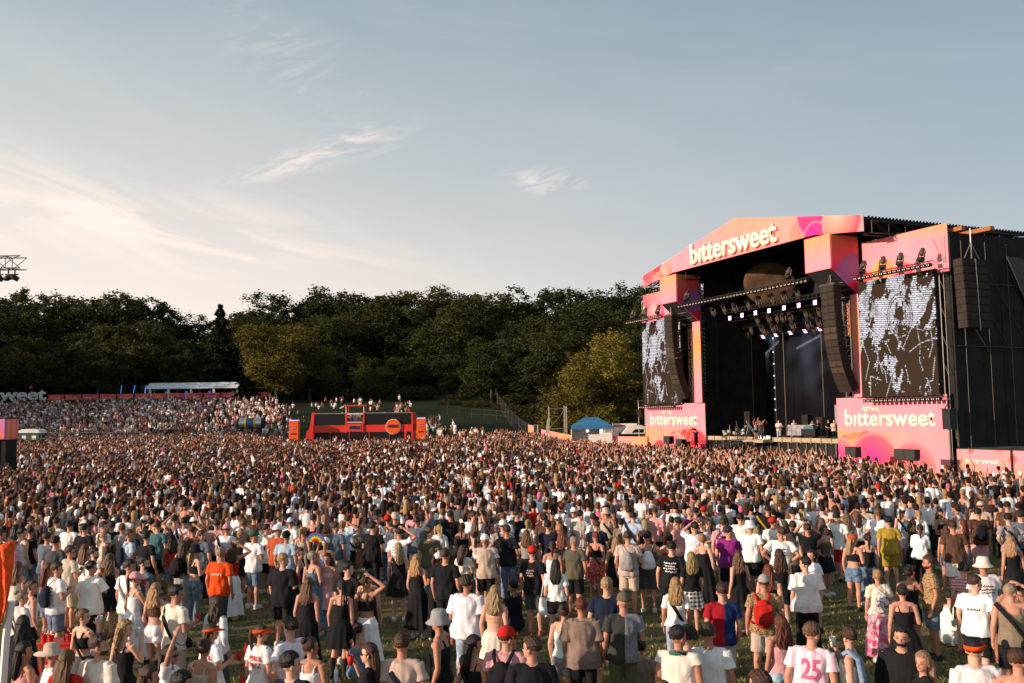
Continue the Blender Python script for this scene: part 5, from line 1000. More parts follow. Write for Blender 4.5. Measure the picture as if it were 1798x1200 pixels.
@cached
def hair_mesh(style, sex):
    mb = MB(); rng = random.Random(style); long_ = style in 'LWPBKM'
    def shell(d):
        # inside the head over the face and below the hairline, outside elsewhere
        face = d.y > .30 and d.z < .42; nape = d.z < (-.62 if long_ else -.38)
        k_ = {'S': 1.13, 'Z': 1.045, 'C': 1.26, 'L': 1.13, 'W': 1.16, 'P': 1.09, 'B': 1.09, 'K': 1.08}[style]
        lump = {'C': .07, 'S': .035, 'W': .03}.get(style, .015)
        k_ += lump*(math.sin(d.x*13+d.z*9)*math.cos(d.y*11+2)+.6*math.sin(d.x*23+d.y*19+d.z*17)); hl = .05*math.sin(math.atan2(d.y, d.x)*11)+.03*math.sin(math.atan2(d.y, d.x)*23); nape = d.z < (-.62 if long_ else -.38)+hl; face = d.y > .30 and d.z < .42+hl
        if style == 'S': k_ += .05*max(0, d.z)-(.07 if d.z < .1 else 0)
        if face: k_ = .90
        if nape: k_ = .80
        return (.078*k_, .097*k_, .100*k_)
    v, f = sph(shell, 60, 40, (0, -.004, 1.658)); jt = .0035 if style in 'SCW' else .0022; v = [(p[0]+rng.uniform(-jt, jt), p[1]+rng.uniform(-jt, jt), p[2]+rng.uniform(-jt, jt)) for p in v]; mb.add(v, f)
    if style in 'LW':
        n = 64; m = 30; v = []; ln = .36 if style == 'L' else .34; st_ = [rng.uniform(-1, 1) for _ in range(n)]; tips = [rng.uniform(0, .035) for _ in range(n)]
        for j in range(m+1):
            t = j/m; z = 1.66-ln*t
            for i in range(n):
                a = 2*PI*i/n; wv = (.006 if style == 'W' else .002)*math.sin(t*15+a*2+3*math.sin(a*5))+.0045*st_[i]+.004*math.sin(a*9+t*5)
                rx = (.088+.022*math.sin(t*2.4) if style == 'L' else .094+.034*math.sin(t*2.2))*(1-.35*max(0, t-.8)/.2)+wv; ry = .052*(1-.25*t)+wv
                v.append((rx*math.cos(a), -.062-.035*t-.015*math.sin(t*3)+ry*math.sin(a), z-tips[i]*t*t))
        f = [(j*n+i, (j+1)*n+i, (j+1)*n+(i+1) % n, j*n+(i+1) % n) for j in range(m) for i in range(n)]+[tuple(range(n))[::-1], tuple(range(m*n, (m+1)*n))]
        mb.add(v, f)
    if style == 'B': ellip(mb, (0, -.095, 1.735), (.042, .040, .038)); ellip(mb, (.01, -.11, 1.72), (.03, .03, .03))
    if style == 'P': tubeg(mb, [(0, -.08, 1.70), (0, -.125, 1.695), (0, -.14, 1.62), (0, -.125, 1.50), (0, -.12, 1.38)], [.018, .026, .034, .030, .010], 10)
    if style == 'K':
        for q in (-.03, .0, .03): tubeg(mb, [(q, -.07, 1.72), (q*1.3, -.12, 1.60), (q*1.5, -.14, 1.35), (q*1.2, -.15, 1.08)], [.018, .016, .013, .008], 8)
    return mb.mesh('hair', True)
@cached
def hat_mesh(kind):
    mb = MB()
    def dome(d, k_=1.2, low=-.08): return (.078*k_, .097*k_, .100*k_*1.03) if d.z > low else (.07, .088, .03)
    if kind == 'c':
        v, f = sph(dome, 32, 20, (0, -.002, 1.665)); mb.add(v, f)
        v = []; n = 14
        for r_, dzz in ((.0, 0), (1, 0), (1, -.006), (0, -.008)):
            for i in range(n+1): a = PI*(.12+.76*i/n); v.append((.085*math.cos(a)*(1+.05*r_), .075*math.sin(a)+.02+r_*.075*math.sin(a), 1.672+dzz-r_*.018*math.sin(a)))
        k_ = n+1; f = [(j*k_+i, j*k_+i+1, (j+1)*k_+i+1, (j+1)*k_+i) for j in range(3) for i in range(n)]+[(3*k_+i, 3*k_+i+1, i+1, i) for i in range(n)]; mb.add(v, f)
    elif kind == 'u':
        prof = [(.02, 1.785), (.065, 1.782), (.085, 1.76), (.098, 1.68), (.104, 1.665), (.155, 1.62), (.153, 1.615), (.098, 1.655)]; mb.lathe(prof, 28); mb.v = [(x_, y_*1.12, z_) for x_, y_, z_ in mb.v]
    elif kind == 's':
        prof = [(.02, 1.79), (.07, 1.785), (.088, 1.76), (.095, 1.68), (.20, 1.66), (.20, 1.652), (.09, 1.665)]; mb.lathe(prof, 28); mb.v = [(x_, y_*1.12, z_) for x_, y_, z_ in mb.v]
    else:
        n = 36; v = []
        for z_, k_ in ((1.655, 1.0), (1.70, .985), (1.70, .96), (1.655, .97)):
            for i in range(n): a = 2*PI*i/n; v.append((.098*k_*math.cos(a), .118*k_*math.sin(a), z_+.012*math.sin(a)))
        f = [(j*n+i, j*n+(i+1) % n, ((j+1) % 4)*n+(i+1) % n, ((j+1) % 4)*n+i) for j in range(4) for i in range(n)]; mb.add(v, f)
        v = []; n = 14
        for r_, dzz in ((.0, 0), (1, 0), (1, -.006), (0, -.008)):
            for i in range(n+1): a = PI*(.08+.84*i/n); v.append((.097*math.cos(a)*(1+.1*r_), .08*math.sin(a)+.03+r_*.085*math.sin(a), 1.672+dzz-r_*.02*math.sin(a)))
        k_ = n+1; f = [(j*k_+i, j*k_+i+1, (j+1)*k_+i+1, (j+1)*k_+i) for j in range(3) for i in range(n)]+[(3*k_+i, 3*k_+i+1, i+1, i) for i in range(n)]; mb.add(v, f)
    me = mb.mesh('hat', True); return me
@cached
def strap_mesh(sex, both=False):
    v = []; n = 48; k_ = 1.0 if sex == 'm' else .87; f = []
    for i in range(n):
        a = 2*PI*i/n; x_ = .20*k_*math.cos(a); y_ = .145*math.sin(a)*(1.0); z = 1.20-.26*math.cos(a)-(.04*math.cos(a) if math.cos(a) > 0 else 0); y_ *= (.75 if math.cos(a) < -.6 else 1.05)
        o = Vector((math.cos(a)*.004, math.sin(a)*.004, 0)); t = Vector((.018, 0, .020))
        for q in (Vector((x_, y_, z))-t+o, Vector((x_, y_, z))+t+o, Vector((x_, y_, z))+t-o*2, Vector((x_, y_, z))-t-o*2): v.append(q)
    for i in range(n):
        j = (i+1) % n
        for q in range(4): f.append((i*4+q, i*4+(q+1) % 4, j*4+(q+1) % 4, j*4+q))
    mb = MB(); mb.add(v, f); return mb.mesh('strap', True)
@cached
def smallbag_mesh():
    mb = MB(); ellip(mb, (0, 0, 0), (.11, .05, .08), None, 16, 10); return mb.mesh('pouch', True)
@cached
def backpack_mesh(kind):
    mb = MB()
    if kind == 'b':
        ellip(mb, (0, -.235, 1.17), (.15, .09, .24), None, 18, 14); mb.box(-.13, .13, -.30, -.17, 1.02, 1.32)
        return remesh(mb, 'bag_body', .014, 5, .002)
    prof = []; tubeg(mb, [(0, -.20, .98), (0, -.215, 1.02), (0, -.225, 1.15), (0, -.205, 1.30), (0, -.185, 1.36)], [(.13, .05), (.145, .07), (.14, .08), (.09, .05), (.05, .03)], 18)
    return remesh(mb, 'bag_body', .014, 4, .004)
@cached
def pocket_mesh():
    mb = MB(); ellip(mb, (0, -.315, 1.08), (.105, .04, .085), None, 16, 10); return mb.mesh('pocket', True)
@cached
def packstraps_mesh(kind, sex):
    mb = MB(); k_ = 1 if sex == 'm' else .87; r = .022 if kind == 'b' else .007
    for q in (-1, 1):
        P = [(q*.06, -.20, 1.34), (q*.10*k_, -.12, 1.44), (q*.115*k_, -.01, 1.485), (q*.12*k_, .09, 1.40), (q*.13*k_, .15, 1.28), (q*.185*k_, .07, 1.08), (q*.15, -.13, 1.0)]
        tubeg(mb, P, [(r, .010 if kind == 'b' else r)]*7, 8)
    return mb.mesh('straps', True)
@cached
def tote_mesh():
    mb = MB(); tubeg(mb, [(0, 0, .62), (0, 0, .66), (0, 0, .88), (0, 0, .98)], [(.15, .035), (.17, .05), (.155, .04), (.14, .02)], 16); return remesh(mb, 'bag_body', .013, 3, .004)
@cached
def beard_mesh():
    mb = MB(); v, f = sph(lambda d: (.066, .080, .062) if (d.y > -.1 and d.z < .15 and not (d.y > .8 and d.z > -.1)) else (.05, .05, .04), 28, 18, (0, .022, 1.575)); mb.add(v, f); return mb.mesh('beard', True)
@cached
def glasses_mesh():
    mb = MB(); [ellip(mb, (q*.033, .093, 1.626), (.025, .010, .018), None, 12, 8) for q in (-1, 1)]; mb.bar((-.03, .1, 1.632), (.03, .1, 1.632), .004); [mb.bar((q*.056, .088, 1.632), (q*.08, .0, 1.63), .004) for q in (-1, 1)]; return mb.mesh('sunglasses', True)
# ---- materials whose colour each object brings along
def ocmat(name, rough, var, vs, bump, bs, spec=.2, stretch=None, pattern=None, sss=0):
    m = bpy.data.materials.new(name); m.use_nodes = True; k = NT(m.node_tree); b = k.n['Principled BSDF']; b.inputs['Roughness'].default_value = rough; b.inputs['Specular IOR Level'].default_value = spec
    tc = k.new('ShaderNodeTexCoord').outputs['Object']; src = k.new('ShaderNodeObjectInfo').outputs['Color']; vec = tc
    if stretch: mp = k.new('ShaderNodeMapping'); k.l.new(tc, mp.inputs[0]); mp.inputs['Scale'].default_value = stretch; vec = mp.outputs[0]
    f = k.mapr(k.noise(vec, vs, 4, .6), .3, .7, 1-var, 1+var); src = k.mix(1.0, src, k.comb(f, f, f), 'MULTIPLY')
    if pattern: src = pattern(k, tc, src)
    k.put(b.inputs['Base Color'], src)
    if bump: bn = k.new('ShaderNodeBump'); bn.inputs['Strength'].default_value = bump; bn.inputs['Distance'].default_value = .02; k.put(bn.inputs['Height'], k.noise(vec, bs, 4, .6, .8)); k.put(b.inputs['Normal'], bn.outputs[0])
    if sss: b.inputs['Subsurface Weight'].default_value = sss; b.inputs['Subsurface Scale'].default_value = .01
    return m
M['skin'] = ocmat('skin', .55, .08, 14, .08, 60, .35); M['eye'] = mat('eye_dark', (.03, .02, .015), .3); M['lip'] = mat('lips', (.30, .09, .07), .5)
M['cloth'] = ocmat('cloth', .9, .10, 9, .55, 9, .15); M['hair'] = ocmat('hair', .5, .38, 60, .6, 130, .35, (1, 1, .12)); M['shoe'] = ocmat('shoe', .6, .15, 20, .2, 40)
M['denim'] = ocmat('denim', .9, .30, 13, .5, 14, .15); M['straw'] = ocmat('straw', .8, .2, 60, .6, 120)
def pat_stripe(k, tc, src): x_ = k.sep(tc)[0]; return k.mix(k.m('GREATER_THAN', k.m('SINE', k.m('MULTIPLY', x_, 190)), 0), (.02, .02, .02, 1), (.72, .68, .62, 1))
def pat_hstripe(k, tc, src): z_ = k.sep(tc)[2]; return k.mix(k.m('GREATER_THAN', k.m('SINE', k.m('MULTIPLY', z_, 110)), .1), (.75, .55, .52, 1), (.50, .12, .14, 1))
def pat_leo(k, tc, src):
    v = k.new('ShaderNodeTexVoronoi'); k.put(v.inputs['Scale'], 34); k.l.new(tc, v.inputs['Vector']); return k.mix(k.mapr(v.outputs['Distance'], .28, .42), (.035, .022, .014, 1), (.32, .21, .11, 1))
def pat_floral(k, tc, src): n = k.noise(tc, 15, 3, .5, 1.5); return k.mix(k.mapr(n, .50, .56), src, k.mix(k.mapr(k.noise(tc, 30, 2), .4, .6), (.06, .05, .06, 1), (.30, .10, .12, 1)))
def pat_redfl(k, tc, src): n = k.noise(tc, 14, 3, .5, 1.5); return k.mix(k.mapr(n, .47, .53), (.62, .035, .02, 1), k.mix(k.mapr(k.noise(tc, 22, 2), .4, .6), (.10, .05, .10, 1), (.70, .30, .22, 1)))
def pat_plaid(k, tc, src):
    x_, y_, z_ = k.sep(tc); a = k.m('ARCTAN2', x_, y_); u = k.m('GREATER_THAN', k.m('SINE', k.m('MULTIPLY', a, 14)), 0); v = k.m('GREATER_THAN', k.m('SINE', k.m('MULTIPLY', z_, 75)), 0); s_ = k.m('MULTIPLY', k.m('ADD', u, v), .5); return k.mix(s_, (.02, .02, .02, 1), (.70, .66, .62, 1))
def pat_half(c1, c2):
    def f(k, tc, src): return k.mix(k.m('GREATER_THAN', k.sep(tc)[0], 0.0), c1, k.mix(k.mapr(k.noise(tc, 20, 5, .7), .4, .6), c2, tuple(v*.75 for v in c2[:3])+(1,)))
    return f
def pat_hp(k, tc, src): n = k.noise(tc, 11, 4, .6, 1); return k.mix(k.mapr(n, .46, .56), src, (.70, .45, .48, 1))
def pat_jw(k, tc, src): x_ = k.sep(tc)[0]; return k.mix(k.mapr(k.m('SINE', k.m('MULTIPLY', x_, 62)), -.3, .3), (.72, .66, .70, 1), (.72, .48, .56, 1))
PATM = {'st': ('stripes', pat_stripe), 'sp': ('pink_stripes', pat_hstripe), 'le': ('leopard_print', pat_leo), 'fl': ('floral_print', pat_floral), 'rf': ('red_floral', pat_redfl), 'pl': ('plaid', pat_plaid), 'jr': ('red_blue_halves', pat_half((.30, .01, .02, 1), (.015, .03, .12, 1))), 'h2': ('black_grey_halves', pat_half((.04, .04, .038, 1), (.22, .23, .26, 1))), 'pp2': ('pink_pattern', pat_hp), 'jw': ('pale_striped_jersey', pat_jw)}
for k_, (nm_, fn_) in PATM.items(): M['P'+k_] = ocmat(nm_, .9, .08, 9, .5, 9, .15, pattern=fn_)
CC = dict(wh=(.78, .76, .76), bk=(.012, .012, .014), be=(.48, .39, .32), cr=(.68, .60, .52), gy=(.28, .27, .27), dg=(.07, .07, .072), nv=(.012, .016, .035), bl=(.36, .45, .60), de=(.12, .17, .25), dd=(.045, .06, .09), ld=(.30, .38, .48), rd=(.45, .02, .015), pk=(.62, .30, .32), hp=(.6, .12, .25), pu=(.10, .03, .07), pp=(.20, .02, .16), gn=(.05, .09, .05), ol=(.10, .095, .06), mu=(.32, .22, .03), br=(.09, .045, .03), ru=(.36, .07, .03), te=(.06, .14, .17), ta=(.22, .165, .12), sa=(.55, .25, .18), kh=(.25, .20, .12), sl=(.10, .13, .17), lg=(.26, .30, .02), lp=(.25, .24, .24), sk=(.5, .3, .2))
CC['or'] = (.72, .07, .01)
for q in ('st', 'sp', 'le', 'pl', 'jr', 'h2', 'jw', 'rf'): CC[q] = (.4, .4, .4)
CC['fl'] = (.62, .58, .56); CC['pp2'] = (.60, .10, .20); CC['jp'] = (.03, .015, .025); CC['cf'] = (.05, .12, .10); CC['jk'] = (.2, .28, .4)
HC = dict(d=(.020, .011, .007), k=(.007, .006, .006), b=(.045, .022, .011), n=(.30, .185, .085), g=(.24, .185, .14), r=(.11, .028, .011), l=(.11, .056, .026))
SK = [(.50, .245, .165), (.54, .285, .20), (.45, .215, .14), (.58, .325, .235), (.38, .175, .11)]
CN = dict(wh='white', bk='black', be='beige', cr='cream', gy='grey', dg='dark grey', nv='navy', bl='light blue', de='denim', dd='dark denim', ld='pale denim', rd='red', pk='pink', hp='hot pink', pu='plum', pp='purple', gn='green', ol='olive', mu='mustard', br='brown', ru='rust', te='teal patterned', ta='taupe', sa='salmon', kh='khaki', sl='slate', lg='lime green', lp='grey patterned', sk='bare', st='striped', sp='pink striped', le='leopard print', fl='floral', pl='plaid', jr='red and blue', h2='black and grey', jw='pale pink striped', rf='red floral', pp2='pink patterned', jp='dark pink trimmed')
CN['or'] = 'orange'
TNM = dict(t='t-shirt', o='oversize t-shirt', l='long-sleeved top', v='vest', s='tank top', c='crop top', n='strapless top')
BNM = dict(j='trousers', h='shorts', k='mini skirt', K='long skirt', w='wide trousers')
PNM = dict(D='', C='holding a cup', K='drinking', P='looking down at both hands', H='hand on head', R='arm raised', I='hands on hips', X='arms folded', U='both arms lifted to the face', S='sitting on the grass', V='both arms raised', G='playing guitar')
def setc(o, c): o.color = (*c[:3], 1); return o
def clothm(code): return M['P'+code] if 'P'+code in M and M.get('P'+code) is not None and code in PATM else (M['denim'] if code in ('de', 'dd', 'ld') else M['cloth'])
def ochild(name, me, m, parent, color, z=None):
    o = bpy.data.objects.new(name, me); COL.objects.link(o); o.parent = parent
    if not me.materials: me.materials.append(m)
    o.material_slots[0].link = 'OBJECT'; o.material_slots[0].material = m; setc(o, color); return o
PRINTS = {'0': ('25', .20, .24, 'hp', .01), '1': ('###', .20, .07, 'dg', 0), '2': ('SUMMER\nTOUR', .22, .15, 'bk', 0), '3': ('////', .16, .14, 'be', 0), '4': ('CREW', .22, .05, 'wh', 0), '5': ('MUSIC', .20, .10, 'gn', 0), '6': ('APEROL\nSPRITZ', .26, .17, 'rd', .01), '7': ('TOUR', .22, .12, 'dg', 0), '8': ('11', .22, .26, 'bl', .01), '9': ('so my name\nis on the\nlist again', .26, .20, 'wh', 0)}
PRINTS['1'] = ('', .18, .05, 'dg', 0); PRINTS['2'] = ('', .24, .16, 'dg', 0); PRINTS['3'] = ('', .15, .14, 'be', 0); PRINTS['4'] = ('', .20, .05, 'wh', 0); PRINTS['5'] = ('', .18, .12, 'pk', 0); PRINTS['7'] = ('', .22, .15, 'dg', 0); PRINTS['9'] = ('', .26, .22, 'wh', 0); PRINTS['m'] = PRINTS['3']
@cached
def print_mesh(code, sex, pose, kind):
    tx, w_, h_, col, wt = PRINTS[code]; top = top_mesh(kind, sex, pose); dz = skel(sex, pose)['dz']
    bvh = BVHTree.FromPolygons([v.co for v in top.vertices], [p.vertices for p in top.polygons])
    if tx: me = text_mesh(tx, 1, wt+.015, 0)
    else:                                                        # unreadable printed marks
        g = random.Random(code+'x'); mb = MB(); rows_ = max(1, int(h_/.045)); asp = w_/h_
        for r_ in range(rows_):
            y_ = -r_/rows_; x_ = g.uniform(0, .2)*asp
            while x_ < asp*g.uniform(.75, 1):
                l_ = g.uniform(.3, 1.0)*.5/rows_; a_ = g.uniform(-.25, .25)/rows_; q = [(x_, y_), (x_+l_, y_+a_), (x_+l_, y_+a_+.42/rows_), (x_, y_+.42/rows_)]; mb.add([(p[0], p[1], 0) for p in q], [(0, 1, 2, 3)]); x_ += l_*1.5
        me = mb.mesh('marks')
    bm = bmesh.new(); bm.from_mesh(me); bmesh.ops.triangulate(bm, faces=bm.faces[:])
    for _ in range(2): bmesh.ops.subdivide_edges(bm, edges=[e for e in bm.edges if e.calc_length() > .12], cuts=1)
    xs_ = [v.co.x for v in bm.verts]; ys_ = [v.co.y for v in bm.verts]; cx, cy = (min(xs_)+max(xs_))/2, (min(ys_)+max(ys_))/2; sx = w_/(max(xs_)-min(xs_)); sy = h_/(max(ys_)-min(ys_))
    for v in bm.verts:
        x_ = (v.co.x-cx)*sx; z_ = 1.25+(v.co.y-cy)*sy+dz; hit = bvh.ray_cast(Vector((x_, -1, z_)), Vector((0, 1, 0)))
        v.co = Vector((x_, (hit[0].y if hit[0] else -.13)-.006, z_))
    bmesh.ops.recalc_face_normals(bm, faces=bm.faces[:]); bm.to_mesh(me); bm.free(); return me
def person(loc, H, sex, hair, hat, top, bottom, pose, heading, yaw=0, acc=(), skin=None, rng=random):
    sc = H/1.765; me = body_mesh(sex, pose, yaw); o = bpy.data.objects.new('person', me); COL.objects.link(o); o.location = loc; o.rotation_euler = (0, 0, -heading); o.scale = (sc, sc, sc)
    setc(o, skin or rng.choice(SK)); dz = skel(sex, pose)['dz']
    hs, hc = hair[0], HC.get(hair[1], HC['d'])
    if hs != 'N' and not (hs == 'Z' and hat):
        st = hs if not (hat and hs in 'BSC') else 'Z' if hs != 'B' else 'P'
        h_ = ochild('hair', hair_mesh(st, sex), M['hair'], o, [c*rng.uniform(.85, 1.15) for c in hc]); h_.rotation_euler.z = -yaw; h_.location.z = dz
    if hat:
        h_ = ochild({'c': 'cap', 'u': 'bucket_hat', 's': 'straw_hat', 'v': 'visor'}[hat[0]], hat_mesh(hat[0]), M['cloth'], o, CC[hat[1:]]); h_.rotation_euler.z = -yaw; h_.location.z = dz
    tk, tc_ = top.split(':') if ':' in top else (top, 'bk')
    dress = tk in ('d', 'D'); 
    if tk == 'h2': tk, tc_ = 't', 'h2'
    base_t = 's' if dress else tk; cname = 'dress_top' if dress else {'t': 'tshirt', 'o': 'tshirt', 'l': 'shirt', 'v': 'vest', 's': 'tank_top', 'c': 'crop_top', 'n': 'top'}[tk]
    mt = clothm(tc_); tme = top_mesh(base_t, sex, pose)
    shirt = ochild(cname, tme, mt, o, [c*rng.uniform(.92, 1.05) for c in CC[tc_]])
    if tk == 'v': ochild('undershirt', top_mesh('t', sex, pose), M['cloth'], o, CC['wh']) if tc_ == 'be' else None
    bk_, bc_ = bottom.split(':') if ':' in bottom else ('', 'bk')
    if dress: ochild('dress_skirt', skirt_mesh(tk, sex, 1), mt, o, CC[tc_])
    elif bk_ in ('k', 'K'):
        ochild('skirt', skirt_mesh(bk_, sex, 0), clothm('rf' if bc_ == 'fl' else bc_), o, CC[bc_])
    elif bk_: ochild({'j': 'trousers', 'h': 'shorts', 'w': 'trousers'}[bk_], pants_mesh(bk_, sex, pose), clothm(bc_), o, [c*rng.uniform(.9, 1.1) for c in CC[bc_]])
    s = skel(sex, pose); shc = rng.choice([(.6, .58, .56), (.6, .58, .56), (.02, .02, .02), (.3, .1, .08), (.55, .5, .42)]); bt = 'bt' in acc
    for q in (-1, 1):
        a = V3(s['legs'][q][2], dz); sh_ = ochild('boot' if bt else 'shoe', shoe_mesh(q, 'boot' if bt else 'shoe'), M['shoe'], o, (.02, .018, .018) if bt else shc); sh_.location = (a.x+q*.004, a.y, a.z-.088)
    for a in acc:
        if a == 'bd': b_ = ochild('beard', beard_mesh(), M['hair'], o, hc); b_.rotation_euler.z = -yaw
        if a == 'gl': b_ = ochild('sunglasses', glasses_mesh(), M['shoe'], o, (.01, .01, .01)); b_.rotation_euler.z = -yaw; b_.location.z = dz
        if a[0] == 'm' and len(a) == 2 and base_t in 'tol': ochild('print', print_mesh(a[1], sex, pose, base_t), M['cloth'], o, CC[PRINTS[a[1]][3]])
        if a == 'cf': mb = MB(); tubeg(mb, [(-.07, -.07, 1.46), (0, -.1, 1.47), (.08, -.06, 1.46), (.09, .03, 1.45), (.04, .09, 1.42), (.0, .11, 1.36), (.01, .12, 1.28)], [.03, .034, .03, .026, .026, .024, .02], 8); ochild('scarf', mb.mesh('scarf', True), M['cloth'], o, CC['cf'])
        if a == 'jk': mb = MB(); tubeg(mb, [(-.12, .1, 1.42), (-.13, 0, 1.50), (-.14, -.12, 1.42), (-.15, -.16, 1.2), (-.15, -.16, .95)], [(.05, .03), (.06, .03), (.08, .04), (.10, .045), (.09, .03)], 10); ochild('jacket', mb.mesh('jacket', True), M['denim'], o, CC['jk'])
        if a == 'rd': mb = MB(); ellip(mb, (0, -.13, 1.70), (.03, .02, .02)); ochild('hair_band', mb.mesh('hair_band', True), M['cloth'], o, CC['rd'])
    return o
def attach(o, name, label, cat, parts, group=None, at_local=(0, 0, 0)):
    """a worn or held thing of its own, placed in the wearer's frame"""
    e = empty(name, (0, 0, 0), 0, label, cat, group); e.matrix_world = o.matrix_world if False else (Matrix.Translation(o.location) @ Matrix.Rotation(o.rotation_euler.z, 4, 'Z') @ Matrix.Diagonal((*o.scale, 1)) @ Matrix.Translation(at_local))
    for pn, me, m, c in parts: ochild(pn, me, m, e, c)
    return e
@cached
def cup_mesh(): mb = MB(); mb.lathe([(.030, 0), (.043, .12), (.040, .12), (.028, .09)], 14); return mb.mesh('cup', True)
@cached
def phone_mesh(): mb = MB(); mb.box(-.038, .038, -.005, .005, 0, .15); return mb.mesh('phone')

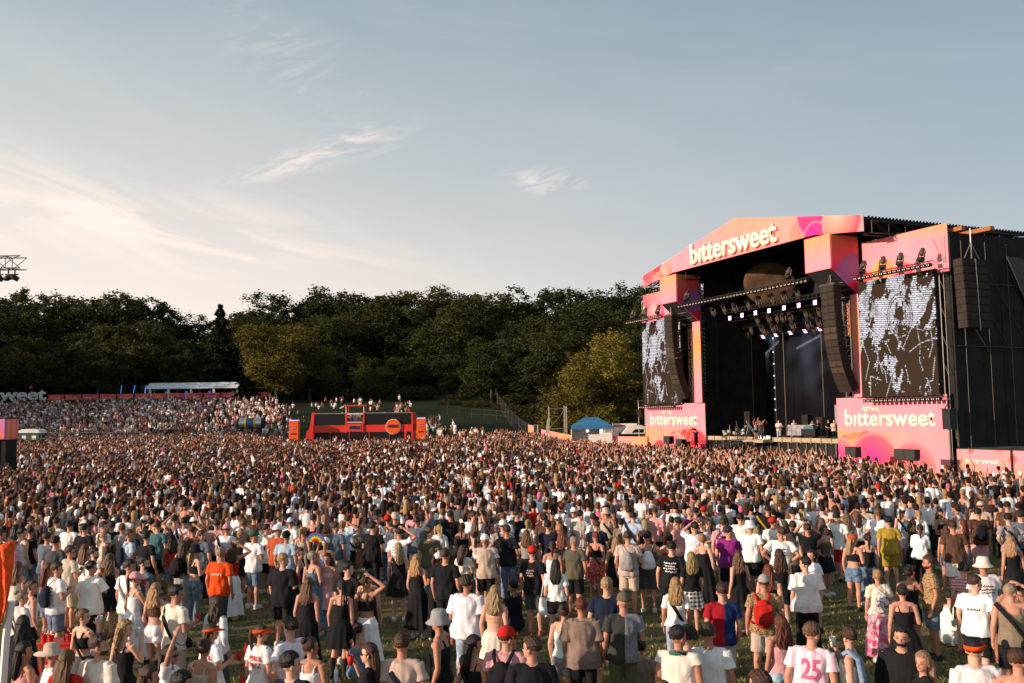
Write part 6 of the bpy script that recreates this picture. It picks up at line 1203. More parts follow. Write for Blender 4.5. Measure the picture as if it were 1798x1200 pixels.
# tile x y(head top) sex hair hat top bottom pose heading[head turn] accessories
TABLE = '''
A 210 95 m Sk - t:bk j:de D 25 m1,sbk
A 318 130 m Sb - t:sl j:dd P 35
A 380 98 f Bg - s:wh k:wh D 30
A 492 55 m Sk - t:wh h:dd D 30
A 572 72 f Ld - t:cr j:bk D 170
A 730 60 m Sk - t:wh h:nv P 45
A 645 22 f Bb cgy t:pk h:bk C 40
A 500 222 m Sb - t:be h:be P 75 gl
A 610 212 f Ll - s:wh h:dd D 30
A 668 238 m Sk - t:wh h:bk D 50 bd
A 640 335 m Sk - o:wh j:bk K 60
A 402 340 m Sb - t:wh h:de P 55 m2,gnv
A 350 345 f Lr - s:ru h:de D 60
A 752 230 f Lb - d:bk - D 10
A 757 280 f Wl - d:bk - D 0
A 880 72 m Sl - t:be h:gy D 20 m3
A 940 96 m Sn - l:nv j:bk D 25
A 1035 135 m Sk - t:bk h:bk D 35
A 1095 55 m Sb - t:te h:bk C 20 fl
A 905 325 m Sd - t:wh h:gy D 70 sgy
A 1002 298 m Sk - t:sl h:bk D 55 bd
A 922 415 f Pd cpk D:wh - K 50 bb
A 1085 490 f Wn - c:br h:wh D 10 bt
A 112 338 f Ll - s:cr h:de D 20
A 217 460 f Bb - s:wh h:bk D 60
A 150 540 f Bg - l:cr j:cr D 40 sbk
A 165 705 f Lk - l:bk j:bk D 30
A 200 882 f Lk - s:pk j:bk C 60
A 372 918 f Bl sbe t:wh h:rd D 70
A 462 952 f Ll - t:rd j:rd D 20
A 602 662 f Bl - c:bk k:dg K 50 sbk
A 730 842 m Sb - t:cr h:be D 60 bd
A 862 745 f Wn - d:bk - K 60
A 1030 1040 f Lb - s:wh h:bk D 30
A 150 100 m Sk - s:wh h:gy D 60
A 95 165 m Sk - t:pk h:gy D 70 gl
A 215 25 m Sk - t:be h:bk U 60
A 12 120 m Sk - t:wh h:bk D 35
B 90 30 m Sk - t:wh h:bk D 20 sbk
B 210 55 m Sl - s:bk h:bk D 15 gl
B 232 0 f Wb - s:wh h:de D 15
B 378 78 m Sb cpk t:wh h:pu C 25 sbk
B 95 190 f Lb - s:bk K:gy D 20 bbk
B 165 222 f Ln ubk c:bk j:de P 60
B 330 238 m Sg - t:or j:dd D 15 m4
B 490 108 f Wn - d:bk - D 10
B 582 120 m Sb cgn t:wh h:de P 20 fl
B 745 84 m Sb cwh t:ru h:bk D 40
B 845 34 m Sb cbl t:wh h:bk D 20
B 815 125 m Sk cbk t:bl h:de D 30 m5
B 935 95 f Pn - s:gy h:bk D 25
B 1060 75 f Lk - s:bk j:bk D 15 sbr
B 1010 262 f Pg - D:de - C 40
B 905 238 f Bb - d:bk - D 80
B 795 280 m Sn - o:bk h:bk C 50
B 1092 278 f Ld - d:pk - R -160 fan
B 942 448 f Ll - D:bk - D 20
B 1180 462 f Kk - d:bk - D 15 bt
B 30 500 m Sk - t:cr h:be C 65 sbk
B 310 575 f Wb - l:wh K:dg D 25 gh
B 320 768 f Lb vor t:wh k:wh C 55 m6,trd
B 615 775 f Bb vor t:wh k:wh D 60 m6,trd
B 835 722 m Sd - t:wh j:de I -60
B 935 952 m Sk - t:nv h:bk D 15
B 1005 862 f Bb - s:wh h:wh D 20
B 195 875 f Bb - s:be h:be D 20
B 22 918 f Lk - t:wh j:rd R 90 gl
B 70 1095 m Sk - t:pk h:bk D 30
C 45 18 m Sb - t:wh j:bk D 15 m7,sbk
C 215 58 m Cd - t:bk j:bk P 40
C 255 -20 m Sk - t:bk h:bk D 25
C 402 98 m Sk - t:wh h:dg H 30 m2
C 578 10 m Kk - t:dg h:bk D 20 m8
C 655 -42 m Sb - o:sa h:bk D 15 sbk
C 770 -15 m Sk - t:bk h:be C 10
C 905 -15 m Zb - o:wh h:be P 40 bd
C 1125 -5 m Sl - t:wh h:gy D 20
C 1105 70 f Lk - n:sk k:de C 15 twh
C 1038 30 f Pk - s:bk h:bk D 30
C 1015 150 m Zb cwh v:be h:bk P 5
C 870 222 f Wb - t:cr h:bk C 50 gl
C 738 245 m Sb - t:bk j:bk D 30
C 665 280 f Bb cwh t:bk w:bk P 20
C 540 285 f Wn - D:bk - C 20
C 402 205 f Ln - d:bk - C 10 sbk
C 40 338 m Sk - t:bk j:bk P 40
C 200 430 f Bb - c:bk K:wh H 20
C 165 385 f Bk - s:bk j:bk D 10
C 878 435 m Cb - o:wh j:ld C 40
C 1055 500 f Wn - n:sk K:cr D 20
C 705 670 m Sb ugy s:bk j:bk D -75
C 432 838 m Sb - t:be h:bk C 30 sbk
C 180 908 f Lb - t:bk j:bk K -80 gl
C 915 845 f Lk - s:bk j:bk D 25 sbk
C 1140 790 m Sb crd t:pk h:bk D 15 bbk
C 105 768 f Pd - s:de h:de S 20
C 1190 850 m Sb - t:bk j:bk S 60
D 155 232 m Sk crd t:bk h:dg D 20 m3
D 90 42 f Pn - t:wh k:bk P 20
D 215 -10 f Bb - D:pk - D 15
D 280 55 f Wl - t:ru k:ru D -15
D 330 78 f Cn - s:be k:be D 15
D 475 -20 m Sk - t:st j:st P 20 sbk
D 430 160 m Zg - t:ol h:bk D 25
D 268 195 f Pb - d:wh - D 10
D 305 320 f Lk - t:wh h:bk D 15 twh
D 575 130 f Sr - c:bk k:fl D 20 sbr
D 705 168 f Wn - s:bk k:bk D 10
D 670 -35 m Sb ube s:be h:ol D 20 sbk
D 755 35 f Bk - t:ta h:bk D 20
D 810 125 m Sb - t:be h:be C 25 ggy
D 845 -8 m Sk - t:bl h:bk D 20 sbk
D 945 42 f Ln - s:bk h:bk D 15
D 945 125 m Sk - s:dg h:dg C 15 gwh
D 1085 195 m Sk - t:bk h:bk D 15 m9
D 1085 140 f Bk - s:rd h:rd D 20
D 1145 445 f Wn - t:wh j:ld D 15 sbk
D 645 448 m Sn - t:nv h:bk D 20
D 495 588 m Sr - o:ta j:bk D 15
D 340 628 f Bb - s:wh h:lp C 20
D 755 548 m Zb col h2:dg j:ol C 5
D 1178 788 m Sk - v:cr h:de D 70 cf
D 120 855 m Sb - t:bk j:bk D -10<
D 1130 1165 m Zl - t:ta h:bk D 0
D 905 880 f Bd - t:ta j:kh S 30
D 20 470 m Sk - t:bk j:bk S -60
E 42 -38 m Nn - t:pp h:gy D 15 sbk
E 120 18 f Pd - s:bk j:bk D 15
E 305 88 m Sk - t:pp h:bk C 40
E 285 8 f Ld - t:wh K:wh D 20
E 145 148 f Cn - D:bk - D 15
E 515 98 f Ln - t:lg w:bk D 10
E 475 55 m Sb uwh t:wh h:bk D 20
E 650 92 m Sb - t:wh h:wh I 10 m2
E 655 28 m Sb crd t:wh h:bk D 15 snv
E 755 -32 m Sk - o:wh h:bk D 25
E 985 32 f Ll - t:jp w:kh D 15 m5
E 1135 0 f Ll - l:gy h:be C 15
E 1050 -8 m Sk - t:wh h:rd D 50 gl
E 45 268 f Wn - t:bk k:pl D 5
E 390 262 f Wl - d:bk - C -15
E 675 250 f Wb - s:bk h:bk D 15
E 600 355 f Lr - s:bk h:wh D 20
E 855 302 m Sk - o:wh w:bk D 5
E 905 255 f Ld - t:wh h:bk D -120
E 255 488 m Sb - t:jr h:be D 5
E 540 430 m Sb cgy t:le h:be D 5 brd
E 195 770 m Sb - t:wh h:bk D 10
E 665 715 f Wr - s:pk h:ld C -10
E 840 750 m Sl - t:jw h:pk D 15 m0
E 1180 148 f Ln cru c:bk h:de C 60
E 1172 788 m Sb - s:wh h:de K -60 gl,jk
E 515 1108 m Cb - t:bk h:bk D 0
E 15 795 m Cd - t:wh j:de D -50
E 860 -110 f Wd - n:sk k:bl U 15
F 255 22 m Sk - t:mu h:mu D 10
F 90 140 f Pk - s:bk j:de D 10 rd
F 430 48 f Wb - d:bk - D 15
F 600 -25 f Wk - c:bk k:bk X 170
F 340 -45 f Bb cwh d:bl - D 15 sbk
F 505 -70 f Bb - s:be K:wh D 15 sbk
F 745 38 f Wr - c:bk k:de P 10
F 870 -35 m Sk - t:br h:pk D 10 gbk,m3
F 1095 0 m Sk - t:gy h:nv I -15 sbk
F 1170 -20 m Cd - t:sl h:nv D 15
F 1120 155 f Wn - s:bk k:bk D 10
F 172 390 f Bn - t:cr K:pp2 D 5 gfl
F 350 498 f Bk - d:bk - C 5
F 395 368 f Bk - s:bk h:bk K 25
F 548 292 m Sb - t:le h:de D -70 bd
F 760 345 f Cd - t:sp h:bk D 10
F 680 535 m Sk - t:wh j:be S 60
F 845 435 m Sb - t:wh h:bk C 60 m1
F 928 308 m Sb ucr t:wh h:bk P 10 m7
F 1100 490 m Zg - s:ta h:bk H 15 sbk
F 1110 450 f Ld - s:be h:bk D -170 gl
F 305 788 m Sk - l:bk j:bk D -150 bd
F 460 955 f Ln - t:bk j:bk D -85
F 850 865 m Sk vor l:wh j:bk D 10
F 1165 955 m Sb - s:be h:bk C 60
G 20 235 m Sb - t:wh h:bk D 20
G 115 225 m Sb cgy t:wh h:bk D 30
G 500 265 m Sk - t:gn h:bk D 20
G 565 272 m Sk - t:wh h:nv D 25
G 400 288 m Sk - t:wh h:bk D 30
G 590 325 f Lb - t:br h:bk D 15
G 640 305 m Sk - t:nv h:bk D 30
G 800 278 m Sk - t:wh h:bk P 25
G 965 295 m Sb - t:gy h:bk C 25
G 1042 277 m Sk cnv t:wh h:bk D 15 m3
G 885 340 m Sk cbk o:bk j:bk D 30
G 1158 335 m Sk - t:gy h:bk C 35
G 1060 435 m Sk - t:wh h:bk D 20
G 1108 420 m Sk - t:be h:dd C -15
G 768 395 m Sb cbe t:wh h:dg P 35
G 650 395 m Sk - t:gy h:bk D 25
G 712 325 f Bk - t:ta h:bk D 25
G 740 448 f Ll - t:wh h:bk P 75
G 478 458 m Sg - t:wh h:be D 25
G 418 448 f Ck - t:bk j:bk D 20
G 330 362 m Sk cbk t:bk h:bk C 40
G 315 425 m Sk - t:be h:bk P 50
G 75 470 m Sk - t:wh h:bk D 25 sbk
G 205 455 m Sk - t:ta h:bk D 40
G 15 410 m Sk cbk t:gn h:bk D 30
G 65 358 f Wn - s:be h:bk D 15
G 425 332 f Ln - d:bk - D 15
G 300 318 f Lr - t:bk h:bk D 165
G 1565 415 f Ln - d:bk - D 15
G 1452 405 f Bl - s:wh h:de D 50
G 1375 420 f Wl - s:be h:bk D 15
G 1240 425 f Lb - s:ru h:bk D 20
G 1312 468 f Lb - s:ru j:br D 20
G 1430 480 f Wl - s:ta h:be D 20
G 1690 408 f Lk - d:bk - D 15
G 1482 345 m Sk cbk t:sl h:bk D 30
G 1215 188 m Sk - t:wh h:bk C 20
G 1290 235 m Sk crd t:bk h:bk D 25
G 1340 290 m Sb - t:ol h:bk D 20
G 1432 298 f Lg cgy t:wh h:bk D 20
G 945 385 f Pk - s:be h:bk D 20
G 1000 452 f Bd - n:sk h:bk D 60
G 1100 320 m Cd - t:wh h:bk D 20 m3
G 845 430 m Sk - t:pk h:bk C 40 fanp
H 112 358 m Sb uwh t:cr h:bk D 20
H 205 410 m Sd - t:gy h:bk D 20
H 280 378 m Sk - t:bk h:bk D 25
H 385 338 m Sb ube t:be h:bk D 25
H 345 425 f Lk - t:bk h:bk D 15
H 445 425 m Sr - t:gy h:dg D 25
H 520 470 f Wn - s:be k:bk U 25
H 575 385 f Wl - s:be h:bk D 15
H 680 375 m Sb - t:pk h:bk C 20
H 785 430 m Sk cbk t:bk h:bk D 20
H 862 450 m Sb - t:bk h:dg D 20
H 640 498 m Sb - t:wh j:bk D 15 m7,sbk
H 740 265 m Sk - t:wh h:bk D 30 sbk
H 825 235 m Sb - t:wh h:bk P 30
H 905 250 f Lb - t:br h:bk D 20
H 1030 350 m Sb cru t:wh h:bk D 30 m1
H 1072 300 m Sk - s:wh h:bk C 25
H 1170 270 m Zl - t:wh h:bk P 35
H 1150 430 m Sk cbk t:bk h:bk D 20
H 1340 222 m Sk - o:bk h:bk D 15
H 1460 230 m Sk - t:wh h:bk H 25
H 1370 398 f Cr - s:br h:bk D 15
H 1440 435 f Ld - s:ol h:bk D 15
H 1378 448 m Sk - t:bk h:be C 10
H 1525 445 m Sb - o:wh h:gy P 40
H 1535 320 m Sb - t:wh h:bk C 25
H 1590 470 f Wl - t:wh h:bk D 15
H 1635 428 f Ln - s:cr h:bk D 15
H 1740 450 m Sb - t:wh h:bk D 20 m4
H 1690 395 f Lk - t:bk h:bk C 25
H 185 195 m Sk - t:gy h:bk D 25
H 300 260 m Sk - t:wh h:bk D 25
H 590 300 m Sb - t:gy h:bk D 40
I 75 352 m Sb - t:be h:bk D 20
I 25 365 f Wn - s:be h:bk D 15
I 105 278 m Sk - t:wh h:bk D 20
I 215 462 f Bk - D:pk - D 15
I 345 440 f Wn - s:mu k:be D 15
I 465 318 m Sb - t:wh h:bk C 25
I 485 335 m Sk - t:wh h:bk D 25
I 585 322 m Sk - s:bk h:bk D 15
I 635 322 m Sk - t:st h:bk R 20
I 675 222 m Sb cgy t:gy h:bk I 15
I 805 305 m Sb - t:bk h:bk D 60
I 905 268 m Sb - o:be h:bk D 20
I 945 318 m Sk - t:bk h:bk D -50
I 825 435 m Sk - t:bl h:nv D 20 sbk
I 770 380 f Pn - l:wh h:bk D 20
I 930 445 f Wr - s:wh h:bk D 15
I 1028 400 f Bn - t:wh K:gy D 15 m7
I 1195 355 m Sb - t:wh h:ol P 15 m7,sbk
I 1150 375 m Sg - t:bl h:bl D 20
I 1265 448 m Nn - t:pp h:gy D 20
I 1325 345 f Wn - t:wh j:bk D 20 sbr
I 1385 400 f Wn - s:rd K:rd D 30
I 1455 372 m Sk - t:bk h:bk I 15
I 1530 405 f Pd - s:bk h:bk D 15
I 1585 478 m Sk - t:wh h:bk D 20
I 1630 425 f Pl - t:wh h:bk D 20 m2
I 1765 425 m Sk - t:bk h:bk D 20 smu
I 1560 298 m Sb - t:be h:bk D 25
I 1690 408 m Sk - s:pk h:bk C 20
I 1360 250 f Bd - s:bk k:bk D 20
I 1130 252 m Sb cbe t:wh h:bk D 30 m1
I 860 212 m Sk - t:wh h:bk D 25
I 1105 500 f Bk - s:ru h:bk D 15
J 160 350 m Sk - t:be h:bk D 20
J 170 448 m Sk - o:wh h:bk D 15
J 290 380 f Bl - n:sk k:bl U 15
J 350 330 m Sb crd t:bk h:bk D 15
J 480 345 m Sb - t:bk h:bk D 20 m4
J 440 452 m Sb - t:wh h:bk P 40 gl
J 390 512 f Ll - t:jp w:kh D 15
J 545 478 f Ll - l:gy j:be D 10
J 590 380 f Ll - d:bk - D 15
J 685 408 m Sk - t:be h:gy P 15
J 820 375 m Sk - t:br h:bk C 15
J 930 402 f Lr cwh d:bl - D 20 sbk
J 1105 395 f Bl - s:be K:wh D 15 sbk
J 1095 362 f Bk - s:mu h:bk D 15
J 1225 395 m Sb - t:fl h:be P 20
J 1380 375 f Pk - s:bk h:bk D 20
J 1475 425 m Sk - t:br h:pk D 10 bbk
J 1455 278 m Sb - t:bk h:bk D 15 m9
J 1605 278 m Sk - t:bk h:bk D 15
J 1215 275 m Sk - s:bk h:bk D 15
J 1065 280 m Sk - t:gy h:bk D 15
J 1600 160 m Sk - t:wh h:bk D 15 bnv
J 1690 470 m Sk - t:gy h:nv I 0 sbk
J 1655 410 f Wn - s:bk h:bk D 15
J 1785 365 m Sb cbe t:pu h:bk D 40
'''

# ---------------------------------------------------------------- the people nearest the camera, one object each
TILE = dict(A=(0, 900, 4), B=(300, 900, 4), C=(600, 900, 4), D=(900, 900, 4), E=(1200, 900, 4), F=(1498, 900, 4), G=(0, 780, 3.996), H=(450, 780, 3.996), I=(900, 780, 3.996), J=(1348, 780, 3.996))
rows = []
for ln in TABLE.strip().splitlines():
    t = ln.split(); x0, y0, s = TILE[t[0]]; px, py = x0+float(t[1])/s, y0+float(t[2])/s
    if any(abs(px-r[0]) < 9 and abs(py-r[1]) < 9 for r in rows): continue
    rows.append((px, py, t[3:]))
prng = random.Random(21)
def dist_for(px, py, h):
    D = 20.0
    for _ in range(6): _, rz_ = ray(px, py); D = (CAM_H-h-Z(ray(px, py)[0]*D, D))/(-rz_)
    return D
people = []; placed = []
for px, py, t in rows:
    sex = t[0]; pose = t[5]; h = prng.uniform(1.76, 1.86) if sex == 'm' else prng.uniform(1.63, 1.73); top_h = h*1.0 if pose != 'S' else h*(1-.74/1.765); D = dist_for(px, py, top_h+.01)
    people.append([D, px, py, h, t])
# the packed rows behind them, still one object each, until 288 people stand
P1 = [(ray(a[1], a[2])[0]*a[0], a[0]) for a in people]; R1 = np.random.default_rng(5); gyy = 20.5
HAIRS_M = ['Sk', 'Sk', 'Sd', 'Sb', 'Sb', 'Zb', 'Cd', 'Sl', 'Sn']; HAIRS_F = ['Lk', 'Lb', 'Wb', 'Wl', 'Wn', 'Ln', 'Ll', 'Bb', 'Pb', 'Pn', 'Lr', 'Ld']
TOPS_M = ['t:wh', 't:wh', 't:wh', 'o:wh', 't:bk', 't:bk', 't:cr', 't:gy', 't:be', 's:wh', 's:bk', 't:nv', 't:ol', 't:bl', 't:br', 'l:wh', 't:pk', 't:sl', 't:dg']; TOPS_F = ['t:wh', 's:wh', 's:bk', 'c:bk', 'c:wh', 'd:bk', 'd:wh', 's:be', 's:cr', 't:bk', 'd:pk', 's:rd', 's:pk', 'n:sk', 'd:ru', 'l:wh', 's:ol', 'D:bk', 's:gy', 'd:bl']
while gyy < 31:
    for gxx in np.arange(-.60*gyy, .60*gyy, .64):
        x_, y_ = gxx+R1.uniform(-.2, .2), gyy+R1.uniform(-.2, .2); px = 899+x_/y_*CAM_F
        dn_ = float(np.interp(y_, [20.5, 22.5, 25, 28], [0, .30, .70, .92]))*float(np.interp(px, [0, 1400, 1500, 1798], [1, 1, .6, .45]))
        if R1.random() > dn_ or any((x_-a)**2+(y_-b_)**2 < .27 for a, b_ in P1): continue
        P1.append((x_, y_)); sex = 'm' if R1.random() < .5 else 'f'; h = prng.uniform(1.74, 1.86) if sex == 'm' else prng.uniform(1.61, 1.72)
        tp_ = prng.choice(TOPS_M if sex == 'm' else TOPS_F); q = (CAM_H-h)/y_; py = 733.6-(px-899)*ROLL+q*CAM_F
        hat = prng.choice(['-']*34+['cwh', 'cwh', 'cbk', 'cbe', 'ube', 'crd'])
        people.append([y_, px, py, h, [sex, prng.choice(HAIRS_M if sex == 'm' else HAIRS_F), hat, tp_, '-' if tp_[0] in 'dD' else prng.choice(['h:bk', 'h:de', 'h:be', 'j:de', 'j:bk', 'h:wh'] if sex == 'm' else ['h:de', 'k:bk', 'j:bk', 'k:de', 'K:wh', 'h:bk']), prng.choice('DDDDDDPPCCUXHIR'), str(int(prng.choice([prng.gauss(18, 16), prng.gauss(18, 16), prng.gauss(18, 16), prng.gauss(18, 16), prng.gauss(20, 80)])))]+([prng.choice(['sbk', 'bbk', 'sbr', 'gl', 'gnv', 'twh'])] if prng.random() < .22 else [])])
    gyy += .64
people.sort(key=lambda a: a[0]); people = people[:288]
NEARD = people[-1][0]
def base_label(t, acc):
    top = t[3]; k_, c_ = top.split(':'); 
    if k_ in 'dD' and k_ != 'h2': s = f"person in {'long ' if k_ == 'D' else ''}{CN[c_]} dress"
    else:
        if k_ == 'h2': k_, c_ = 't', 'h2'
        bt = t[4].split(':'); s = f"person in {CN[c_]+' ' if c_ != 'sk' else ''}{TNM[k_]} and {CN['rf' if bt[1] == 'fl' else bt[1]]} {BNM[bt[0]]}"
    if t[2] != '-': s += f", {CN[t[2][1:]]} {dict(c='cap', u='bucket hat', s='straw hat', v='visor')[t[2][0]]}"
    p = PNM[pose_of(t)]
    if p: s += ', '+p
    if 'gl' in acc and len(s.split()) < 12: s += ', sunglasses'
    return s
def pose_of(t): return t[5]
made = []
for D, px, py, h, t in people:
    sex, hair, hat, top, bottom, pose = t[:6]; hat = None if hat == '-' else hat
    m_ = t[6]; yaw = 0
    if m_[-1] in '<>': yaw = math.radians(-55 if m_[-1] == '<' else 55); m_ = m_[:-1]
    else: yaw = math.radians(prng.choice([0, 0, 0, 40, -40]))
    hv_ = float(m_); hv_ = hv_*.5+4 if 28 <= hv_ <= 75 else hv_; yaw = math.radians(prng.choice([30, 50])) if (float(m_) >= 38 and float(m_) <= 80) else yaw; head = math.radians(hv_+prng.uniform(-10, 10)); acc = t[7].split(',') if len(t) > 7 else []
    if '2:' in top: top = 'h2:'+top.split(':')[1]
    x_ = ray(px, py)[0]*D; loc = Vector((x_, D, Z(x_, D)-.01)); bt_ = bottom if ':' in bottom else 'h:bk'
    if top[0] in 'dD' and pose == 'S': pose = 'D'
    o = person(loc, h, sex, hair, hat, top, bottom, pose, head, yaw, acc, None, prng); o['category'] = 'person'; placed.append((x_, D)); o.scale.x *= 1.08 if sex == 'm' else 1.04; o.rotation_euler.x = prng.gauss(0, .02); o.rotation_euler.y = prng.gauss(0, .025)
    tt = list(t); tt[3] = top if top[:2] != 'h2' else 'h2:dg'; tt[4] = bt_; lab = base_label(tt, acc); made.append([o, px, py, lab, acc, pose, sex])
# labels that single each one out
from collections import Counter
cnt = Counter(m[3] for m in made); short = lambda l: l.replace('person in ', 'one in ')
uni = [m for m in made if cnt[m[3]] == 1]
used = set(m[3] for m in uni)
for m in made:
    lab = m[3]
    if cnt[lab] > 1:
        same = sorted([q for q in made if q[3] == lab], key=lambda q: q[1]); i = same.index(m)
        best = None
        for q in sorted(uni, key=lambda q: (q[1]-m[1])**2+((q[2]-m[2])*1.5)**2)[:5]:
            dx, dy = q[1]-m[1], q[2]-m[2]; rel = ('left of' if dx > 0 else 'right of') if abs(dx) > abs(dy) else ('behind' if dy > 0 else 'in front of')
            ql = short(q[3]).split(', ')[0].split(' and ')[0]
            if sum(short(z[3]).startswith(ql) for z in made) > 3: continue
            c = f'{lab.split(", ")[0]}, {rel} the {short(q[3]).split(", ")[0]}'
            if len(c.split()) <= 16 and c not in used: best = c; break
        if best is None: best = f'{lab.split(", ")[0]}, {ORD[i] if i < len(ORD) else str(i+1)+"th"} such from the left'
        k9 = 0
        while best in used: k9 += 1; best = f'{lab.split(", ")[0]}, {ORD[min(i+k9, 31)]} such counted from the left edge'
        lab = best
    used.add(lab); m[0]['label'] = ' '.join(lab.split()[:16]); m[0]['group'] = 'people standing in the crowd'
CARRY = Counter()
for o, px, py, lab, acc, pose, sex in made:
    who = o['label'].replace('person in', 'person in'); w_ = who.split(', ')[0]
    short_who = w_+(' '+who.split(', ')[1] if ', ' in who else '')
    if pose in 'CK' and 'fan' not in acc and 'fanp' not in acc:
        s = skel(sex, pose); wr = Vector(s['R'][2]); d = (wr-Vector(s['R'][1])).normalized(); p = wr+d*.09
        attach(o, 'drink_cup', ' '.join(f'small drink cup held by {short_who}'.split()[:16]), 'cup', [('cup', cup_mesh(), M['shoe'], prng.choice([(.5, .03, .02), (.5, .03, .02), (.6, .58, .55)]))], 'cups held in the crowd', (p.x-.01, p.y+.01, p.z-.05))
    if pose == 'P' and prng.random() < .5:
        attach(o, 'phone', ' '.join(f'dark phone held by {short_who}'.split()[:16]), 'phone', [('case', phone_mesh(), M['shoe'], (.02, .02, .025))], 'phones held in the crowd', (0, .33, 1.22))
    for a in acc:
        if a[0] == 's' and len(a) == 3: 
            c = CC[a[1:]]; e = attach(o, 'crossbody_bag', ' '.join(f'{CN[a[1:]]} crossbody bag of {short_who}'.split()[:16]), 'bag', [('strap', strap_mesh(sex), M['cloth'], c)], 'bags worn in the crowd'); pch = ochild('pouch', smallbag_mesh(), M['cloth'], e, c); pch.location = (.17 if sex == 'm' else .15, .10, .93)
        if a[0] in 'bg' and len(a) == 3 and a[1:] in CC:
            k2 = a[0]; c = CC[a[1:]]; parts = [('bag_body', backpack_mesh(k2), clothm('fl') if a[1:] == 'fl' else M['cloth'], c), ('straps', packstraps_mesh(k2, sex), M['cloth'], c if a[1:] != 'wh' else CC['be'])]
            if k2 == 'b': parts.append(('pocket', pocket_mesh(), M['cloth'], [v*.85 for v in c]))
            e = attach(o, 'backpack', ' '.join(f'{CN[a[1:]]} {"backpack" if k2 == "b" else "drawstring bag"} on {short_who}'.split()[:16]), 'backpack', parts, 'backpacks worn in the crowd')
        if a[0] == 't' and len(a) == 3:
            c = CC[a[1:]]; mb = MB(); mb.bar((-.03, -.02, 1.47), (-.11, -.04, .96), .009); mb.bar((-.03, -.02, 1.47), (.06, .02, .96), .009)
            e = attach(o, 'tote_bag', ' '.join(f'{CN[a[1:]]} tote bag of {short_who}'.split()[:14])+(' left one' if px < 400 else ''), 'bag', [('bag_body', tote_mesh(), M['cloth'], c), ('handles', mb.mesh('handles'), M['cloth'], c)], 'bags worn in the crowd', (-.20 if 'D' else 0, 0, 0))
        if a in ('fan', 'fanp'):
            ws = skel(sex, pose)['R'][2]; fanscale = .72; e = attach(o, 'hand_fan', 'rainbow striped folding fan held up in the crowd' if a == 'fan' else 'pale pink round folding fan held up in the crowd', 'fan', [], None, (ws[0], ws[1]+.06, ws[2]+.1))
            cols = [(.5, .02, .02), (.6, .2, .02), (.55, .45, .03), (.05, .3, .08), (.03, .12, .4), (.2, .04, .25)] if a == 'fan' else [(.6, .35, .36), (.66, .42, .42)]
            for i, c in enumerate(cols):
                r0 = .06+.17*i/len(cols); r1 = .06+.17*(i+1)/len(cols); mb = MB(); n = 24; v = []
                for y_ in (-.004, .004):
                    for r_ in (r0, r1): v += [(r_*math.sin(-1.35+2.7*j/n), y_+.006*(j % 2), r_*math.cos(-1.35+2.7*j/n)) for j in range(n+1)]
                k2 = n+1; f = [(j, j+1, k2+j+1, k2+j) for j in range(n)]+[(2*k2+j, 3*k2+j, 3*k2+j+1, 2*k2+j+1) for j in range(n)]+[(k2+j, k2+j+1, 3*k2+j+1, 3*k2+j) for j in range(n)]; mb.add(v, f); ochild('fan_band', mb.mesh('fan_band'), M['cloth'], e, c)
            mb = MB(); [mb.bar((0, 0, -.02), (.1*math.sin(a2), 0, .1*math.cos(a2)), .004) for a2 in (-1.5, -.8, 0, .8, 1.5)]; ochild('fan_ribs', mb.mesh('ribs'), M['shoe'], e, (.1, .06, .04))
# performers and crew on the stage
PF = [(1285.5+42, 728, -0.4, 'f', 'Lk', 's:gy', 'h:bk', 'V', 170, 'person in grey top and black shorts performing with raised arms at stage centre'),
      (1335.5, 727, .2, 'm', 'Sk', 's:br', 'j:dd', 'R', 190, 'bare armed singer in brown vest and dark trousers at the stage edge, arm raised'),
      (1341.5, 731, -.6, 'm', 'Sk', 't:bk', 'j:bk', 'U', 160, 'person in black standing right behind the singer, both hands up'),
      (1312, 735, -3, 'm', 'Sk', 't:bk', 'j:bk', 'C', 150, 'person in black standing behind the motorcycle'),
      (1368, 730, -1.2, 'm', 'Ld', 't:wh', 'j:ld', 'G', 190, 'guitarist in white t-shirt and pale trousers on the stage'),
      (1395, 731, -3.2, 'm', 'Cd', 't:cr', 'j:bk', 'G', 170, 'guitarist in cream top standing behind the silver table'),
      (1427, 734, -2.6, 'f', 'Lb', 'l:wh', 'j:wh', 'C', 180, 'person in white standing at the right end of the silver table'),
      (1436.5, 730, -2.2, 'm', 'Lk', 'l:bk', 'j:bk', 'P', 200, 'person in black standing behind the black equipment case'),
      (1455, 729, -1.8, 'm', 'Sk', 't:bk', 'j:bk', 'G', 150, 'dark clothed guitarist at the right side of the stage'),
      (1465.5, 730, -1.2, 'm', 'Sk', 'v:be', 'j:bk', 'C', 180, 'person in white and dark clothes at the far right of the stage')]
def deckloc(px, n): s_, _ = onN(px, 765, n); return sw(s_, n, 2.1)
for px, py, n_, sex, hair, top, bottom, pose, hd, lb in PF:
    o = person(deckloc(px, n_), 1.80 if sex == 'm' else 1.70, sex, hair, None, top, bottom, pose, math.radians(hd), 0, (), None, prng); o['label'] = ' '.join(lb.split()[:16]); o['category'] = 'performer'; o['group'] = 'performers on the stage'
    if pose == 'G':
        t = attach(o, 'guitar', 'electric guitar held by the '+' '.join(lb.split()[:9]), 'guitar', [], 'guitars on the stage'); mb = MB(); ellip(mb, (.05, .20, 1.06), (.17, .03, .12)); ochild('guitar_body', mb.mesh('g', True), M['shoe'], t, (.35, .12, .04)); mb = MB(); mb.bar((-.05, .21, 1.08), (-.62, .26, 1.26), .018); mb.box(-.72, -.60, .24, .27, 1.22, 1.30); ochild('neck', mb.mesh('n'), M['shoe'], t, (.12, .06, .03))
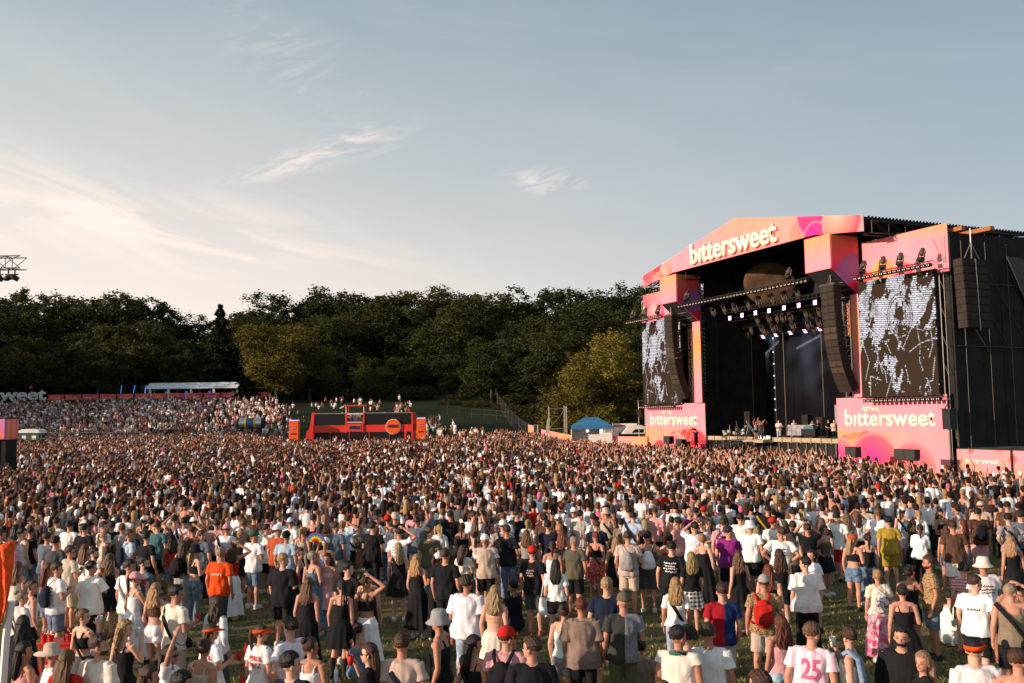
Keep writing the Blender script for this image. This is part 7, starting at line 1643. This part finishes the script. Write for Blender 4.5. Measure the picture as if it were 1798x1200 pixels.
o = person(sw(onN(1222, 765, 3.2)[0], 3.2, 1.3), 1.80, 'm', 'Sk', None, 't:bk', 'j:bk', 'U', math.radians(-20), 0, (), None, prng); o['label'] = 'camera operator in black on a platform before the left pink panel'; o['category'] = 'person'
t = sthing('camera_platform', onN(1222, 765, 3.2)[0], 3.2, 0, 'black camera platform before the left pink panel', 'platform'); mb = MB(); mb.box(-.5, .5, -.4, .4, .05, 1.29); mb.build('box', M['cloth_black'], t)
t = attach(o, 'video_camera', 'black video camera held up by the camera operator', 'camera', []); mb = MB(); mb.box(-.09, .09, .12, .5, 1.66, 1.84); ochild('camera_body', mb.mesh('c'), M['shoe'], t, (.01, .01, .01)); mb = MB(); mb.lathe([(.06, .5), (.07, .66)], 12, 'y', (0, 0, 1.75)); ochild('lens', mb.mesh('l'), M['shoe'], t, (.01, .01, .01))

# ---------------------------------------------------------------- the rest of the crowd: thousands, one object
R = np.random.default_rng(77)
def lp_loft(secs, n):                                            # secs: (x, y, z, rx, ry)
    a = 2*np.pi*np.arange(n)/n; V = np.concatenate([np.stack([x_+rx*np.cos(a), y_+ry*np.sin(a), np.full(n, z_)], -1) for x_, y_, z_, rx, ry in secs]); m = len(secs)
    F = [(j*n+i, j*n+(i+1) % n, (j+1)*n+(i+1) % n, (j+1)*n+i) for j in range(m-1) for i in range(n)]
    for j, fl in ((0, True), (m-1, False)):
        q = [j*n+i for i in range(n)]; q = q[::-1] if fl else q
        for i in range(1, n-2, 2): F.append((q[0], q[i], q[i+1], q[i+2]))
    return V, np.array(F)
def lp_tube(p, r, n=5):
    V = []; p = np.array(p, float); m = len(p)
    for i in range(m):
        t = p[min(i+1, m-1)]-p[max(i-1, 0)]; t /= np.linalg.norm(t); ref = np.array([1, 0, 0.]) if abs(t[0]) < .8 else np.array([0, 1., 0]); u = np.cross(t, ref); u /= np.linalg.norm(u); v = np.cross(t, u)
        a = 2*np.pi*np.arange(n)/n; V.append(p[i]+r[i]*(np.cos(a)[:, None]*u+np.sin(a)[:, None]*v))
    V = np.concatenate(V); F = [(j*n+i, (j+1)*n+i, (j+1)*n+(i+1) % n, j*n+(i+1) % n) for j in range(m-1) for i in range(n)]
    q = [(m-1)*n+i for i in range(n)]; F.append((q[0], q[1], q[2], q[3])); return V, np.array(F)
def template(kind, sex, pose, lod):
    parts = []; n = 10 if lod == 0 else 7; w_ = 1 if sex == 'm' else .86
    T = [(0, 0, .86, .165*w_+.02, .12), (0, 0, 1.05, .155*w_+.01, .115), (0, 0, 1.25, .175*w_, .125), (0, 0, 1.37, .185*w_, .11), (0, -.005, 1.43, .12*w_, .08), (0, 0, 1.46, .055, .055)]
    if lod: T = [T[0], T[2], T[3], T[5]]
    parts.append((*lp_loft(T, n), 1))
    parts.append((*lp_loft([(0, 0, 1.44, .052, .052), (0, .01, 1.53, .058, .07), (0, .015, 1.60, .072, .088), (0, .01, 1.68, .074, .09), (0, 0, 1.74, .045, .055)], n if lod == 0 else 6), 0))
    H = {'S': [(0, -.025, 1.575, .066, .062), (0, -.02, 1.63, .083, .088), (0, -.006, 1.70, .084, .098), (0, -.004, 1.75, .062, .072), (0, -.004, 1.775, .03, .036)],
         'L': [(0, -.11, 1.25, .05, .03), (0, -.09, 1.36, .10, .05), (0, -.06, 1.52, .095, .06), (0, -.03, 1.62, .092, .088), (0, -.006, 1.70, .090, .104), (0, -.004, 1.765, .05, .06)],
         'B': [(0, -.02, 1.58, .06, .06), (0, -.02, 1.63, .086, .09), (0, -.006, 1.70, .088, .102), (0, -.03, 1.76, .05, .06), (0, -.05, 1.80, .035, .035)]}[kind]
    parts.append((*lp_loft(H, n if lod == 0 else 6), 3))
    s = skel(sex, pose); 
    for q, A in ((-1, s['L']), (1, s['R'])):
        a, e, w2 = [np.array(p) for p in A]; m1 = a+(e-a)*.6
        parts.append((*lp_tube([a+[-q*.05, 0, 0], a, m1], [.06, .07, .068], 6 if lod == 0 else 5), 4)); parts.append((*lp_tube([m1, e, w2, w2+(w2-e)*.35], [.045, .042, .03, .028], 5), 0))
    if lod == 0:
        for q in (-1, 1): parts.append((*lp_tube([(q*.09, 0, .92), (q*.10, .01, .5)], [.10, .08], 6), 2)); parts.append((*lp_tube([(q*.10, .01, .5), (q*.11, -.01, .06), (q*.11, .1, .03)], [.055, .04, .045], 5), 5))
        parts.append((*lp_loft([(0, 0, .78, .17*w_, .125), (0, 0, .98, .16*w_, .12)], n), 2))
    V = []; F = []; K = []; o = 0
    for v, f, k_ in parts: V.append(v); F.append(f+o); K.append(np.full(len(v), k_)); o += len(v)
    V = np.concatenate(V); V[:, 2] /= 1.0
    return V, np.concatenate(F), np.concatenate(K)
POS = ['D', 'D', 'D', 'P', 'C', 'U', 'V', 'R']
TPL = {l: [template(h_, s_, p_, l) for (h_, s_) in (('S', 'm'), ('S', 'm'), ('S', 'm'), ('L', 'f'), ('B', 'f')) for p_ in POS] for l in (0, 1)}
TOPC = np.array([CC['wh']]*44+[CC['bk']]*20+[CC['be']]*5+[CC['cr']]*6+[CC['gy']]*5+[CC['dg']]*4+[CC['nv']]*3+[CC['bl']]*3+[CC['de']]*2+[CC['rd']]*3+[CC['pk']]*4+[CC['hp']]*1+[CC['ol']]*2+[CC['br']]*3+[CC['ru']]*2+[CC['ta']]*2+[CC['sa']]*2+[SK[0]]*5+[SK[2]]*3)
HAIRC = np.array([HC['d']]*32+[HC['k']]*12+[HC['b']]*26+[HC['l']]*14+[HC['n']]*9+[HC['r']]*4+[HC['g']]*2+[CC['wh']]*5+[CC['be']]*2+[CC['rd']]*1+[CC['hp']]*1+[CC['nv']]*1)
BOTC = np.array([CC['bk']]*9+[CC['de']]*6+[CC['ld']]*2+[CC['be']]*4+[CC['wh']]*2+[CC['ol']]*1)
SKA = np.array(SK)
def stage_n(x_, y_): return (x_-SC.x)*SN.x+(y_-SC.y)*SN.y
def stage_s(x_, y_): return (x_-SC.x)*SS.x+(y_-SC.y)*SS.y
pts = []
sp = .56
gx, gy = np.meshgrid(np.arange(-118, 56, sp), np.arange(15.5, 192, sp)); gx = (gx+R.uniform(-.24, .24, gx.shape)).ravel(); gy = (gy+R.uniform(-.24, .24, gy.shape)).ravel()
a_ = gx/gy; keep = (np.abs(a_) < .62); gx, gy, a_ = gx[keep], gy[keep], a_[keep]; pxa = 899+a_*CAM_F
nn_ = stage_n(gx, gy); ss_ = stage_s(gx, gy); u = R.random(len(gx))
clump = .5+.5*np.sin(gx*.9+2*np.sin(gy*.5))*np.sin(gy*.8+1.3*np.sin(gx*.6))
dens = np.interp(gy, [NEARD-.5, NEARD, NEARD+8, 55, 92, 190], [0, .80, .72, .60, .62, .80])
open_ = (pxa > 1480)*np.interp(gy, [20, 34, 44, 60], [.5, .35, .1, 0]); dens = dens*(.78+.34*clump)-open_*(clump > .35)
flat = (gy > NEARD-.4) & (nn_ > 6.3) & (u < dens)
back = np.interp(pxa, [-120, 420, 500, 760, 860, 930, 1000, 1140, 1240, 1380, 1470, 1560, 1660, 1798], [113, 113, 92, 91, 98, 110, 104, 90, 77, 70, 59, 51, 46, 42]); flat &= gy < back
flat &= ~((ss_ > 9) & (nn_ < 7.5)) & ~((nn_ < 3) & (gy < 75))
side = (pxa > 9660) & (stage_n(gx, gy) > 2.0) & (gy > NEARD) & (gy < 62) & (u < .45) & (ss_ > 19); flat |= side
fx, fy = gx[flat], gy[flat]
# the hillside of sitting people
hill = (gy > 113) & (gy < 179) & (pxa < np.interp(gy, [113, 150, 189], [520, 500, 470])); patch = (.5+.5*np.sin(gx*.33+1.7*np.sin(gy*.21))*np.sin(gy*.29+gx*.11)); hd_ = np.interp(pxa, [0, 300, 430, 520], [.95, .80, .52, .30])*np.interp(gy, [113, 130, 189], [1, .85, .95])*(patch*.6+.5)
hill &= (u < hd_*.58)
hx, hy = gx[hill], gy[hill]
# loose groups on the grass slope right of it and round the bus, people on the bus top deck
ex = []
for px, D, k_, spx in [(500, 150, 14, 22), (590, 168, 5, 30), (655, 160, 10, 14), (700, 172, 3, 12), (700, 150, 16, 10), (745, 118, 9, 14), (762, 128, 22, 12), (775, 112, 12, 8), (800, 121, 6, 10), (835, 110, 22, 22), (870, 108, 8, 16), (620, 165, 6, 30), (745, 100, 10, 12), (560, 158, 6, 22), (490, 120, 10, 14), (520, 130, 6, 20), (460, 135, 14, 20), (715, 155, 10, 14)]:
    for i in range(k_): q = R.normal(px, spx*.5); ex.append((ray(q, 733)[0]*D, D+R.normal(0, 2)))
ex = np.array(ex); 
NX = np.concatenate([fx, hx, ex[:, 0]]); NY = np.concatenate([fy, hy, ex[:, 1]]); SIT = np.concatenate([np.zeros(len(fx)), (R.random(len(hx)) < .72), (R.random(len(ex)) < .45)]).astype(bool)
P0 = np.array(placed); ok = np.ones(len(NX), bool)
for i in range(len(NX)):
    if NY[i] < NEARD+6 and (((P0-[NX[i], NY[i]])**2).sum(1) < .16).any(): ok[i] = False
    if -21.4 < NX[i] < -9.6 and 90.2 < NY[i] < 94.6: ok[i] = False
    if NX[i] < -32 and 61 < NY[i] < 65.5 and NX[i] > -41: ok[i] = False
NX, NY, SIT = NX[ok], NY[ok], SIT[ok]; NZ = zf(NX, NY)
bx = -20.7+R.uniform(.8, 10, 26); by = 91.5+R.uniform(.5, 2.2, 26); NX = np.concatenate([NX, bx]); NY = np.concatenate([NY, by]); SIT = np.concatenate([SIT, np.zeros(26, bool)]); NZ = np.concatenate([NZ, np.full(26, Z(-15, 91.5)+2.45)])
NZ = np.where(SIT, NZ-.72, NZ)
VV, FF, CO = [], [], []; off = 0
tgt = np.arctan2(22-NX, 80-NY); face = -(tgt)+R.normal(0, .35, len(NX)); HS = R.normal(1.0, .055, len(NX)).clip(.85, 1.14)
face = np.where(NY > 105, PI+R.normal(-.5, .5, len(NX)), face)
for lod in (0, 1):
    sel0 = np.where((NY < 52) if lod == 0 else (NY >= 52))[0]; tp = R.integers(0, len(TPL[lod]), len(sel0))
    raised = R.random(len(sel0)); front = (stage_n(NX[sel0], NY[sel0]) < 26)
    tp = np.where((tp % 8 >= 5) & (raised > np.where(front, .70, .05)), tp-(tp % 8), tp)
    for ti, (V, F, K) in enumerate(TPL[lod]):
        ii = sel0[tp == ti]
        if not len(ii): continue
        c, s_ = np.cos(face[ii]), np.sin(face[ii]); m = len(ii); sc = HS[ii]*(1.0 if ti < 24 else .94)
        Vx = (V[None, :, 0]*c[:, None]-V[None, :, 1]*s_[:, None])*sc[:, None]+NX[ii][:, None]; Vy = (V[None, :, 0]*s_[:, None]+V[None, :, 1]*c[:, None])*sc[:, None]+NY[ii][:, None]
        Vz = np.maximum(V[None, :, 2]*sc[:, None]+NZ[ii][:, None], zf(NX[ii], NY[ii])[:, None]-.05)
        VV.append(np.stack([Vx, Vy, Vz], -1).reshape(-1, 3)); FF.append((F[None]+(np.arange(m)*len(V))[:, None, None]).reshape(-1, 4)+off); off += m*len(V)
        top = TOPC[R.integers(0, len(TOPC), m)]; hair_ = HAIRC[R.integers(0, len(HAIRC) if ti < 24 else 94, m)]*R.uniform(.7, 1.3, (m, 1)); bot = BOTC[R.integers(0, len(BOTC), m)]; sk = SKA[R.integers(0, 5, m)]; bare = R.random(m) < (.5 if ti >= 24 else .10)
        col = np.empty((m, len(V), 3)); slv = np.where(bare[:, None], sk, top); tab = np.stack([sk, top, bot, hair_, slv, np.where((R.random(m) < .45)[:, None], bot, sk)], 1)
        col = tab[:, K.astype(int), :]*R.uniform(.92, 1.08, (m, len(V), 1)); CO.append(np.clip(col, 0, 1).reshape(-1, 3))
print('crowd', len(NX), 'verts', off)
me = fast_mesh('crowd', np.concatenate(VV), np.concatenate(FF), True, np.concatenate(CO))
cm = mat('crowd_cloth_skin_hair', (1, 1, 1), .8, vcol='Col', spec=.15, bump=.3, bscale=25)
tag(link('crowd', me, cm), 'dense festival crowd filling the field and the left slope behind the nearest people', 'crowd', kind='stuff')
